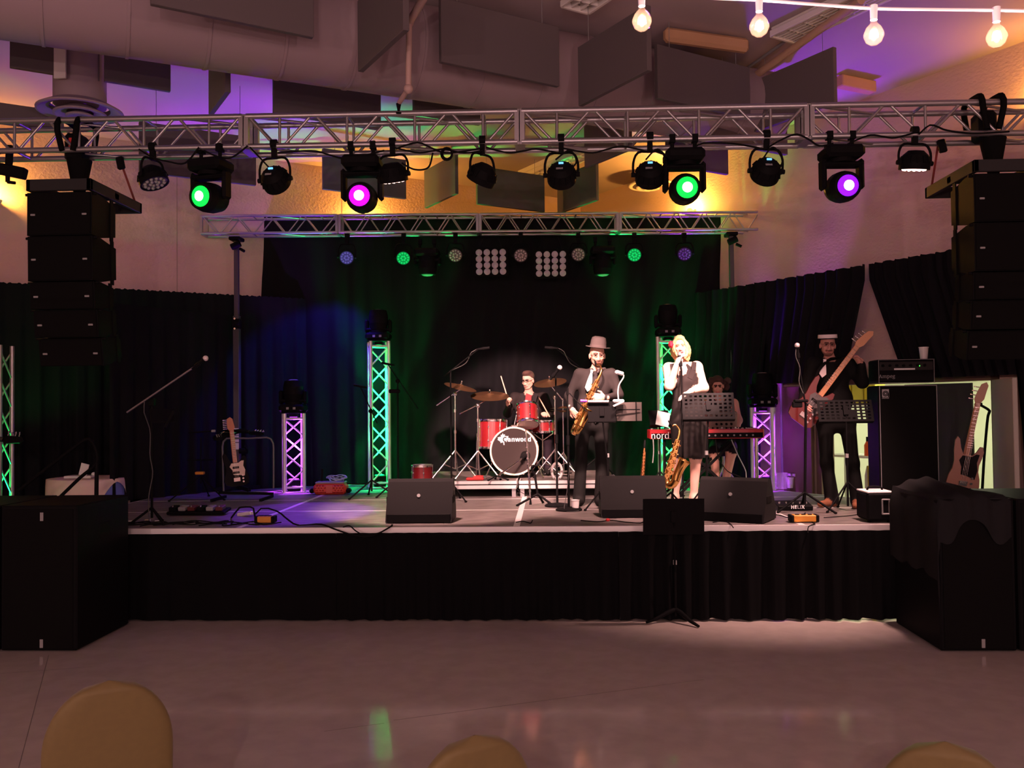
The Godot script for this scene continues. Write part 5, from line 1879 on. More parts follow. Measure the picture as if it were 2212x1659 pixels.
func straight_horn(called: String, label: String, a: Vector3, b: Vector3, r0: float, r1: float, m: Material, cat: String, tip: Material):
	var t := thing(called, label, cat, b)
	var d := (a - b)
	var L := d.length()
	var ax := d.normalized()
	var s := S()
	s.tube([d, d * 0.6, d * 0.15, d * 0.03, Vector3.ZERO], [r0, lerpf(r0, r1, 0.3), lerpf(r0, r1, 0.6), lerpf(r0, r1, 0.8), r1], 16)
	part("body_tube", s, m, t)
	s = S()
	s.tube([d, d + ax * 0.05, d + ax * 0.09], [r0, r0 * 1.1, r0 * 0.6], 10)
	part("mouthpiece", s, tip, t)
	var face := (Vector3.BACK - ax * ax.z).normalized()
	for k in 9:
		s = S()
		var c := d * (0.12 + 0.09 * k) + face * lerpf(r1, r0, 0.12 + 0.09 * k) * 0.8
		s.cyl(c, c + face * 0.012, 0.015, 0.012, 10)
		part("key_cup", s, m, t)
	s = S()
	s.cyl(d * 0.1 + ax.cross(face) * r1 * 0.6, d * 0.9 + ax.cross(face) * r0 * 1.2, 0.004, -1, 6)
	part("key_rod", s, m, t)
	return t

func guitar(called: String, label: String, head: Vector3, nut: Vector3, joint: Vector3, tail: Vector3, normal: Vector3, body_m: Material, guard_m: Material, neck_m: Material, wid: float, bass := true):
	# head tip, nut, where the neck meets the body, and the tail end of the body; normal points out of the strings' side
	var t := thing(called, label, "guitar", tail)
	var ax := (nut - tail).normalized()
	var nn := (normal - ax * normal.dot(ax)).normalized()
	var sx := ax.cross(nn)
	var bs := Basis(sx, ax, nn)
	var BL := joint.distance_to(tail) + 0.1
	var out := PackedVector2Array()
	for p in [[0, 0.0], [0.28, 0.0], [0.45, 0.06], [0.5, 0.18], [0.47, 0.32], [0.39, 0.46], [0.38, 0.58], [0.43, 0.72], [0.45, 0.84], [0.4, 0.93], [0.32, 0.93], [0.24, 0.82], [0.14, 0.74], [-0.14, 0.74], [-0.25, 0.86], [-0.33, 1.02], [-0.41, 1.06], [-0.46, 0.98], [-0.44, 0.8], [-0.38, 0.6], [-0.39, 0.46], [-0.47, 0.32], [-0.5, 0.17], [-0.44, 0.05], [-0.26, 0.0]]:
		out.append(Vector2(p[0] * wid, p[1] * BL))
	var s := S()
	s.prism(Transform3D(bs, Vector3.ZERO), out, 0.042)
	var body := part("body", s, body_m, t)
	var pg := PackedVector2Array()
	for p in [[0.1, 0.34], [0.32, 0.3], [0.36, 0.48], [0.3, 0.62], [0.34, 0.78], [0.24, 0.78], [0.12, 0.72], [-0.16, 0.72], [-0.24, 0.62], [-0.14, 0.5], [-0.12, 0.36]]:
		pg.append(Vector2(p[0] * wid, p[1] * BL))
	s = S()
	s.prism(Transform3D(bs, nn * 0.022), pg, 0.004)
	part("pickguard", s, guard_m, body)
	for f in [0.42, 0.58]:
		s = S()
		s.box(Transform3D(bs, ax * BL * f + nn * 0.026), Vector3(0.075, 0.028, 0.012), 0.004)
		part("pickup", s, M.black, body)
	s = S()
	s.box(Transform3D(bs, ax * BL * 0.2 + nn * 0.026), Vector3(0.08, 0.05, 0.014), 0.003)
	part("bridge", s, M.chrome, body)
	for k in 3:
		s = S()
		var c := bs * Vector3(0.24 * wid, BL * (0.12 + 0.1 * k), 0.022)
		s.cyl(c, c + nn * 0.018, 0.012, -1, 10)
		part("knob", s, M.chrome, body)
	s = S()
	var j := joint - tail - ax * 0.08
	var nt := nut - tail
	s.bar(j + nn * 0.022, nt + nn * 0.012, 0.052, 0.024, nn, 0.005)
	part("neck", s, neck_m, t)
	for k in 14:
		var f := 1.0 - pow(0.5, (k + 1) / 12.0)
		var p := nt.lerp(Vector3.ZERO + ax * BL * 0.2, f) + nn * 0.026
		s = S()
		s.bar(p - sx * 0.025, p + sx * 0.025, 0.003, 0.003)
		part("fret", s, M.chrome, t)
	var hl := nut.distance_to(head)
	var hp := PackedVector2Array([Vector2(-0.024, 0), Vector2(0.024, 0), Vector2(0.04, hl * 0.2), Vector2(0.028, hl * 0.55), Vector2(0.02, hl * 0.85), Vector2(-0.01, hl), Vector2(-0.045, hl * 0.88), Vector2(-0.05, hl * 0.5), Vector2(-0.045, hl * 0.15)])
	s = S()
	s.prism(Transform3D(Basis(sx, (head - nut).normalized(), nn), nt), hp, 0.016)
	var hs := part("headstock", s, neck_m, t)
	for k in (4 if bass else 6):
		s = S()
		var c := nt + (head - nut) * (0.15 + (0.19 if bass else 0.13) * k) - sx * 0.05
		s.cyl(c, c - sx * 0.03, 0.006, -1, 6)
		s.bar(c - sx * 0.03, c - sx * 0.05, 0.022, 0.012, ax, 0.003)
		part("tuning_peg", s, M.chrome, hs)
	for k in 4:
		var q := (k - 1.5) * 0.009
		s = S()
		s.cyl(ax * BL * 0.2 + sx * q * 1.6 + nn * 0.036, nt + sx * q + nn * 0.026, 0.0012, -1, 4)
		part("string", s, M.chrome, t)
	return t

func cup(label: String, at: Vector3, h := 0.12, r := 0.042):
	var s := S()
	s.lathe(Transform3D(), [Vector2(0, 0.004), Vector2(r * 0.72, 0.004), Vector2(r * 0.72, 0), Vector2(r * 0.75, 0), Vector2(r, h), Vector2(r + 0.003, h), Vector2(r + 0.003, h - 0.006), Vector2(r - 0.002, h - 0.006), Vector2(r * 0.7, 0.008), Vector2(0, 0.008)], 22)
	tag(part("plastic_cup", s, M.plastic_white, null, at), label, "cup")

func keyboard_corner():
	var a := Vector3(1.219, 1.622, -10.85)
	var b := Vector3(2.591, 1.608, -10.85)
	var c := (a + b) * 0.5
	var w := a.distance_to(b)
	var top: float = Vector3(1.757, 1.678, -10.85).y
	var t := thing("stage_keyboard", "long red stage keyboard seen from behind, lettered nord stage", "keyboard", Vector3(c.x, top - 0.12, -11.0))
	var s := S()
	s.bx(Vector3(0, 0.06, 0), Vector3(w, 0.115, 0.33), 0.008)
	part("body", s, mat(Color(0.42, 0.015, 0.02), 0.35), t)
	s = S()
	s.bx(Vector3(0, 0.042, 0.167), Vector3(w - 0.03, 0.062, 0.004))
	part("rear_panel", s, M.black, t)
	s = S()
	s.bx(Vector3(0, 0.121, -0.09), Vector3(w - 0.08, 0.012, 0.13), 0.003)
	part("white_keys", s, M.plastic_white, t)
	for k in 7:
		for g in [0, 1, 3, 4, 5]:
			s = S()
			s.bx(Vector3(-w * 0.46 + (k + g / 7.0 + 0.1) * w * 0.13, 0.13, -0.06), Vector3(0.011, 0.012, 0.08))
			part("black_key", s, M.black_gloss, t)
	words("brand_lettering", "nord stage", 0.105, Transform3D(Basis(), Vector3(-w * 0.5 + 0.26, 0.045, 0.17)), M.print_white, t)
	for k in 9:
		s = S()
		s.cyl(Vector3(-0.05 + k * 0.075, 0.042, 0.168), Vector3(-0.05 + k * 0.075, 0.042, 0.176), 0.011, -1, 10)
		part("jack_socket", s, M.grey, t)
	for k in 12:
		s = S()
		s.cyl(Vector3(-w * 0.1 + k * 0.055, 0.12, 0.1), Vector3(-w * 0.1 + k * 0.055, 0.14, 0.1), 0.011, -1, 10)
		part("knob", s, M.black if k % 3 else M.plastic_white, t)
	t = thing("keyboard_stand", "chrome crossed legs of the keyboard stand", "stand", Vector3(c.x, DECK, -11.0))
	var h := top - 0.12 - DECK
	for z in [-0.12, 0.12]:
		for k in [-1, 1]:
			s = S()
			s.bar(Vector3(0.33 * k, 0.03, z), Vector3(-0.33 * k, h - 0.03, z), 0.03, 0.03)
			part("cross_leg", s, M.black, t)
	for k in [-1, 1]:
		s = S()
		s.bar(Vector3(0.33 * k, h - 0.015, -0.16), Vector3(0.33 * k, h - 0.015, 0.16), 0.03, 0.028)
		part("cradle_bar", s, M.black, t)
		s = S()
		s.bar(Vector3(0.33 * k, 0.016, -0.2), Vector3(0.33 * k, 0.016, 0.2), 0.03, 0.03)
		part("foot_bar", s, M.black, t)
	rod("upright", Vector3(w * 0.44, 0.02, 0.1), Vector3(w * 0.44, h, 0.1), 0.022, M.chrome, t)
	rod("upright", Vector3(-w * 0.37, 0.02, 0.1), Vector3(-w * 0.37, h, 0.1), 0.018, M.black, t)
	# synth module on the keyboard
	var q := Vector3(2.123, 1.734, -10.95)
	t = thing("synth_module", "grey sound module with knobs on top of the keyboard", "keyboard", Vector3(q.x, top, -10.97))
	s = S()
	s.box(Transform3D(Basis(Vector3.RIGHT, 0.3), Vector3(0, 0.11, 0)), Vector3(0.34, 0.2, 0.06), 0.008)
	part("case", s, mat(Color(0.22, 0.17, 0.14), 0.5), t)
	for k in 12:
		s = S()
		var kc := Basis(Vector3.RIGHT, 0.3) * Vector3(-0.08 + (k % 4) * 0.06, 0.055 - (k / 4) * 0.05, 0.03) + Vector3(0, 0.11, 0)
		s.cyl(kc, kc + Vector3(0, -0.004, 0.02), 0.014, -1, 10)
		part("knob", s, M.black, t)
	# small desk with sheets at the left end
	var p0 := Vector3(1.352, 1.805, -10.95)
	t = music_desk("tablet_desk", "dark music desk with white sheets at the left end of the keyboard", Vector3(p0.x, DECK, -11.0), Vector3(1.347, 1.822, -10.95), 0.26, 0.2, 0.5, 0.2, false, M.black)
	s = S()
	s.box(Transform3D(Basis(Vector3.UP, 0.2) * Basis(Vector3.RIGHT, -0.5) * Basis(Vector3.BACK, -0.3), Vector3(1.385, 1.805, -10.9) - t.position), Vector3(0.16, 0.2, 0.003))
	tag(part("sheet_music", s, M.paper, null, t.position), "white sheets of music on the small desk behind the singer", "paper")
	# stool
	var st := Vector3(2.225, 1.461, -11.5)
	t = thing("keyboard_stool", "black stool behind the keyboard", "stool", Vector3(st.x, DECK, -11.5))
	s = S()
	s.lathe(Transform3D(Basis(), Vector3(0, 0.54, 0)), [Vector2(0, 0), Vector2(0.17, 0), Vector2(0.18, 0.03), Vector2(0.17, 0.06), Vector2(0, 0.07)], 22)
	part("seat", s, M.black, t)
	rod("post", Vector3(0, 0.1, 0), Vector3(0, 0.55, 0), 0.018, M.chrome, t)
	tripod_legs(t, 0.34, 0.24, 0.012, M.chrome)
	cable([Vector3(2.191, 1.547, -10.8), Vector3(2.26, 1.353, -10.75), Vector3(2.328, 1.19, -10.7), Vector3(2.3, DECK + 0.008, -10.5)], "pale cable hanging from the right part of the keyboard", 0.006, M.grey)
	cable([Vector3(1.254, 1.566, -10.82), Vector3(1.257, 1.415, -10.82), Vector3(1.244, 1.275, -10.82)], "short pale cable hanging from the left end of the keyboard", 0.007, M.grey)
	cable([Vector3(2.002, 1.548, -10.8), Vector3(2.032, 1.325, -10.8), Vector3(2.136, 1.164, -10.7), Vector3(2.251, 1.116, -10.6)], "dark cable tangle under the keyboard", 0.006)

func bass_corner():
	# speaker cabinet and amplifier head
	var cx: float = (Vector3(3.457, 1.828, -9.4).x + Vector3(4.054, 1.821, -9.4).x) / 2
	var w: float = Vector3(4.054, 1.821, -9.4).x - Vector3(3.457, 1.828, -9.4).x
	var topc: float = Vector3(3.759, 2.153, -9.4).y
	var t := thing("bass_cabinet", "tall black bass speaker cabinet with silver edging and a round emblem", "loudspeaker", Vector3(cx, DECK, -9.62))
	var h := topc - DECK
	var bs := Basis(Vector3.UP, -0.06)
	var s := S()
	s.box(Transform3D(bs, Vector3(0, h / 2 + 0.02, 0)), Vector3(w, h - 0.04, 0.42), 0.02)
	part("cabinet", s, M.black, t)
	s = S()
	s.box(Transform3D(bs, bs * Vector3(0, h / 2 + 0.02, 0.212)), Vector3(w - 0.04, h - 0.08, 0.01), 0.002)
	part("grille", s, M.black_soft, t)
	for k in [-1, 1]:
		s = S()
		s.box(Transform3D(bs, bs * Vector3(k * (w / 2 - 0.012), h / 2 + 0.02, 0.216)), Vector3(0.006, h - 0.06, 0.006))
		part("silver_edging", s, M.grey, t)
		s = S()
		s.box(Transform3D(bs, bs * Vector3(0, [0.045, 0.0, h - 0.005][k + 1], 0.216)), Vector3(w - 0.02, 0.006, 0.006))
		part("silver_edging", s, M.grey, t)
	s = S()
	s.box(Transform3D(bs, bs * Vector3(-w / 2 + 0.07, h - 0.09, 0.22)), Vector3(0.07, 0.1, 0.004))
	var em := part("emblem_plate", s, M.grey, t)
	for r in [0.026, 0.014]:
		s = S()
		var ring := []
		for i in 19:
			var a := TAU * i / 18
			ring.append(bs * Vector3(-w / 2 + 0.07 + cos(a) * r, h - 0.085 + sin(a) * r, 0.224))
		s.tube(ring, 0.004, 6, false)
		part("emblem_ring", s, M.black, em)
	s = S()
	s.box(Transform3D(bs, bs * Vector3(-w / 2 + 0.098, h - 0.1, 0.224)), Vector3(0.008, 0.045, 0.004))
	part("emblem_stem", s, M.black, em)
	words("brand_lettering", "Ampeg", 0.026, Transform3D(bs, bs * Vector3(-w / 2 + 0.07, h - 0.13, 0.223)), M.black, em, true)
	t = thing("bass_amplifier", "black bass amplifier head on the tall speaker cabinet", "amplifier", Vector3(cx - 0.005, topc + 0.012, -9.6))
	var ah: float = Vector3(3.765, 2.428, -9.4).y - topc - 0.012
	s = S()
	s.box(Transform3D(bs, Vector3(0, ah / 2 + 0.01, 0)), Vector3(w - 0.02, ah - 0.02, 0.34), 0.016)
	part("case", s, M.black, t)
	s = S()
	s.box(Transform3D(bs, bs * Vector3(0, ah * 0.72, 0.171)), Vector3(w - 0.06, ah * 0.34, 0.008), 0.002)
	var fp := part("front_panel", s, mat(Color(0.03, 0.03, 0.03), 0.35, 0.4), t)
	s = S()
	s.box(Transform3D(bs, bs * Vector3(-0.02, ah * 0.6, 0.177)), Vector3(0.21, 0.016, 0.004))
	part("control_strip", s, M.print_white, fp)
	for k in 7:
		s = S()
		var c := bs * Vector3(-w * 0.4 + k * 0.07, ah * 0.74, 0.175)
		s.cyl(c, c + bs * Vector3(0, 0, 0.018), 0.014, -1, 10)
		part("knob", s, M.black, fp)
	s = S()
	s.ball(bs * Vector3(w * 0.22, ah * 0.72, 0.178), Vector3.ONE * 0.006, 8, 5)
	part("indicator_led", s, glow(Color(0.3, 1.0, 0.3), 3.0), fp)
	words("brand_lettering", "Ampeg", 0.05, Transform3D(bs, bs * Vector3(-w * 0.33, ah * 0.32, 0.172)), M.grey, t, false, "Droid Serif")
	for k in 4:
		s = S()
		s.box(Transform3D(bs, bs * Vector3(0, [0.014, ah - 0.006, ah * 0.3, ah * 0.3][k], 0.172)) if k < 2 else Transform3D(bs, bs * Vector3((w / 2 - 0.02) * (k * 2 - 5), ah * 0.5, 0.172)), Vector3(w - 0.03, 0.004, 0.004) if k < 2 else Vector3(0.004, ah - 0.02, 0.004))
		part("piping", s, M.grey, t)
	cup("pale plastic cup on top of the bass amplifier", Vector3(Vector3(3.973, 2.445, -9.5).x, topc + 0.012 + ah, -9.55), 0.13, 0.048)
	# the natural wood bass on its stand
	guitar("bass_guitar", "natural orange wood bass guitar resting on a stand at the right", Vector3(4.364, 2.163, -9), Vector3(4.284, 1.961, -9.05), Vector3(4.204, 1.471, -9.15), Vector3(4.117, 1.052, -9.1), Vector3(-0.25, 0.2, 1), mat(Color(0.2, 0.065, 0.025), 0.35), M.black_gloss, mat(Color(0.3, 0.13, 0.06), 0.4), 0.3)
	var gb := Vector3(Vector3(4.417, 1.059, -9.3).x, DECK, -9.3)
	t = thing("guitar_stand", "black guitar stand holding the orange bass", "stand", gb)
	s = S()
	s.tube(curve([Vector3(0, 0.08, 0), Vector3(4.453, 1.39, -9.3) - gb, Vector3(4.501, 1.817, -9.3) - gb, Vector3(4.497, 1.875, -9.25) - gb, Vector3(4.343, 1.933, -9.1) - gb], 16), 0.014, 8)
	part("neck_post", s, M.black, t)
	s = S()
	s.bar(Vector3(4.324, 1.947, -9.05) - gb, Vector3(4.256, 1.939, -9.05) - gb, 0.03, 0.03)
	part("yoke", s, M.black, t)
	tripod_legs(t, 0.16, 0.26, 0.012, M.black, 0.6)
	s = S()
	s.cyl(Vector3(0, 0.14, 0), Vector3(0, 0.2, 0), 0.024, -1, 10)
	part("orange_collar", s, M.orange, t)
	# bassist's microphone on a boom
	var mb := Vector3(Vector3(2.612, 0.867, -9.1).x, DECK, -9.25)
	t = thing("microphone_stand", "black boom microphone stand in front of the bassist", "microphone stand", mb)
	rod("pole", Vector3(0, 0.08, 0), Vector3(2.644, 1.981, -9.25) - mb, 0.014, M.black, t)
	rod("upper_pole", Vector3(2.643, 1.934, -9.25) - mb, Vector3(2.581, 2.364, -9.25) - mb, 0.009, M.black, t)
	rod("boom", Vector3(2.581, 2.364, -9.25) - mb, Vector3(2.561, 2.506, -9.22) - mb, 0.007, M.black, t)
	mic_body(t, Vector3(2.552, 2.572, -9.2) - mb, Vector3(-0.1, 1, 0.1), mat(Color(0.7, 0.6, 0.62), 0.4, 0.3))
	tripod_legs(t, 0.2, 0.32, 0.012, M.black, 0.7)
	s = S()
	s.bx(Vector3(2.579, 2.001, -9.2) - mb, Vector3(0.14, 0.03, 0.06), 0.008)
	s.bx(Vector3(2.54, 1.963, -9.2) - mb, Vector3(0.1, 0.06, 0.04), 0.008)
	part("tablet_clamp", s, M.black, t)
	s = S()
	s.tube(curve([Vector3(2.542, 2.544, -9.2) - mb, Vector3(2.533, 2.457, -9.19) - mb, Vector3(2.576, 2.338, -9.2) - mb, Vector3(2.564, 2.196, -9.2) - mb, Vector3(2.604, 2.077, -9.2) - mb], 14), 0.005, 6)
	part("cord", s, M.cord, t)
	# perforated music stand
	var pb := Vector3(Vector3(3.066, 0.888, -9.3).x, DECK, -9.3)
	music_desk("music_stand", "black perforated music stand in front of the bassist", pb, Vector3(3.075, 1.895, -9.35), 0.56, 0.235, 0.35, -0.03, true, M.black)
	# effects pedal, power box, small amplifier, cups
	t = thing("effects_pedal", "black floor effects unit lettered HELIX beside the right monitor", "pedal", Vector3(2.539, 0.865, -9.445))
	s = S()
	s.box(Transform3D(Basis(Vector3.RIGHT, 0.15), Vector3(0, 0.04, 0)), Vector3(0.36, 0.05, 0.24), 0.006)
	part("case", s, M.black, t)
	words("brand_lettering", "HELIX", 0.05, Transform3D(Basis(), Vector3(0.02, 0.036, 0.124)), M.print_white, t, true)
	for k in 5:
		s = S()
		s.cyl(Vector3(-0.14 + k * 0.07, 0.06, 0.02), Vector3(-0.14 + k * 0.07, 0.08, 0.02), 0.012, -1, 10)
		part("switch", s, M.chrome, t)
	power_box("orange power box on the stage front right of the right monitor", Vector3(2.369, 0.865, -8.441), 0.21)
	t = thing("practice_amplifier", "small black and white case amplifier with a silver handle plate at the stage edge", "amplifier", Vector3(Vector3(3.052, 0.98, -8.42).x, DECK, -8.5))
	s = S()
	s.bx(Vector3(0, 0.15, 0), Vector3(0.25, 0.26, 0.3), 0.02)
	part("case", s, M.black, t)
	s = S()
	s.bx(Vector3(0, 0.283, 0), Vector3(0.24, 0.018, 0.29), 0.006)
	part("white_lid", s, M.plastic_white, t)
	for k in 2:
		s = S()
		s.bx(Vector3(0.045 + (k * 2 - 1) * 0.032, 0.15, 0.152), Vector3(0.014, 0.14, 0.012), 0.004)
		s.bx(Vector3(0.045, 0.15 + (k * 2 - 1) * 0.066, 0.152), Vector3(0.075, 0.014, 0.012), 0.004)
		part("handle_plate", s, M.grey, t)
	s = S()
	s.tube(curve([Vector3(-0.07, 0.29, 0), Vector3(-0.05, 0.32, 0), Vector3(0.05, 0.32, 0), Vector3(0.07, 0.29, 0)], 10), 0.01, 6)
	part("handle", s, M.black, t)
	for k in [-1, 1]:
		s = S()
		s.bx(Vector3(k * 0.09, 0.012, 0.1), Vector3(0.03, 0.024, 0.03))
		part("rubber_foot", s, M.rubber, t)
	cup("white plastic cup on the stage behind the right monitor", Vector3(3.154, 0.866, -11.826), 0.14, 0.05)
	t = thing("glass_pitcher", "clear pitcher on the stage beside the right violet tower", "pitcher", Vector3(3.009, 0.866, -11.706))
	s = S()
	s.lathe(Transform3D(), [Vector2(0, 0), Vector2(0.075, 0), Vector2(0.085, 0.21), Vector2(0.08, 0.21), Vector2(0.07, 0.01), Vector2(0, 0.01)], 22)
	part("jug", s, M.glass, t)
	s = S()
	s.tube(curve([Vector3(0.08, 0.18, 0), Vector3(0.13, 0.17, 0), Vector3(0.13, 0.07, 0), Vector3(0.078, 0.05, 0)], 10), 0.009, 6)
	part("handle", s, M.glass, t)
	cable([Vector3(2.45, 0.867, -8.662), Vector3(2.419, 0.867, -8.26), Vector3(Vector3(2.344, 0.868, -8.22).x, 0.85, -8.2), Vector3(Vector3(2.325, 0.821, -8.2).x, 0.8, -8.15)], "black cable running from the orange power box over the stage edge")
	cable([Vector3(2.644, 0.867, -8.724), Vector3(3.022, 0.867, -8.925), Vector3(3.321, 0.867, -9.384), Vector3(3.455, 0.867, -10.045)], "thin black cable lying in front of the perforated music stand", 0.004)
	cable([Vector3(2.014, 0.867, -8.683), Vector3(2.262, 0.867, -8.964), Vector3(2.322, 0.867, -8.598), Vector3(2.575, 0.867, -9.102)], "black cable between the right monitor and the microphone stand")

func power_box(label: String, at: Vector3, w: float):
	var t := thing("power_box", label, "power strip", at)
	var s := S()
	s.bx(Vector3(0, 0.035, 0), Vector3(w, 0.06, 0.11), 0.006)
	part("case", s, M.orange, t)
	for k in [-1, 1]:
		s = S()
		s.bx(Vector3(k * (w / 2 + 0.012), 0.035, 0), Vector3(0.03, 0.065, 0.115), 0.006)
		part("end_cap", s, M.black, t)
	for k in 3:
		s = S()
		s.bx(Vector3(-w * 0.28 + k * w * 0.28, 0.068, 0), Vector3(0.035, 0.008, 0.03), 0.002)
		part("outlet", s, M.black, t)

func stage_left_gear():
	# boom microphone far left
	var b := Vector3(Vector3(-3.925, 0.86, -8.591).x, DECK, Vector3(-3.925, 0.86, -8.591).z)
	var zc := b.z
	var t := thing("microphone_stand", "black boom stand with a silver ball microphone at the far left of the stage", "microphone stand", b)
	rod("pole", Vector3(0, 0.06, 0), Vector3(0, 1.21, 0), 0.013, M.black, t)
	rod("boom", Vector3(-4.132, 1.961, -8.5) - b, Vector3(-3.436, 2.414, -8.5) - b, 0.009, mat(Color(0.25, 0.22, 0.23), 0.3, 0.6), t)
	mic_body(t, Vector3(-3.348, 2.481, -8.5) - b, Vector3(-3.348, 2.481, -8.5) - Vector3(-3.436, 2.414, -8.5), mat(Color(0.8, 0.72, 0.7), 0.35, 0.2))
	tripod_legs(t, 0.16, 0.2, 0.012, M.black, 0.6)
	var s := S()
	s.bx(Vector3(0, 1.2, 0), Vector3(0.06, 0.08, 0.06), 0.01)
	part("boom_clutch", s, M.black, t)
	s = S()
	s.box(Transform3D(Basis(Vector3.UP, 0.5) * Basis(Vector3.RIGHT, -0.7), Vector3(-3.759, 1.926, -8.45) - b), Vector3(0.22, 0.17, 0.012), 0.004)
	part("tablet", s, M.black, t)
	s = S()
	s.box(Transform3D(Basis(Vector3.BACK, -0.5), Vector3(-3.664, 1.894, -8.4) - b), Vector3(0.025, 0.18, 0.02), 0.004)
	s.cyl(Vector3(-3.874, 1.917, -8.5) - b, Vector3(-3.759, 1.917, -8.45) - b, 0.015, -1, 8)
	part("tablet_clamp", s, M.black, t)
	s = S()
	s.tube(curve([Vector3(-3.956, 2.077, -8.5) - b, Vector3(-3.961, 1.964, -8.5) - b, Vector3(-3.878, 1.783, -8.45) - b, Vector3(-3.879, 1.536, -8.45) - b, Vector3(-3.851, 1.379, -8.45) - b, Vector3(-3.869, 1.138, -8.4) - b, Vector3(-3.865, 0.916, -8.4) - b], 20), 0.005, 6)
	part("cord", s, M.cord, t)
	# mixed pedals and cables on the floor
	t = thing("pedalboard", "long black pedalboard on the stage floor at the far left", "pedal", Vector3(-3.749, 0.86, -9.33))
	s = S()
	s.box(Transform3D(Basis(Vector3.RIGHT, 0.12), Vector3(0, 0.04, 0)), Vector3(0.62, 0.03, 0.22), 0.006)
	part("board", s, M.black, t)
	for k in 6:
		s = S()
		s.box(Transform3D(Basis(Vector3.RIGHT, 0.12), Vector3(-0.26 + k * 0.1, 0.075, 0.02)), Vector3(0.075, 0.04, 0.12), 0.005)
		part("effect_pedal", s, [M.black, M.grey, mat(Color(0.1, 0.02, 0.02), 0.4)][k % 3], t)
		s = S()
		s.cyl(Vector3(-0.26 + k * 0.1, 0.09, 0.06), Vector3(-0.26 + k * 0.1, 0.105, 0.06), 0.009, -1, 8)
		part("switch", s, M.chrome, t)
	for k in 9:
		var x := 285.0 + k * 28
		var p := []
		for i in 6:
			p.append(Vector3(-4.6 + k * 0.16 + i * 0.14 + rng.randf_range(-0.08, 0.08), DECK + 0.008 + 0.012 * (i % 2), -8.55 + rng.randf_range(-0.14, 0.2)))
		cable(p, "black cable in the tangle on the far left of the stage floor", 0.006, null, 24, "cables in the tangle on the left of the stage")
	for k in 5:
		s = S()
		var p := Vector3(-4.5 + k * 0.14, DECK + 0.012, -8.7 - 0.08 * (k % 2))
		s.cyl(p, p + Vector3(0.06, 0.004, 0.02), 0.01, -1, 8)
		tag(part("cable_plug", s, M.chrome if k % 2 else M.plastic_white), "pale cable plug in the tangle on the far left of the stage", "plug", "plugs on the stage floor")
	power_box("orange power box with a raised cable on the left of the stage front", Vector3(-2.794, 0.865, -8.606), 0.14)
	s = S()
	s.bar(Vector3(-3.286, 0.87, -9.224), Vector3(-3.104, 0.9, -9.126), 0.05, 0.04, Vector3.UP, 0.008)
	tag(part("power_adapter", s, M.plastic_white), "white power adapter beside the left orange power box", "adapter")
	cable([Vector3(-3.281, 0.868, -9.006), Vector3(-3.04, 1.017, -8.6), Vector3(-2.925, 1.016, -8.6), Vector3(-2.907, 0.962, -8.6), Vector3(-2.975, 0.868, -8.841)], "thick black cable looping up beside the left orange power box", 0.009)
	cable([Vector3(-2.893, 0.952, -8.6), Vector3(-2.819, 1.011, -8.6), Vector3(-2.672, 0.974, -8.6), Vector3(-2.431, 0.868, -8.398), Vector3(-2.223, 0.868, -8.456), Vector3(Vector3(-2.03, 0.876, -8.22).x, DECK, -8.2), Vector3(-1.84, 0.808, -8.15), Vector3(-1.668, 0.79, -8.15), Vector3(-1.504, 0.863, -8.2), Vector3(Vector3(-1.5, 0.876, -8.3).x, DECK + 0.01, -8.35)], "long black cable drooping over the stage edge left of the left monitor", 0.008)
	cable([Vector3(Vector3(-1.943, 0.872, -8.22).x, DECK + 0.005, -8.25), Vector3(-1.873, 0.883, -8.2), Vector3(-1.797, 0.838, -8.15), Vector3(-1.709, 0.804, -8.14), Vector3(-1.562, 0.826, -8.16)], "second black cable drooping below the stage edge left of the left monitor", 0.006)
	# folding tripod with an orange block
	var q := Vector3(Vector3(-4.356, 0.915, -10.9).x, DECK, -10.9)
	t = thing("instrument_stand", "thin black tripod stand with an orange block left of the electric guitar", "stand", q)
	rod("pole", Vector3(0, 0.2, 0), Vector3(-4.355, 1.636, -10.9) - q, 0.009, M.black, t)
	rod("cross_arm", Vector3(-4.532, 1.354, -10.9) - q, Vector3(-4.191, 1.357, -10.9) - q, 0.007, M.black, t)
	rod("upper_arm", Vector3(-4.508, 1.695, -10.9) - q, Vector3(-4.19, 1.715, -10.9) - q, 0.009, M.black, t)
	tripod_legs(t, 0.3, 0.38, 0.008, M.black, 0.4)
	s = S()
	s.bx(Vector3(-4.348, 1.195, -10.85) - q, Vector3(0.11, 0.035, 0.06), 0.008)
	part("orange_block", s, M.orange, t)
	s = S()
	s.bx(Vector3(-4.196, 1.715, -10.9) - q, Vector3(0.05, 0.03, 0.03), 0.006)
	part("clip", s, M.grey, t)
	# guitar rack frame
	var r := Vector3(Vector3(-3.8, 0.959, -11).x, DECK, -11.0)
	t = thing("guitar_rack", "black tubular guitar rack with a tall rounded frame", "stand", r)
	s = S()
	s.tube(curve([Vector3(-4.106, 0.949, -11) - r, Vector3(-4.117, 1.543, -11) - r, Vector3(-4.075, 1.612, -11) - r, Vector3(-3.768, 1.615, -11) - r, Vector3(-3.52, 1.618, -11) - r, Vector3(-3.473, 1.548, -11) - r, Vector3(-3.47, 0.985, -11) - r], 30), 0.012, 8)
	part("frame", s, mat(Color(0.1, 0.1, 0.11), 0.35), t)
	for k in [-1, 1]:
		s = S()
		s.bar(Vector3(0.3 * k, 0.025, -0.05), Vector3(0.3 * k, 0.02, 0.42), 0.03, 0.03)
		part("foot_bar", s, M.black, t)
	s = S()
	s.bar(Vector3(-0.32, 0.09, 0.12), Vector3(0.36, 0.07, 0.12), 0.05, 0.03)
	part("rest_bar", s, M.black, t)
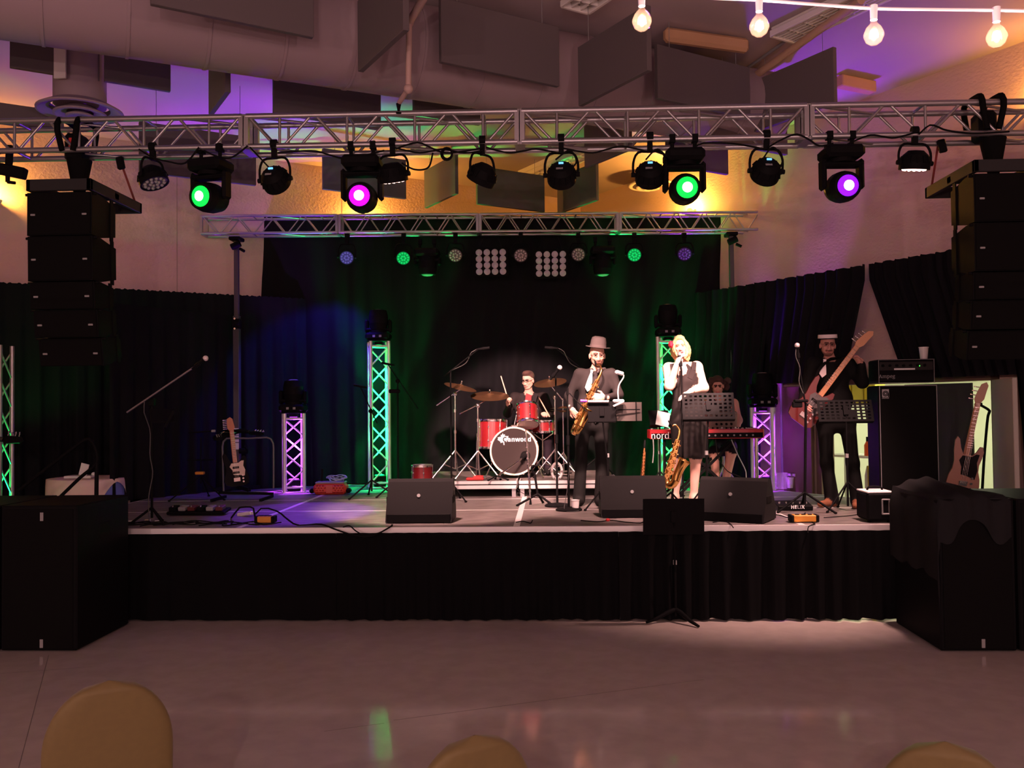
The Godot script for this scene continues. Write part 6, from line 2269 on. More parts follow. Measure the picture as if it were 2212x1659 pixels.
	guitar("electric_guitar", "black electric guitar with a pale pickguard standing in the rack", Vector3(-3.924, 1.887, -10.75), Vector3(-3.913, 1.722, -10.75), Vector3(-3.874, 1.324, -10.75), Vector3(-3.822, 1.044, -10.7), Vector3(0.55, 0.15, 1), M.black_gloss, mat(Color(0.7, 0.55, 0.42), 0.4), mat(Color(0.5, 0.18, 0.09), 0.4), 0.3, false)
	guitar("bass_guitar", "dark bass guitar lying across the top of the guitar rack", Vector3(-3.613, 1.664, -11.05), Vector3(-3.785, 1.683, -11.05), Vector3(-4.04, 1.702, -11.1), Vector3(-4.257, 1.654, -11.2), Vector3(0.1, 0.9, 0.4), M.black_gloss, M.black, M.black, 0.28)
	# red speaker box with cable on top
	var rb := Vector3(-2.862, 0.86, -11.402)
	t = thing("red_speaker", "red textured portable speaker lying on the stage", "loudspeaker", rb)
	s = S()
	s.bx(Vector3(0, 0.075, -0.08), Vector3(0.43, 0.14, 0.2), 0.035)
	part("shell", s, mat(Color(0.62, 0.06, 0.035), 0.5), t)
	for i in 10:
		for j in 4:
			s = S()
			var xx := (i - 4.5) * 0.04 + (0.02 if j % 2 else 0.0)
			if absf(xx) < 0.06 or absf(xx) > 0.19:
				continue
			s.ball(Vector3(xx, 0.03 + j * 0.03, 0.02), Vector3(0.014, 0.011, 0.006), 6, 4)
			part("grille_stud", s, mat(Color(0.5, 0.05, 0.03), 0.5), t)
	s = S()
	s.bx(Vector3(0, 0.075, 0.021), Vector3(0.085, 0.1, 0.006), 0.003)
	part("badge_panel", s, mat(Color(0.62, 0.1, 0.07), 0.5), t)
	for k in [-1, 1]:
		s = S()
		s.bx(Vector3(0.24 * k, 0.05, -0.05), Vector3(0.06, 0.06, 0.12), 0.02)
		part("end_cap", s, M.black, t)
	s = S()
	s.bx(Vector3(0, 0.155, -0.09), Vector3(0.38, 0.025, 0.18), 0.008)
	tag(part("flat_case", s, M.grey, null, rb), "grey flat case lying on the red speaker", "case")
	s = S()
	for k in 5:
		var ring := []
		for i in 17:
			var a := TAU * i / 16 + k
			ring.append(Vector3(0.07 + cos(a) * (0.09 + 0.012 * k), 0.18 + 0.012 * k + 0.02 * sin(a * 2 + k), -0.1 + sin(a) * 0.055))
		s.tube(ring, 0.005, 6)
	tag(part("coiled_cable", s, mat(Color(0.4, 0.45, 0.6), 0.6), null, rb), "pale blue coiled cable on top of the red speaker", "cable")
	s = S()
	s.cyl(Vector3(-0.13, 0.17, -0.12), Vector3(-0.125, 0.33, -0.12), 0.016, -1, 10)
	tag(part("torch", s, M.black, null, rb), "short black rod standing on the left of the red speaker", "rod")
	# two boom stands beside the tall left tower
	for w in 2:
		var base: Vector3 = [Vector3(Vector3(-1.932, 0.985, -11.2).x, DECK, -11.2), Vector3(Vector3(-2.229, 1.005, -11).x, DECK, -11.0)][w]
		var zc2 := base.z
		t = thing("microphone_stand", ["black boom microphone stand right of the tall left tower", "black boom microphone stand crossing the tall left tower"][w], "microphone stand", base)
		var jt: Vector3 = [Vector3(-1.927, 2.32, -11.2), Vector3(-2.234, 1.941, -11)][w]
		var tip: Vector3 = [Vector3(-2.05, 2.534, -11.2), Vector3(-2.366, 2.25, -11)][w]
		var tail: Vector3 = [Vector3(-1.669, 1.963, -11.2), Vector3(-2.153, 1.784, -11)][w]
		rod("pole", Vector3(0, 0.08, 0), jt - base, 0.011, M.black, t)
		rod("boom", tail - base, tip - base, 0.007, M.black, t)
		s = S()
		s.tube([tip - base + Vector3(-0.08, 0.02, 0), tip - base + Vector3(0.06, -0.01, 0.02), tip - base + Vector3(0.09, -0.015, 0.02)], [0.016, 0.013, 0.008], 8)
		part("microphone", s, M.black, t)
		s = S()
		s.ball(jt - base, Vector3.ONE * 0.03, 8, 6)
		part("boom_clutch", s, M.black, t)
		if w == 0:
			s = S()
			s.bx(Vector3(-1.961, 2.19, -11.15) - base, Vector3(0.14, 0.05, 0.05), 0.01)
			part("clip_holder", s, M.black, t)
		tripod_legs(t, 0.22, 0.34, 0.01, M.black, 0.2)
	# round table with its cloths, off the stage
	var tc := Vector3(-5.72, 0, -10.75)
	var th: float = Vector3(-5.658, 1.15, -10.75).y
	t = thing("round_table", "tall round table beside the stage at the left, under layered cloths", "table", tc)
	s = S()
	s.cyl(Vector3(0, th - 0.03, 0), Vector3(0, th - 0.005, 0), 0.44, -1, 36)
	part("tabletop", s, M.brown, t)
	rod("post", Vector3(0, 0.03, 0), Vector3(0, th - 0.03, 0), 0.04, M.black, t)
	s = S()
	s.lathe(Transform3D(), [Vector2(0, 0), Vector2(0.26, 0), Vector2(0.24, 0.03), Vector2(0, 0.04)], 24)
	part("base", s, M.black, t)
	for w in 2:
		var g := []
		for k in 12:
			var line := PackedVector3Array()
			for i in 73:
				var a := TAU * i / 72
				var fr := k / 11.0
				var rr := 0.46 * minf(1.0, fr * 2.2)
				var y := th + (0.006 if w == 1 else 0.0)
				if fr > 0.455:
					var dn := (fr - 0.455) / 0.545
					var low := 0.04 if w == 0 else th - 0.03 - 0.75 * pow(absf(sin(a - 0.35)), 1.5)
					y = lerpf(y, low, dn)
					rr = 0.46 + (0.004 if w == 1 else 0.0) + 0.02 * dn + dn * (0.03 if w == 0 else 0.012) * sin(a * (13.0 if w == 0 else 9.0))
				line.append(tc + Vector3(cos(a) * rr, y, sin(a) * rr))
			g.append(line)
		s = S()
		s.sheet(g)
		tag(part("tablecloth", s, mat(Color(0.12, 0.16, 0.5), 0.9) if w == 0 else mat(Color(0.7, 0.55, 0.48), 0.9)), ["blue cloth hanging below the pale one on the round table", "pale pinkish cloth on top of the round table"][w], "tablecloth")
	t = thing("serving_tray", "white tray with a folded card on the round table", "tray", tc + Vector3(-0.05, th + 0.01, 0.05))
	s = S()
	s.bx(Vector3(0, 0.015, 0), Vector3(0.34, 0.03, 0.22), 0.008)
	part("tray", s, M.plastic_white, t)
	s = S()
	s.box(Transform3D(Basis(Vector3.BACK, -0.25), Vector3(0.03, 0.1, 0)), Vector3(0.1, 0.15, 0.01))
	part("card", s, M.paper, t)
	s = S()
	s.ball(Vector3(0.16, 0.045, 0), Vector3(0.035, 0.025, 0.035), 12, 8)
	part("knob", s, M.plastic_white, t)
	# stair handrail behind the left subwoofer
	var hr := Vector3(Vector3(-4.375, 1.164, -8.4).x, DECK, -8.45)
	s = S()
	s.tube(curve([Vector3(-4.792, 1.126, -8.45), Vector3(-4.562, 1.34, -8.45), Vector3(-4.424, 1.451, -8.45), Vector3(-4.401, 1.541, -8.45), Vector3(-4.448, 1.676, -8.45), Vector3(-4.517, 1.7, -8.45), Vector3(-4.862, 1.455, -8.45), Vector3(-5.185, 1.21, -8.45)], 40), 0.017, 8)
	s.cyl(Vector3(-4.406, 1.474, -8.45), Vector3(-4.41, 1.105, -8.45), 0.02, -1, 8)
	tag(part("stair_handrail", s, M.black), "black tubular stair handrail behind the left subwoofer", "handrail")
	# tall lit tower at the very left edge, on the floor
	t = thing("truss_tower", "green lit truss tower at the left edge of the picture", "truss tower", Vector3(Vector3(-6.147, 1.93, -9.6).x, 0, -9.6), "lit truss towers")
	for c in [Vector3(-0.11, 0, 0.11), Vector3(0.11, 0, 0.11), Vector3(0.11, 0, -0.11), Vector3(-0.11, 0, -0.11)]:
		rod("chord", c, c + Vector3.UP * 2.72, 0.025, M.alu, t)
		for k in 8:
			rod("brace", c + Vector3.UP * (0.1 + k * 0.32), Vector3(-c.z, 0.42 + k * 0.32, c.x), 0.011, M.alu, t)
	lamp_spot("tower_beam", t.position + Vector3(0, 0.9, 0), t.position + Vector3(0, 3, 0), Color(0.03, 1.0, 0.42), 2.5, 60.0, t, 0.06)
	s = S()
	s.bx(Vector3(0, 0.8, 0), Vector3(0.16, 0.16, 0.16), 0.01)
	part("uplight", s, M.black, t)
	# guitar headstock with pale pegs reaching in at the left edge
	guitar("bass_guitar", "bass guitar on a stand at the left edge, only its pegs catching light", Vector3(-5.597, 1.663, -9.2), Vector3(-5.809, 1.684, -9.2), Vector3(-6.306, 1.714, -9.2), Vector3(-6.611, 1.727, -9.2), Vector3(0, 0.4, 1), M.black_gloss, M.black, M.black, 0.3)

func front_line_gear():
	wedge("black floor monitor on the left of the stage front", Vector3(Vector3(-1.272, 0.86, -8.475).x, DECK, Vector3(-1.272, 0.86, -8.475).z - 0.22), Vector3(-0.943, 1.002, -8.45).x - Vector3(-1.584, 1.006, -8.45).x, Vector3(-1.288, 1.257, -8.6).y - DECK + 0.02, 0.44, 0.0)
	wedge("black floor monitor in the middle, in front of the saxophone player", Vector3(Vector3(0.826, 0.86, -8.796).x, DECK, Vector3(0.826, 0.86, -8.796).z - 0.22), Vector3(1.154, 0.948, -8.8).x - Vector3(0.5, 0.953, -8.8).x, Vector3(0.847, 1.253, -8.95).y - DECK + 0.01, 0.44, 0.0)
	wedge("black floor monitor on the right, turned towards the bassist", Vector3(Vector3(1.777, 0.86, -8.406).x, DECK, Vector3(1.777, 0.86, -8.406).z - 0.24), 0.66, Vector3(1.826, 1.25, -8.6).y - DECK + 0.02, 0.46, -0.5)
	# two straight microphone stands with round bases
	for w in 2:
		var b: Vector3 = [Vector3(0.075, 0.86, -9.895), Vector3(0.195, 0.86, -9.493)][w]
		var top: Vector3 = [Vector3(0.072, 2.331, -9.8), Vector3(0.207, 2.135, -9.5)][w]
		var t := thing("microphone_stand", ["straight black microphone stand with a white topped microphone left of the saxophone player", "short straight microphone stand right in front of the saxophone player"][w], "microphone stand", Vector3(b.x, DECK, b.z))
		var s := S()
		s.lathe(Transform3D(), [Vector2(0, 0), Vector2(0.14, 0), Vector2(0.142, 0.016), Vector2(0.12, 0.03), Vector2(0.03, 0.042), Vector2(0, 0.042)], 28)
		part("round_base", s, M.black, t)
		rod("lower_pole", Vector3(0, 0.03, 0), Vector3(0, 0.75, 0), 0.013, M.black, t)
		rod("upper_pole", Vector3(0, 0.7, 0), Vector3(0, top.y - DECK, 0), 0.009, M.black, t)
		rod("clutch", Vector3(0, 0.7, 0), Vector3(0, 0.8, 0), 0.019, M.black, t)
		if w == 0:
			mic_body(t, Vector3(0.119, 2.4, -9.75) - t.position, Vector3(0.5, 0.62, 0.1), mat(Color(0.8, 0.74, 0.72), 0.4, 0.2))
		else:
			s = S()
			s.cyl(Vector3(0, top.y - DECK - 0.04, 0), Vector3(0.0, top.y - DECK + 0.03, 0), 0.016, 0.012, 10)
			s.cyl(Vector3(0.02, top.y - DECK - 0.02, 0), Vector3(0.2, top.y - DECK - 0.22, 0.03), 0.006, -1, 6)
			part("clip", s, M.black, t)
			s = S()
			s.tube(curve([Vector3(0.015, 0.5, 0.01), Vector3(-0.02, 0.2, 0.03), Vector3(-0.05, 0.02, 0.1), Vector3(0.03, 0.01, 0.18), Vector3(0.1, 0.01, 0.1)], 16), 0.004, 6)
			part("cord", s, M.cord, t)
	# singer's stand
	var sb := Vector3(Vector3(1.441, 0.891, -9.72).x, DECK, -9.72)
	var t := thing("microphone_stand", "thin black microphone stand in front of the singer", "microphone stand", sb)
	var s := S()
	s.lathe(Transform3D(), [Vector2(0, 0), Vector2(0.13, 0), Vector2(0.13, 0.016), Vector2(0.03, 0.04), Vector2(0, 0.04)], 26)
	part("round_base", s, M.black, t)
	rod("pole", Vector3(0, 0.03, 0), Vector3(1.445, 2.376, -9.72) - sb, 0.009, M.black, t)
	rod("clutch", (Vector3(1.446, 1.821, -9.72) - sb), (Vector3(1.445, 1.755, -9.72) - sb), 0.016, M.black, t)
	# music stands
	var m0 := Vector3(Vector3(0.623, 0.94, -9.55).x, DECK, -9.6)
	t = music_desk("music_stand", "black folding music stand in front of the saxophone player", m0, Vector3(0.559, 1.912, -9.5), 0.3, 0.22, 0.15, 0.0, false, M.black)
	for k in 2:
		s = S()
		var pc := Vector3(0.84, 1.909, -9.5) - m0
		if k == 0:
			s.box(Transform3D(Basis(Vector3.UP, -0.25), pc), Vector3(0.29, 0.2, 0.004))
			part("desk_wing", s, mat(Color(0.06, 0.05, 0.045), 0.5), t)
		else:
			s.bar(pc + Vector3(-0.14, 0.02, 0.02), pc + Vector3(0.12, 0.02, 0.06), 0.006, 0.012)
			s.bar(pc + Vector3(0.08, -0.1, 0.05), pc + Vector3(0.08, 0.1, 0.05), 0.008, 0.01)
			part("wing_strut", s, M.black, t)
	s = S()
	s.cyl(Vector3(0.333, 2.029, -9.48), Vector3(0.402, 2.028, -9.48), 0.016, -1, 10)
	tag(part("violet_marker", s, mat(Color(0.3, 0.05, 0.5), 0.4)), "violet cap lying on the saxophone player's music stand", "pen")
	s = S()
	s.cyl(Vector3(0.412, 2.023, -9.48), Vector3(0.634, 2.02, -9.48), 0.012, -1, 10)
	tag(part("white_baton", s, M.plastic_white), "white roll lying along the top of the music stand", "pen")
	var cl := Vector3(0.735, 2.029, -9.45)
	t = thing("clip_lamp", "white gooseneck clip lamp on the saxophone player's music stand", "lamp", cl)
	s = S()
	s.tube(curve([Vector3.ZERO, Vector3(0.731, 2.127, -9.45) - cl, Vector3(0.747, 2.201, -9.45) - cl, Vector3(0.792, 2.274, -9.45) - cl, Vector3(0.783, 2.309, -9.45) - cl, Vector3(0.734, 2.324, -9.45) - cl], 20), 0.007, 8)
	part("gooseneck", s, M.plastic_white, t)
	s = S()
	s.bar(Vector3(0.788, 2.309, -9.45) - cl, Vector3(0.707, 2.333, -9.42) - cl, 0.05, 0.04, Vector3.UP, 0.01)
	part("lamp_head", s, M.plastic_white, t)
	s = S()
	s.bx(Vector3(0.0, -0.005, 0), Vector3(0.12, 0.035, 0.06), 0.012)
	s.bar(Vector3(0.05, -0.01, 0.03), Vector3(-0.06, -0.06, 0.05), 0.03, 0.015)
	part("clamp", s, M.plastic_white, t)
	music_desk("music_stand", "black perforated music stand right in front of the singer", Vector3(Vector3(1.654, 0.924, -9.4).x, DECK, -9.45), Vector3(1.68, 1.959, -9.45), 0.54, 0.3, 0.4, -0.08, true, M.black)
	music_desk("music_stand", "solid black music stand on the hall floor before the stage", Vector3(Vector3(1.127, 0, -8.293).x, 0, Vector3(1.127, 0, -8.293).z + 0.12), Vector3(1.098, 0.975, -8), 0.545, 0.325, -0.1, 0.0, false, M.black, "cast")
	# saxophones and flute on stands
	sax("alto_saxophone", "brass alto saxophone standing on a stand in front of the singer", Vector3(1.304, 1.746, -9.5), Vector3(1.371, 1.642, -9.5), Vector3(1.237, 1.186, -9.5), Vector3(0.75, 0.5, 0.45), 0.22, 0.062)
	var sp := Vector3(Vector3(1.289, 0.96, -9.55).x, DECK, -9.55)
	t = thing("saxophone_stand", "black folding stand under the brass saxophone before the singer", "stand", sp)
	rod("post", Vector3(0, 0.03, -0.03), Vector3(1.337, 1.253, -9.58) - sp, 0.011, M.black, t)
	s = S()
	s.bar(Vector3(1.234, 1.054, -9.5) - sp, Vector3(1.363, 1.161, -9.5) - sp, 0.022, 0.022)
	part("cradle", s, M.black, t)
	tripod_legs(t, 0.18, 0.22, 0.01, M.black, 0.9)
	straight_horn("soprano_saxophone", "straight reddish brass soprano saxophone behind the middle monitor", Vector3(1.049, 1.499, -9.9), Vector3(1.017, 1.104, -9.9), 0.012, 0.032, mat(Color(0.75, 0.32, 0.12), 0.25, 1.0), "saxophone", M.black)
	var ssp := Vector3(Vector3(1.02, 0.925, -9.9).x, DECK, -9.9)
	t = thing("saxophone_stand", "small black stand under the straight soprano saxophone", "stand", ssp)
	rod("post", Vector3(0, 0.02, 0), Vector3(0, 0.16, 0), 0.012, M.black, t)
	tripod_legs(t, 0.1, 0.14, 0.009, M.black, 0.5)
	straight_horn("flute", "silver flute standing upright in front of the bass drum", Vector3(-0.263, 1.628, -9.95), Vector3(-0.224, 0.949, -9.95), 0.0105, 0.0115, M.chrome, "flute", M.chrome)
	var fp := Vector3(Vector3(-0.142, 0.876, -9.95).x, DECK, -10.0)
	t = thing("flute_stand", "black low stand beside the silver flute", "stand", fp)
	rod("post", Vector3(0, 0.1, 0), Vector3(-0.175, 1.224, -10) - fp, 0.013, M.black, t)
	s = S()
	s.tube(curve([Vector3(-0.175, 1.224, -10) - fp, Vector3(-0.21, 1.268, -9.97) - fp, Vector3(-0.199, 1.31, -9.97) - fp, Vector3(-0.148, 1.307, -10) - fp, Vector3(-0.116, 1.338, -10) - fp], 12), 0.011, 8)
	part("hook", s, M.black, t)
	rod("peg", Vector3(-0.225, 0.876, -9.95) - fp, Vector3(-0.224, 0.939, -9.95) - fp, 0.016, M.black, t, 0.008)
	tripod_legs(t, 0.13, 0.24, 0.013, M.black, 0.75)
	cup("white plastic cup on the stage at the saxophone player's feet", Vector3(0.263, 0.862, -9.472), 0.115, 0.044)
	# bits on the stage edge
	s = S()
	s.ball(Vector3(0.549, 0.875, -8.584), Vector3(0.022, 0.016, 0.022), 10, 6)
	tag(part("red_plug", s, M.red), "small red cap on the stage in front of the middle monitor", "cap")
	cable([Vector3(0.292, 0.867, -8.624), Vector3(0.443, 0.867, -8.513), Vector3(0.582, 0.867, -8.61), Vector3(0.827, 0.867, -8.395), Vector3(0.959, 0.867, -8.806)], "black cable lying in front of the middle monitor")
	cable([Vector3(1.524, 0.867, -8.43), Vector3(1.657, 0.867, -8.56), Vector3(1.655, 0.867, -8.229), Vector3(Vector3(1.666, 0.851, -8.22).x, 0.845, -8.19)], "black cable running over the stage edge at the right monitor")
	cable([Vector3(-0.332, 0.867, -8.514), Vector3(-0.267, 0.867, -8.58), Vector3(-0.197, 0.867, -8.441), Vector3(-0.179, 0.867, -8.646)], "short black cable on the stage right of the left monitor")

# ---------- people ----------
func figure(J: Dictionary, C: Dictionary, bulk := 1.0) -> Blob:
	# one continuous body from its joints; sides are a (left in the picture) and b (right in the picture)
	var o := Blob.new()
	o.cell = 0.014
	o.k = 0.045
	var sm: Vector3 = (J.sa + J.sb) * 0.5
	var hm: Vector3 = (J.ha + J.hb) * 0.5
	var up := (sm - hm).normalized()
	var x: Vector3 = (J.sb - J.sa).normalized()
	x = (x - up * x.dot(up)).normalized()
	var bs := Basis(x, up, x.cross(up))
	var sw: float = J.sa.distance_to(J.sb) * 0.5
	var hw: float = J.ha.distance_to(J.hb) * 0.5
	o.ell(sm.lerp(hm, 0.26), Vector3(sw * 0.98, 0.19, 0.118 * bulk), C.top, bs)
	o.ell(sm.lerp(hm, 0.62), Vector3((hw + 0.062) * bulk, 0.2, 0.112 * bulk), C.top, bs)
	o.ell(hm - up * 0.0, Vector3(hw + 0.085, 0.12, 0.115 * bulk), C.get("pelvis", C.low), bs)
	o.cap(J.sa.lerp(sm, 0.1), J.sb.lerp(sm, 0.1), 0.058, 0.058, C.get("yoke", C.top))
	o.cap(sm + up * 0.02, J.head - up * 0.06, 0.056, 0.05, C.skin)
	for s in ["a", "b"]:
		var sh: Vector3 = J["s" + s]
		var el: Vector3 = J["e" + s]
		var wr: Vector3 = J["w" + s]
		var fat: float = C.get("sleeve_fat", 1.0)
		o.cap(sh, el, 0.06 * fat, 0.046 * fat, C.get("arm", C.top))
		o.cap(el, wr, 0.046 * fat, 0.033 * fat, C.get("fore", C.get("arm", C.top)))
		var hp: Vector3 = J["h" + s]
		var kn: Vector3 = J["k" + s]
		var an: Vector3 = J["f" + s]
		o.cap(hp, kn, 0.088, 0.065, C.get("thigh", C.low))
		o.cap(kn, an, 0.064, C.get("cuff", 0.05), C.get("shin", C.low))
		var toe: Vector3 = J["t" + s]
		o.cap(an - Vector3(0, 0.035, 0.015), toe, 0.04, 0.034, C.shoe)
		o.cap(an - Vector3(0, 0.045, -0.03).rotated(Vector3.UP, 0.0), an - Vector3(0, 0.04, 0), 0.035, 0.036, C.shoe)
	return o

func hand(s: Shape, wrist: Vector3, dir: Vector3, palm: Vector3, curl: float, thumb_side: float, col: Color):
	# palm with four fingers of unequal length and a thumb that leaves its side
	var o := Blob.new()
	o.cell = 0.0048
	o.k = 0.008
	var d := dir.normalized()
	var n := (palm - d * palm.dot(d)).normalized()
	var x := d.cross(n) * thumb_side
	o.ell(wrist + d * 0.048, Vector3(0.041, 0.054, 0.018), col, Basis(x, d, x.cross(d)))
	o.cap(wrist - d * 0.02, wrist + d * 0.03, 0.028, 0.026, col)
	var ln := [0.072, 0.08, 0.075, 0.06]
	for i in 4:
		var b := wrist + d * (0.092 - 0.006 * absf(i - 1.2)) + x * (0.031 - 0.0205 * i)
		var ang := curl * 0.55
		var p: Vector3 = b
		var f: Vector3 = d
		for j in 3:
			ang = curl * [0.7, 1.9, 2.9][j]
			f = d * cos(ang) + n * sin(ang)
			var q: Vector3 = p + f * ln[i] * [0.45, 0.32, 0.26][j]
			o.cap(p, q, [0.0095, 0.0088, 0.008][j], [0.0088, 0.008, 0.0072][j], col)
			p = q
	var tb := wrist + d * 0.03 + x * 0.03
	var t1 := tb + (x * 0.75 + d * 0.6 + n * 0.25 * curl).normalized() * 0.04
	var t2 := t1 + (x * (0.45 - curl * 0.6) + d * 0.8 + n * 0.7 * curl).normalized() * 0.032
	o.cap(tb, t1, 0.0125, 0.0105, col)
	o.cap(t1, t2, 0.0105, 0.0085, col)
	o.into(s)

func head(s: Shape, at: Vector3, look: Vector3, C: Dictionary, sc := 1.0, tilt := 0.0):
	# face with brow, eyes, nose, lips, jaw and ears; returns its basis
	var b := facing(look) * Basis(Vector3.BACK, tilt)
	var o := Blob.new()
	o.cell = 0.0058
	o.k = 0.012
	var sk: Color = C.skin
	var P := func(x, y, z): return at + b * (Vector3(x, y, z) * sc)
	o.ell(P.call(0, 0.035, -0.012), Vector3(0.074, 0.092, 0.092) * sc, sk, b)
	o.ell(P.call(0, -0.035, 0.022), Vector3(0.06, 0.078, 0.068) * sc, sk, b)
	o.ell(P.call(0, -0.088, 0.045), Vector3(0.036, 0.032, 0.034) * sc, C.get("beard", sk), b)
	o.cap(P.call(-0.046, -0.05, 0.01), P.call(-0.024, -0.092, 0.046), 0.022 * sc, 0.02 * sc, C.get("beard", sk))
	o.cap(P.call(0.046, -0.05, 0.01), P.call(0.024, -0.092, 0.046), 0.022 * sc, 0.02 * sc, C.get("beard", sk))
	o.cap(P.call(0, 0.008, 0.086), P.call(0, -0.034, 0.103), 0.009 * sc, 0.0125 * sc, sk)
	o.cap(P.call(-0.014, -0.036, 0.092), P.call(0.014, -0.036, 0.092), 0.009 * sc, 0.009 * sc, sk)
	for k in [-1.0, 1.0]:
		o.ell(P.call(0.077 * k, -0.008, -0.005), Vector3(0.011, 0.03, 0.018) * sc, sk, b)
		o.ell(P.call(0.036 * k, -0.022, 0.064), Vector3(0.024, 0.02, 0.02) * sc, sk, b)
		o.cap(P.call(0.014 * k, 0.026, 0.089), P.call(0.046 * k, 0.026, 0.074), 0.0075 * sc, 0.0065 * sc, C.get("brow", sk))
		o.ell(P.call(0.031 * k, 0.008, 0.081), Vector3(0.0105, 0.0055, 0.008) * sc, C.get("eye", Color(0.05, 0.03, 0.025)), b)
	o.cap(P.call(-0.019, -0.066, 0.087), P.call(0.019, -0.066, 0.087), 0.0072 * sc, 0.0072 * sc, C.lip)
	if C.has("moustache"):
		o.cap(P.call(-0.026, -0.055, 0.082), P.call(0, -0.05, 0.092), 0.007 * sc, 0.008 * sc, C.moustache)
		o.cap(P.call(0.026, -0.055, 0.082), P.call(0, -0.05, 0.092), 0.007 * sc, 0.008 * sc, C.moustache)
	o.into(s)
	return b

func hair_cap(at: Vector3, b: Basis, col: Color, sc := 1.0, lift := 0.0) -> Blob:
	var o := Blob.new()
	o.cell = 0.0065
	o.k = 0.02
	o.ell(at + b * (Vector3(0, 0.05 + lift, -0.026) * sc), Vector3(0.08, 0.084, 0.094) * sc, col, b)
	o.ell(at + b * (Vector3(0, 0.1 + lift, 0.02) * sc), Vector3(0.062, 0.034, 0.064) * sc, col, b)
	o.ell(at + b * (Vector3(0, -0.03, -0.06) * sc), Vector3(0.062, 0.06, 0.05) * sc, col, b)
	return o

func person_from(called_label: String, at: Vector3, body: Shape) -> Node3D:
	var t := thing("person", called_label, "person", at)
	body.moved(-at)
	part("body", body, M.skin, t)
	return t

func extra(t: Node3D, called: String, s: Shape, m: Material):
	s.moved(-t.position)
	part(called, s, m, t)

func glasses(t: Node3D, at: Vector3, b: Basis, m: Material, r := 0.02):
	var s := S()
	for k in [-1.0, 1.0]:
		var ring := []
		for i in 13:
			var a := TAU * i / 12
			ring.append(at + b * Vector3(0.032 * k + cos(a) * r * 1.15, 0.008 + sin(a) * r * 0.8, 0.1 - absf(cos(a) * 0.004)))
		s.tube(ring, 0.0028, 6, false)
		s.tube([at + b * Vector3(0.056 * k, 0.012, 0.096), at + b * Vector3(0.08 * k, 0.012, 0.0)], 0.0026, 6)
	s.tube([at + b * Vector3(-0.01, 0.012, 0.102), at + b * Vector3(0.01, 0.012, 0.102)], 0.0026, 6)
	extra(t, "glasses", s, m)

func tie(t: Node3D, top: Vector3, low: Vector3, out: Vector3, w: float, m: Material):
	var s := S()
	var d := (low - top).normalized()
	var L := top.distance_to(low)
	var bs := Basis(d.cross(out).normalized(), -d, out.normalized())
	s.prism(Transform3D(bs, top), PackedVector2Array([Vector2(-w * 0.45, 0), Vector2(w * 0.45, 0), Vector2(w * 0.32, -0.035), Vector2(w * 0.75, -L * 0.5), Vector2(w, -L + 0.04), Vector2(0, -L), Vector2(-w, -L + 0.04), Vector2(-w * 0.75, -L * 0.5), Vector2(-w * 0.32, -0.035)]), 0.012)
	extra(t, "tie", s, m)

func musicians():
	saxophonist()
	singer()
	drummer()
	pianist()
	bassist()

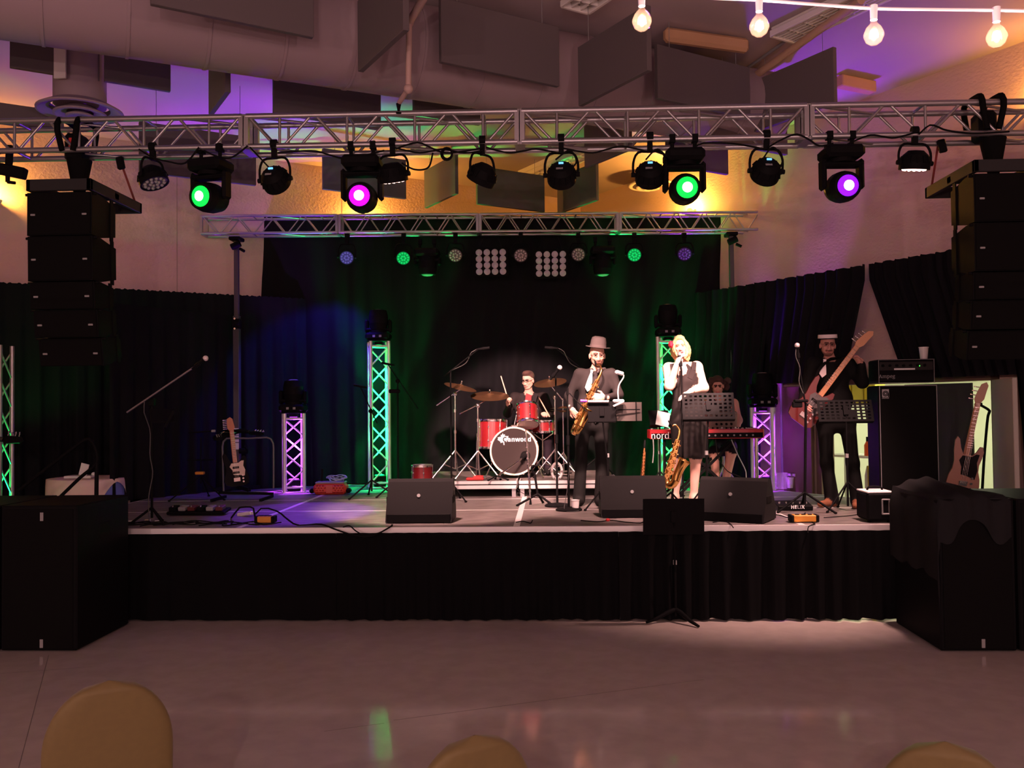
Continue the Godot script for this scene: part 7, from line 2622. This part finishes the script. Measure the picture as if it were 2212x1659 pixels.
func saxophonist():
	var C := {"skin": Color(0.62, 0.36, 0.27), "top": Color(0.034, 0.029, 0.03), "low": Color(0.014, 0.013, 0.014), "shoe": Color(0.01, 0.01, 0.01), "lip": Color(0.45, 0.17, 0.14), "beard": Color(0.09, 0.05, 0.04), "moustache": Color(0.1, 0.055, 0.045), "brow": Color(0.1, 0.06, 0.05), "cuff": 0.07, "sleeve_fat": 1.0}
	var J := {"head": Vector3(0.542, 2.537, -9.93), "sa": Vector3(0.338, 2.333, -9.95), "sb": Vector3(0.706, 2.328, -9.95), "ea": Vector3(0.221, 2.085, -9.97), "eb": Vector3(0.778, 2.094, -9.93), "wa": Vector3(0.236, 1.95, -9.8), "wb": Vector3(0.612, 2.062, -9.68),
		"ha": Vector3(0.372, 1.772, -9.95), "hb": Vector3(0.574, 1.77, -9.95), "ka": Vector3(0.345, 1.339, -9.92), "kb": Vector3(0.576, 1.337, -9.92), "fa": Vector3(0.32, 0.945, -9.95), "fb": Vector3(0.557, 0.933, -9.95), "ta": Vector3(0.281, 0.9, -9.705), "tb": Vector3(0.551, 0.9, -9.599)}
	var s := S()
	figure(J, C, 1.12).into(s)
	hand(s, J.wa, Vector3(0.329, 1.833, -9.72) - Vector3(0.241, 1.95, -9.8), Vector3(0.6, 0.1, -0.7), 0.45, -1.0, C.skin)
	hand(s, J.wb, Vector3(-0.95, 0.12, 0.15), Vector3(-0.2, -0.2, -0.9), 0.4, -1.0, C.skin)
	var b: Basis = head(s, J.head, Vector3(0.1, -0.12, 1), C, 1.08)
	var at := Vector3(J.head.x - 0.05, DECK, -9.95)
	var t := person_from("saxophone player in a grey fedora, dark shirt and pale tie", at, s)
	# fedora
	s = S()
	var hb := b * Basis(Vector3.BACK, -0.1)
	var hc: Vector3 = J.head + Vector3(0.01, 0.088, -0.01)
	s.lathe(Transform3D(hb * Basis.from_scale(Vector3(0.92, 1, 1.08)), hc), [Vector2(0.147, 0.004), Vector2(0.152, 0.012), Vector2(0.145, 0.012), Vector2(0.1, 0.0), Vector2(0.098, 0.01), Vector2(0.094, 0.07), Vector2(0.082, 0.115), Vector2(0.05, 0.128), Vector2(0.03, 0.11), Vector2(0, 0.105)], 32, true)
	extra(t, "fedora", s, mat(Color(0.07, 0.055, 0.053), 0.9))
	s = S()
	s.lathe(Transform3D(hb * Basis.from_scale(Vector3(0.92, 1, 1.08)), hc), [Vector2(0.1, 0.006), Vector2(0.1005, 0.034), Vector2(0.096, 0.034)], 32)
	extra(t, "hat_band", s, mat(Color(0.09, 0.07, 0.068), 0.85))
	glasses(t, J.head, b, mat(Color(0.2, 0.14, 0.12), 0.4), 0.017)
	tie(t, Vector3(0.477, 2.372, -9.8), Vector3(0.422, 2.132, -9.8), Vector3(-0.1, 0.1, 1), 0.036, mat(Color(0.45, 0.68, 0.62), 0.6))
	s = S()
	for k in [-1.0, 1.0]:
		s.tube([J.head + Vector3(0.02, -0.15, -0.05) + Vector3(0.065 * k, 0, 0), J.head + Vector3(-0.03, -0.165, 0.1) + Vector3(0.045 * k, 0, 0), J.head + Vector3(-0.04, -0.2, 0.125) + Vector3(0.03 * k, 0, 0)], [0.02, 0.018, 0.01], 8)
	extra(t, "collar", s, mat(Color(0.06, 0.05, 0.05), 0.9))
	s = S()
	s.bar(Vector3(0.5, 1.83, -9.815), Vector3(0.525, 1.794, -9.815), 0.05, 0.03, Vector3.BACK, 0.004)
	extra(t, "belt_buckle", s, M.grey)
	sax("alto_saxophone", "brass alto saxophone played by the man in the fedora", Vector3(0.523, 2.422, -9.8), Vector3(0.553, 2.302, -9.72), Vector3(0.28, 1.749, -9.66), Vector3(0.5, 0.55, 0.5), 0.2, 0.06)

func singer():
	var skin := Color(0.8, 0.52, 0.42)
	var C := {"skin": skin, "top": Color(0.028, 0.024, 0.024), "yoke": skin, "low": Color(0.02, 0.018, 0.018), "arm": skin, "thigh": Color(0.02, 0.018, 0.018), "shin": skin, "shoe": skin, "lip": Color(0.6, 0.1, 0.1), "brow": Color(0.4, 0.22, 0.14), "cuff": 0.04, "eye": Color(0.25, 0.14, 0.1)}
	var J := {"head": Vector3(1.448, 2.61, -9.82), "sa": Vector3(1.321, 2.38, -9.88), "sb": Vector3(1.642, 2.391, -9.88), "ea": Vector3(1.319, 2.182, -9.78), "eb": Vector3(1.714, 2.159, -9.88), "wa": Vector3(1.39, 2.41, -9.68), "wb": Vector3(1.536, 2.121, -9.66),
		"ha": Vector3(1.443, 1.87, -9.9), "hb": Vector3(1.606, 1.868, -9.9), "ka": Vector3(1.428, 1.411, -9.85), "kb": Vector3(1.606, 1.409, -9.85), "fa": Vector3(1.378, 0.984, -9.9), "fb": Vector3(1.586, 0.982, -9.9), "ta": Vector3(1.369, 0.9, -9.918), "tb": Vector3(1.565, 0.9, -9.906)}
	var s := S()
	var f := figure(J, C, 0.98)
	f.ell(Vector3(1.456, 2.354, -9.8), Vector3(0.055, 0.06, 0.045), skin)
	f.ell(Vector3(1.408, 2.243, -9.83), Vector3(0.065, 0.06, 0.07), C.top)
	f.ell(Vector3(1.54, 2.242, -9.83), Vector3(0.065, 0.06, 0.07), C.top)
	f.into(s)
	hand(s, J.wa, Vector3(0.3, 0.9, 0.1), Vector3(0.9, 0.1, -0.3), 0.6, 1.0, skin)
	hand(s, J.wb, Vector3(-0.85, -0.45, 0.15), Vector3(-0.1, -0.9, -0.1), 0.22, -1.0, skin)
	var b: Basis = head(s, J.head, Vector3(-0.08, 0.02, 1), C, 0.95, 0.08)
	var t := person_from("blonde singer in a black sleeveless dress holding a microphone", Vector3(Vector3(1.489, 0.922, -9.9).x, DECK, -9.9), s)
	# hair: parted, falling in waves to the shoulders
	var gold := Color(0.78, 0.5, 0.22)
	var h := hair_cap(J.head, b, gold, 0.95, 0.002)
	h.k = 0.009
	h.cell = 0.006
	# side locks as many wavy strands that end in curls at the shoulders
	for k in 26:
		var right := k % 2 == 0
		var fr := (k / 2) / 12.0
		var sg := 1.0 if right else -1.0
		var out := lerpf(0.066, 0.098, fr) if right else lerpf(0.07, 0.09, fr)
		var zz := lerpf(0.05, -0.05, fr)
		var pts := []
		var rs := []
		for i in 9:
			var q := i / 8.0
			var low := 0.245 if right else 0.21
			var wob := 0.011 * sin(q * 9.0 + k * 1.7)
			var x := sg * (0.012 + (out - 0.012) * sin(minf(1.0, q * 2.2) * PI / 2)) + wob * q
			if q > 0.72:
				x -= sg * (q - 0.72) * 0.12
			pts.append(J.head + b * Vector3(x, 0.115 - 0.02 * fr - q * low - 0.02 * q * fr, zz * (0.4 + 0.6 * q) + 0.03 * (1.0 - q) + wob * 0.5))
			rs.append(0.017 * (1.0 - 0.45 * q))
		h.chain(pts, rs, gold.lerp(Color(0.6, 0.34, 0.13), 0.5 * (k % 3) / 2.0))
	s = S()
	h.into(s)
	s.moved(-t.position)
	part("hair", s, M.cloth, t)
	# red flower
	s = S()
	var fc := Vector3(1.339, 2.638, -9.76)
	for k in 14:
		var a := TAU * k / 7 + (0.4 if k > 6 else 0.0)
		var r := 0.026 if k < 7 else 0.012
		s.ball(fc + Vector3(cos(a) * r * 0.7, sin(a) * r, 0.006 + (0.012 if k > 6 else 0.0)), Vector3(0.013, 0.016, 0.009), 8, 5)
	extra(t, "hair_flower", s, mat(Color(0.7, 0.02, 0.06), 0.6))
	# pencil skirt
	s = S()
	var g := []
	for r in 14:
		var k := r / 13.0
		var y := lerpf(Vector3(1.532, 2.038, -9.9).y, Vector3(1.522, 1.392, -9.9).y, k)
		var c := Vector3(1.522, 2.038, -9.9).lerp(Vector3(1.554, 1.393, -9.88), k)
		var rx := lerpf(0.155, 0.2, minf(1.0, k * 2.4)) - 0.012 * maxf(0.0, k - 0.5)
		var rz := lerpf(0.115, 0.165, minf(1.0, k * 2.4)) - 0.02 * maxf(0.0, k - 0.5)
		var line := PackedVector3Array()
		for i in 41:
			var a := TAU * i / 40
			line.append(Vector3(c.x + cos(a) * rx, y, c.z + sin(a) * rz + 0.004 * sin(k * 40.0 + a * 3.0) * (1.0 if k < 0.35 else 0.2)))
		g.append(line)
	s.sheet(g)
	extra(t, "dress_skirt", s, mat(Color(0.02, 0.018, 0.018), 0.75))
	for k in 2:
		s = S()
		var p := [[Vector3(1.356, 2.427, -9.8), Vector3(1.366, 2.344, -9.77), Vector3(1.399, 2.262, -9.76)], [Vector3(1.599, 2.444, -9.8), Vector3(1.583, 2.351, -9.77), Vector3(1.54, 2.26, -9.76)]][k] as Array
		s.bar(p[0], p[1], 0.05, 0.012, Vector3.BACK)
		s.bar(p[1], p[2], 0.055, 0.012, Vector3.BACK)
		extra(t, "dress_strap", s, mat(Color(0.03, 0.025, 0.025), 0.8))
	# her microphone
	var mt := thing("microphone", "black hand microphone at the singer's mouth", "microphone", Vector3(1.421, 2.397, -9.62))
	mic_body(mt, Vector3(1.421, 2.521, -9.68) - mt.position, Vector3(-0.05, 1, -0.25), mat(Color(0.25, 0.22, 0.22), 0.4, 0.4))

func drummer():
	var C := {"skin": Color(0.66, 0.38, 0.3), "top": Color(0.02, 0.017, 0.018), "low": Color(0.012, 0.011, 0.012), "shoe": Color(0.01, 0.01, 0.01), "lip": Color(0.5, 0.2, 0.17), "brow": Color(0.1, 0.06, 0.05), "sleeve_fat": 1.12}
	var J := {"head": Vector3(-0.283, 2.329, -12.02), "sa": Vector3(-0.477, 2.106, -12.08), "sb": Vector3(-0.072, 2.101, -12.08), "ea": Vector3(-0.57, 1.886, -12), "eb": Vector3(0.019, 1.867, -12.05), "wa": Vector3(-0.55, 1.987, -11.86), "wb": Vector3(-0.025, 1.856, -11.88),
		"ha": Vector3(-0.377, 1.523, -12.1), "hb": Vector3(-0.187, 1.521, -12.1), "ka": Vector3(-0.489, 1.537, -11.75), "kb": Vector3(-0.035, 1.53, -11.82), "fa": Vector3(-0.492, 1.159, -11.72), "fb": Vector3(-0.027, 1.15, -11.8), "ta": Vector3(-0.49, 1.1, -11.381), "tb": Vector3(-0.015, 1.1, -11.331)}
	J.ta = Vector3(J.fa.x, 1.1, -11.62)
	J.tb = Vector3(J.fb.x, 1.1, -11.7)
	J.fa.y = 1.16
	J.fb.y = 1.16
	var s := S()
	figure(J, C, 1.0).into(s)
	hand(s, J.wa, Vector3(-0.1, 0.75, 0.5), Vector3(0.7, 0.2, 0.5), 0.95, 1.0, C.skin)
	hand(s, J.wb, Vector3(-0.25, 0.3, 0.85), Vector3(-0.4, -0.8, 0.2), 0.95, -1.0, C.skin)
	var b: Basis = head(s, J.head, Vector3(-0.55, -0.25, 1), C, 0.98)
	var t := person_from("drummer with dark glasses in a black jacket behind the red drums", Vector3(J.head.x, 1.062, -12.1), s)
	s = S()
	var hr := hair_cap(J.head, b, Color(0.07, 0.035, 0.025), 0.97, 0.004)
	hr.ell(J.head + b * Vector3(0.01, 0.118, 0.035), Vector3(0.05, 0.024, 0.05), Color(0.07, 0.035, 0.025), b)
	hr.into(s)
	s.moved(-t.position)
	part("hair", s, M.cloth, t)
	glasses(t, J.head, b, M.black, 0.021)
	s = S()
	var lo := Vector3(-0.292, 1.928, -11.93)
	s.prism(Transform3D(facing(Vector3(-0.1, 0.1, 1)), lo), PackedVector2Array([Vector2(-0.05, 0), Vector2(0.04, 0), Vector2(0.055, 0.2), Vector2(-0.02, 0.23), Vector2(-0.035, 0.12)]), 0.02)
	extra(t, "red_shirt", s, mat(Color(0.3, 0.02, 0.025), 0.8))
	for k in 2:
		s = S()
		s.bar([Vector3(-0.365, 2.153, -11.96), Vector3(-0.177, 2.151, -11.96)][k], [Vector3(-0.329, 1.916, -11.92), Vector3(-0.236, 1.914, -11.92)][k], 0.05, 0.014, Vector3.BACK)
		extra(t, "lapel", s, mat(Color(0.014, 0.012, 0.013), 0.5))
	for k in 2:
		s = S()
		s.cyl([Vector3(-0.642, 2.389, -11.8), Vector3(-0.137, 2.098, -11.7)][k], [Vector3(-0.529, 2.005, -11.8), Vector3(0, 1.839, -11.8)][k], 0.007, 0.0085, 8)
		tag(part("drumstick", s, mat(Color(0.72, 0.5, 0.36), 0.5)), ["raised drumstick in the drummer's left hand side of the picture", "drumstick held low over the snare drum"][k], "drumstick")

func pianist():
	var skin := Color(0.6, 0.34, 0.27)
	var C := {"skin": skin, "top": Color(0.012, 0.011, 0.012), "yoke": Color(0.012, 0.011, 0.012), "low": Color(0.012, 0.011, 0.012), "arm": skin, "shoe": Color(0.01, 0.01, 0.01), "lip": Color(0.5, 0.13, 0.13), "brow": Color(0.06, 0.035, 0.03), "thigh": Color(0.012, 0.011, 0.012), "shin": skin, "cuff": 0.04}
	var J := {"head": Vector3(2.135, 2.208, -11.33), "sa": Vector3(2.004, 1.987, -11.4), "sb": Vector3(2.35, 1.983, -11.4), "ea": Vector3(1.957, 1.763, -11.35), "eb": Vector3(2.383, 1.771, -11.3), "wa": Vector3(1.972, 1.663, -11.12), "wb": Vector3(2.326, 1.66, -11.12),
		"ha": Vector3(2.142, 1.426, -11.5), "hb": Vector3(2.307, 1.424, -11.5), "ka": Vector3(2.042, 1.391, -11.15), "kb": Vector3(2.259, 1.389, -11.15), "fa": Vector3(2.069, 0.982, -11.15), "fb": Vector3(2.172, 0.981, -11.15), "ta": Vector3(0, 0, 0), "tb": Vector3(0, 0, 0)}
	for k in ["a", "b"]:
		J["f" + k].y = 0.95
		J["t" + k] = Vector3(J["f" + k].x, 0.9, J["f" + k].z + 0.15)
	var s := S()
	figure(J, C, 0.92).into(s)
	hand(s, J.wa, Vector3(0.1, -0.1, 0.9), Vector3(0, -1, 0), 0.35, -1.0, skin)
	hand(s, J.wb, Vector3(-0.1, -0.1, 0.9), Vector3(0, -1, 0), 0.35, 1.0, skin)
	var b: Basis = head(s, J.head, Vector3(-0.15, -0.25, 1), C, 0.94)
	var t := person_from("keyboard player with dark curly hair behind the red keyboard", Vector3(J.head.x, DECK, -11.45), s)
	var brown := Color(0.05, 0.022, 0.018)
	var h := hair_cap(J.head, b, brown, 1.0)
	var r := RandomNumberGenerator.new()
	r.seed = 4
	for k in 60:
		var a := r.randf_range(-0.35, 3.4)
		var d := r.randf_range(0.085, 0.115)
		var y := r.randf_range(-0.13, 0.1)
		h.ell(J.head + b * Vector3(cos(a) * d * (1.25 if cos(a) > 0 else 0.85), y, -sin(a) * d * 0.9 + 0.01), Vector3.ONE * r.randf_range(0.017, 0.028), brown)
	s = S()
	h.into(s)
	s.moved(-t.position)
	part("hair", s, M.cloth, t)
	s = S()
	for k in 6:
		s.ball(J.head + b * Vector3(-0.085, 0.05 - k * 0.018, 0.01 * (k % 2)), Vector3(0.014, 0.018, 0.014), 8, 5)
	extra(t, "hair_flower", s, mat(Color(0.5, 0.02, 0.02), 0.6))

func bassist():
	var C := {"skin": Color(0.5, 0.25, 0.2), "top": Color(0.011, 0.0105, 0.0105), "low": Color(0.011, 0.0105, 0.0105), "shoe": Color(0.22, 0.09, 0.05), "lip": Color(0.4, 0.14, 0.12), "brow": Color(0.09, 0.05, 0.04), "beard": Color(0.16, 0.08, 0.06), "moustache": Color(0.1, 0.05, 0.04), "cuff": 0.075, "sleeve_fat": 1.3}
	var J := {"head": Vector3(3.024, 2.601, -9.72), "sa": Vector3(2.875, 2.404, -9.75), "sb": Vector3(3.247, 2.399, -9.75), "ea": Vector3(2.794, 2.123, -9.78), "eb": Vector3(3.379, 2.195, -9.7), "wa": Vector3(2.691, 1.992, -9.55), "wb": Vector3(3.331, 2.38, -9.58),
		"ha": Vector3(2.986, 1.769, -9.75), "hb": Vector3(3.224, 1.766, -9.75), "ka": Vector3(2.988, 1.329, -9.72), "kb": Vector3(3.264, 1.327, -9.72), "fa": Vector3(3.044, 0.937, -9.75), "fb": Vector3(3.315, 0.925, -9.75), "ta": Vector3(2.872, 0.9, -9.592), "tb": Vector3(3.189, 0.9, -9.44)}
	var s := S()
	figure(J, C, 1.12).into(s)
	hand(s, J.wa, Vector3(0.1, -0.25, 0.35), Vector3(0.6, -0.2, -0.5), 0.5, -1.0, C.skin)
	hand(s, J.wb, Vector3(-0.5, 0.75, 0.15), Vector3(-0.7, -0.4, 0.3), 0.5, 1.0, C.skin)
	var b: Basis = head(s, J.head, Vector3(-0.12, -0.08, 1), C, 1.0, -0.05)
	var t := person_from("bassist in a black suit, white tie and black hat with a white band", Vector3(Vector3(3.082, 0.876, -9.75).x, DECK, -9.75), s)
	s = S()
	var hb := b * Basis(Vector3.BACK, 0.06)
	var hc: Vector3 = J.head + Vector3(0, 0.07, 0)
	s.lathe(Transform3D(hb, hc), [Vector2(0.14, 0.0), Vector2(0.145, 0.008), Vector2(0.1, 0.006), Vector2(0.096, 0.02), Vector2(0.09, 0.085), Vector2(0.07, 0.105), Vector2(0, 0.1)], 30, true)
	extra(t, "black_hat", s, M.black_soft)
	s = S()
	s.lathe(Transform3D(hb, hc), [Vector2(0.1015, 0.008), Vector2(0.098, 0.048), Vector2(0.094, 0.048)], 30)
	extra(t, "hat_band", s, mat(Color(0.75, 0.68, 0.66), 0.7))
	glasses(t, J.head, b, mat(Color(0.2, 0.06, 0.05), 0.4), 0.02)
	tie(t, Vector3(2.954, 2.445, -9.6), Vector3(2.921, 2.247, -9.6), Vector3(-0.15, 0.1, 1), 0.036, mat(Color(0.78, 0.66, 0.66), 0.6))
	guitar("bass_guitar", "red sunburst bass guitar held by the bassist", Vector3(3.412, 2.716, -9.42), Vector3(3.242, 2.57, -9.45), Vector3(2.882, 2.078, -9.5), Vector3(2.62, 1.777, -9.5), Vector3(0.05, 0.1, 1), mat(Color(0.085, 0.008, 0.007), 0.3), mat(Color(0.06, 0.05, 0.05), 0.3), mat(Color(0.55, 0.25, 0.11), 0.4), 0.31)
	s = S()
	s.tube(curve([Vector3(2.793, 2.03, -9.58), Vector3(2.877, 2.326, -9.58), Vector3(2.999, 2.436, -9.62), Vector3(3.174, 2.457, -9.78)], 14), 0.018, 6)
	extra(t, "guitar_strap", s, M.black_soft)

# ---------- chairs in front ----------
func hall_chairs():
	var gold := mat(Color(1, 1, 1), 0.7)
	gold.albedo_texture = noise_tex(0.05, Color(0.108, 0.074, 0.018), Color(0.118, 0.081, 0.02), 256, 3, 21)
	tri_map(gold, 2.0)
	gold.rim_enabled = true
	gold.rim = 0.3
	for q in [[Vector3(-1.684, 0.95, -3.321), 0.48, 0.46, "gold stretch covered chair nearest the left subwoofer"], [Vector3(-0.246, 0.95, -2.777), 0.55, 0.44, "gold stretch covered chair seen half from the side at the bottom centre"], [Vector3(1.177, 0.95, -2.741), -0.35, 0.42, "gold stretch covered chair at the bottom right"]]:
		var p: Vector3 = q[0]
		var t := thing("banquet_chair", q[3], "chair", Vector3(p.x, 0, p.z), "gold covered banquet chairs")
		t.rotation.y = q[1]
		var w: float = q[2]
		# back: an arch with rounded section, stretched cover
		var g := []
		for r in 25:
			var k := r / 24.0
			var y := lerpf(0.44, 0.95, k)
			var hw := w * 0.5
			if k > 0.45:
				hw *= sqrt(maxf(0.0, 1.0 - pow((k - 0.45) / 0.55, 2.2)))
			hw = maxf(hw, 0.004)
			var th := 0.034 * minf(1.0, hw / 0.08)
			var line := PackedVector3Array()
			for i in 49:
				var a := TAU * i / 48
				var cx := signf(cos(a)) * pow(absf(cos(a)), 0.5)
				var cz := signf(sin(a)) * pow(absf(sin(a)), 0.8)
				var pull := 0.004 * sin((y + absf(cx) * 0.22) * 95.0) * smoothstep(0.72, 0.6, y) * pow(absf(cx), 4.0)
				line.append(Vector3(cx * hw, y - 0.0, cz * (th + pull) - 0.05 * (1.0 - k)))
			g.append(line)
		var s := S()
		s.sheet(g)
		part("back_cover", s, gold, t)
		# seat and the skirt of the cover pulled to the four feet
		s = S()
		s.bx(Vector3(0, 0.45, -0.24), Vector3(w, 0.07, 0.42), 0.03)
		part("seat_cover", s, gold, t)
		var sk := []
		for r in 9:
			var k := r / 8.0
			var line := PackedVector3Array()
			for i in 65:
				var a := TAU * i / 64
				var cx := clampf(cos(a) * 1.5, -1, 1)
				var cz := clampf(sin(a) * 1.5, -1, 1)
				var pinch := 1.0 - 0.32 * sin(k * PI) * (1.0 - absf(cos(a * 2.0 + PI / 2)))
				line.append(Vector3(cx * w * 0.5 * pinch, lerpf(0.44, 0.015 + 0.16 * pow(absf(cos(a * 2.0)), 2.0), k), cz * 0.22 * pinch - 0.24))
			sk.append(line)
		s = S()
		s.sheet(sk)
		part("skirt_cover", s, gold, t)
		for k in 4:
			s = S()
			s.cyl(Vector3((w * 0.5 - 0.03) * (1 if k % 2 else -1), 0, -0.24 + 0.19 * (1 if k > 1 else -1)), Vector3((w * 0.5 - 0.03) * (1 if k % 2 else -1), 0.43, -0.24 + 0.18 * (1 if k > 1 else -1)), 0.012, -1, 8)
			part("leg", s, M.grey, t)
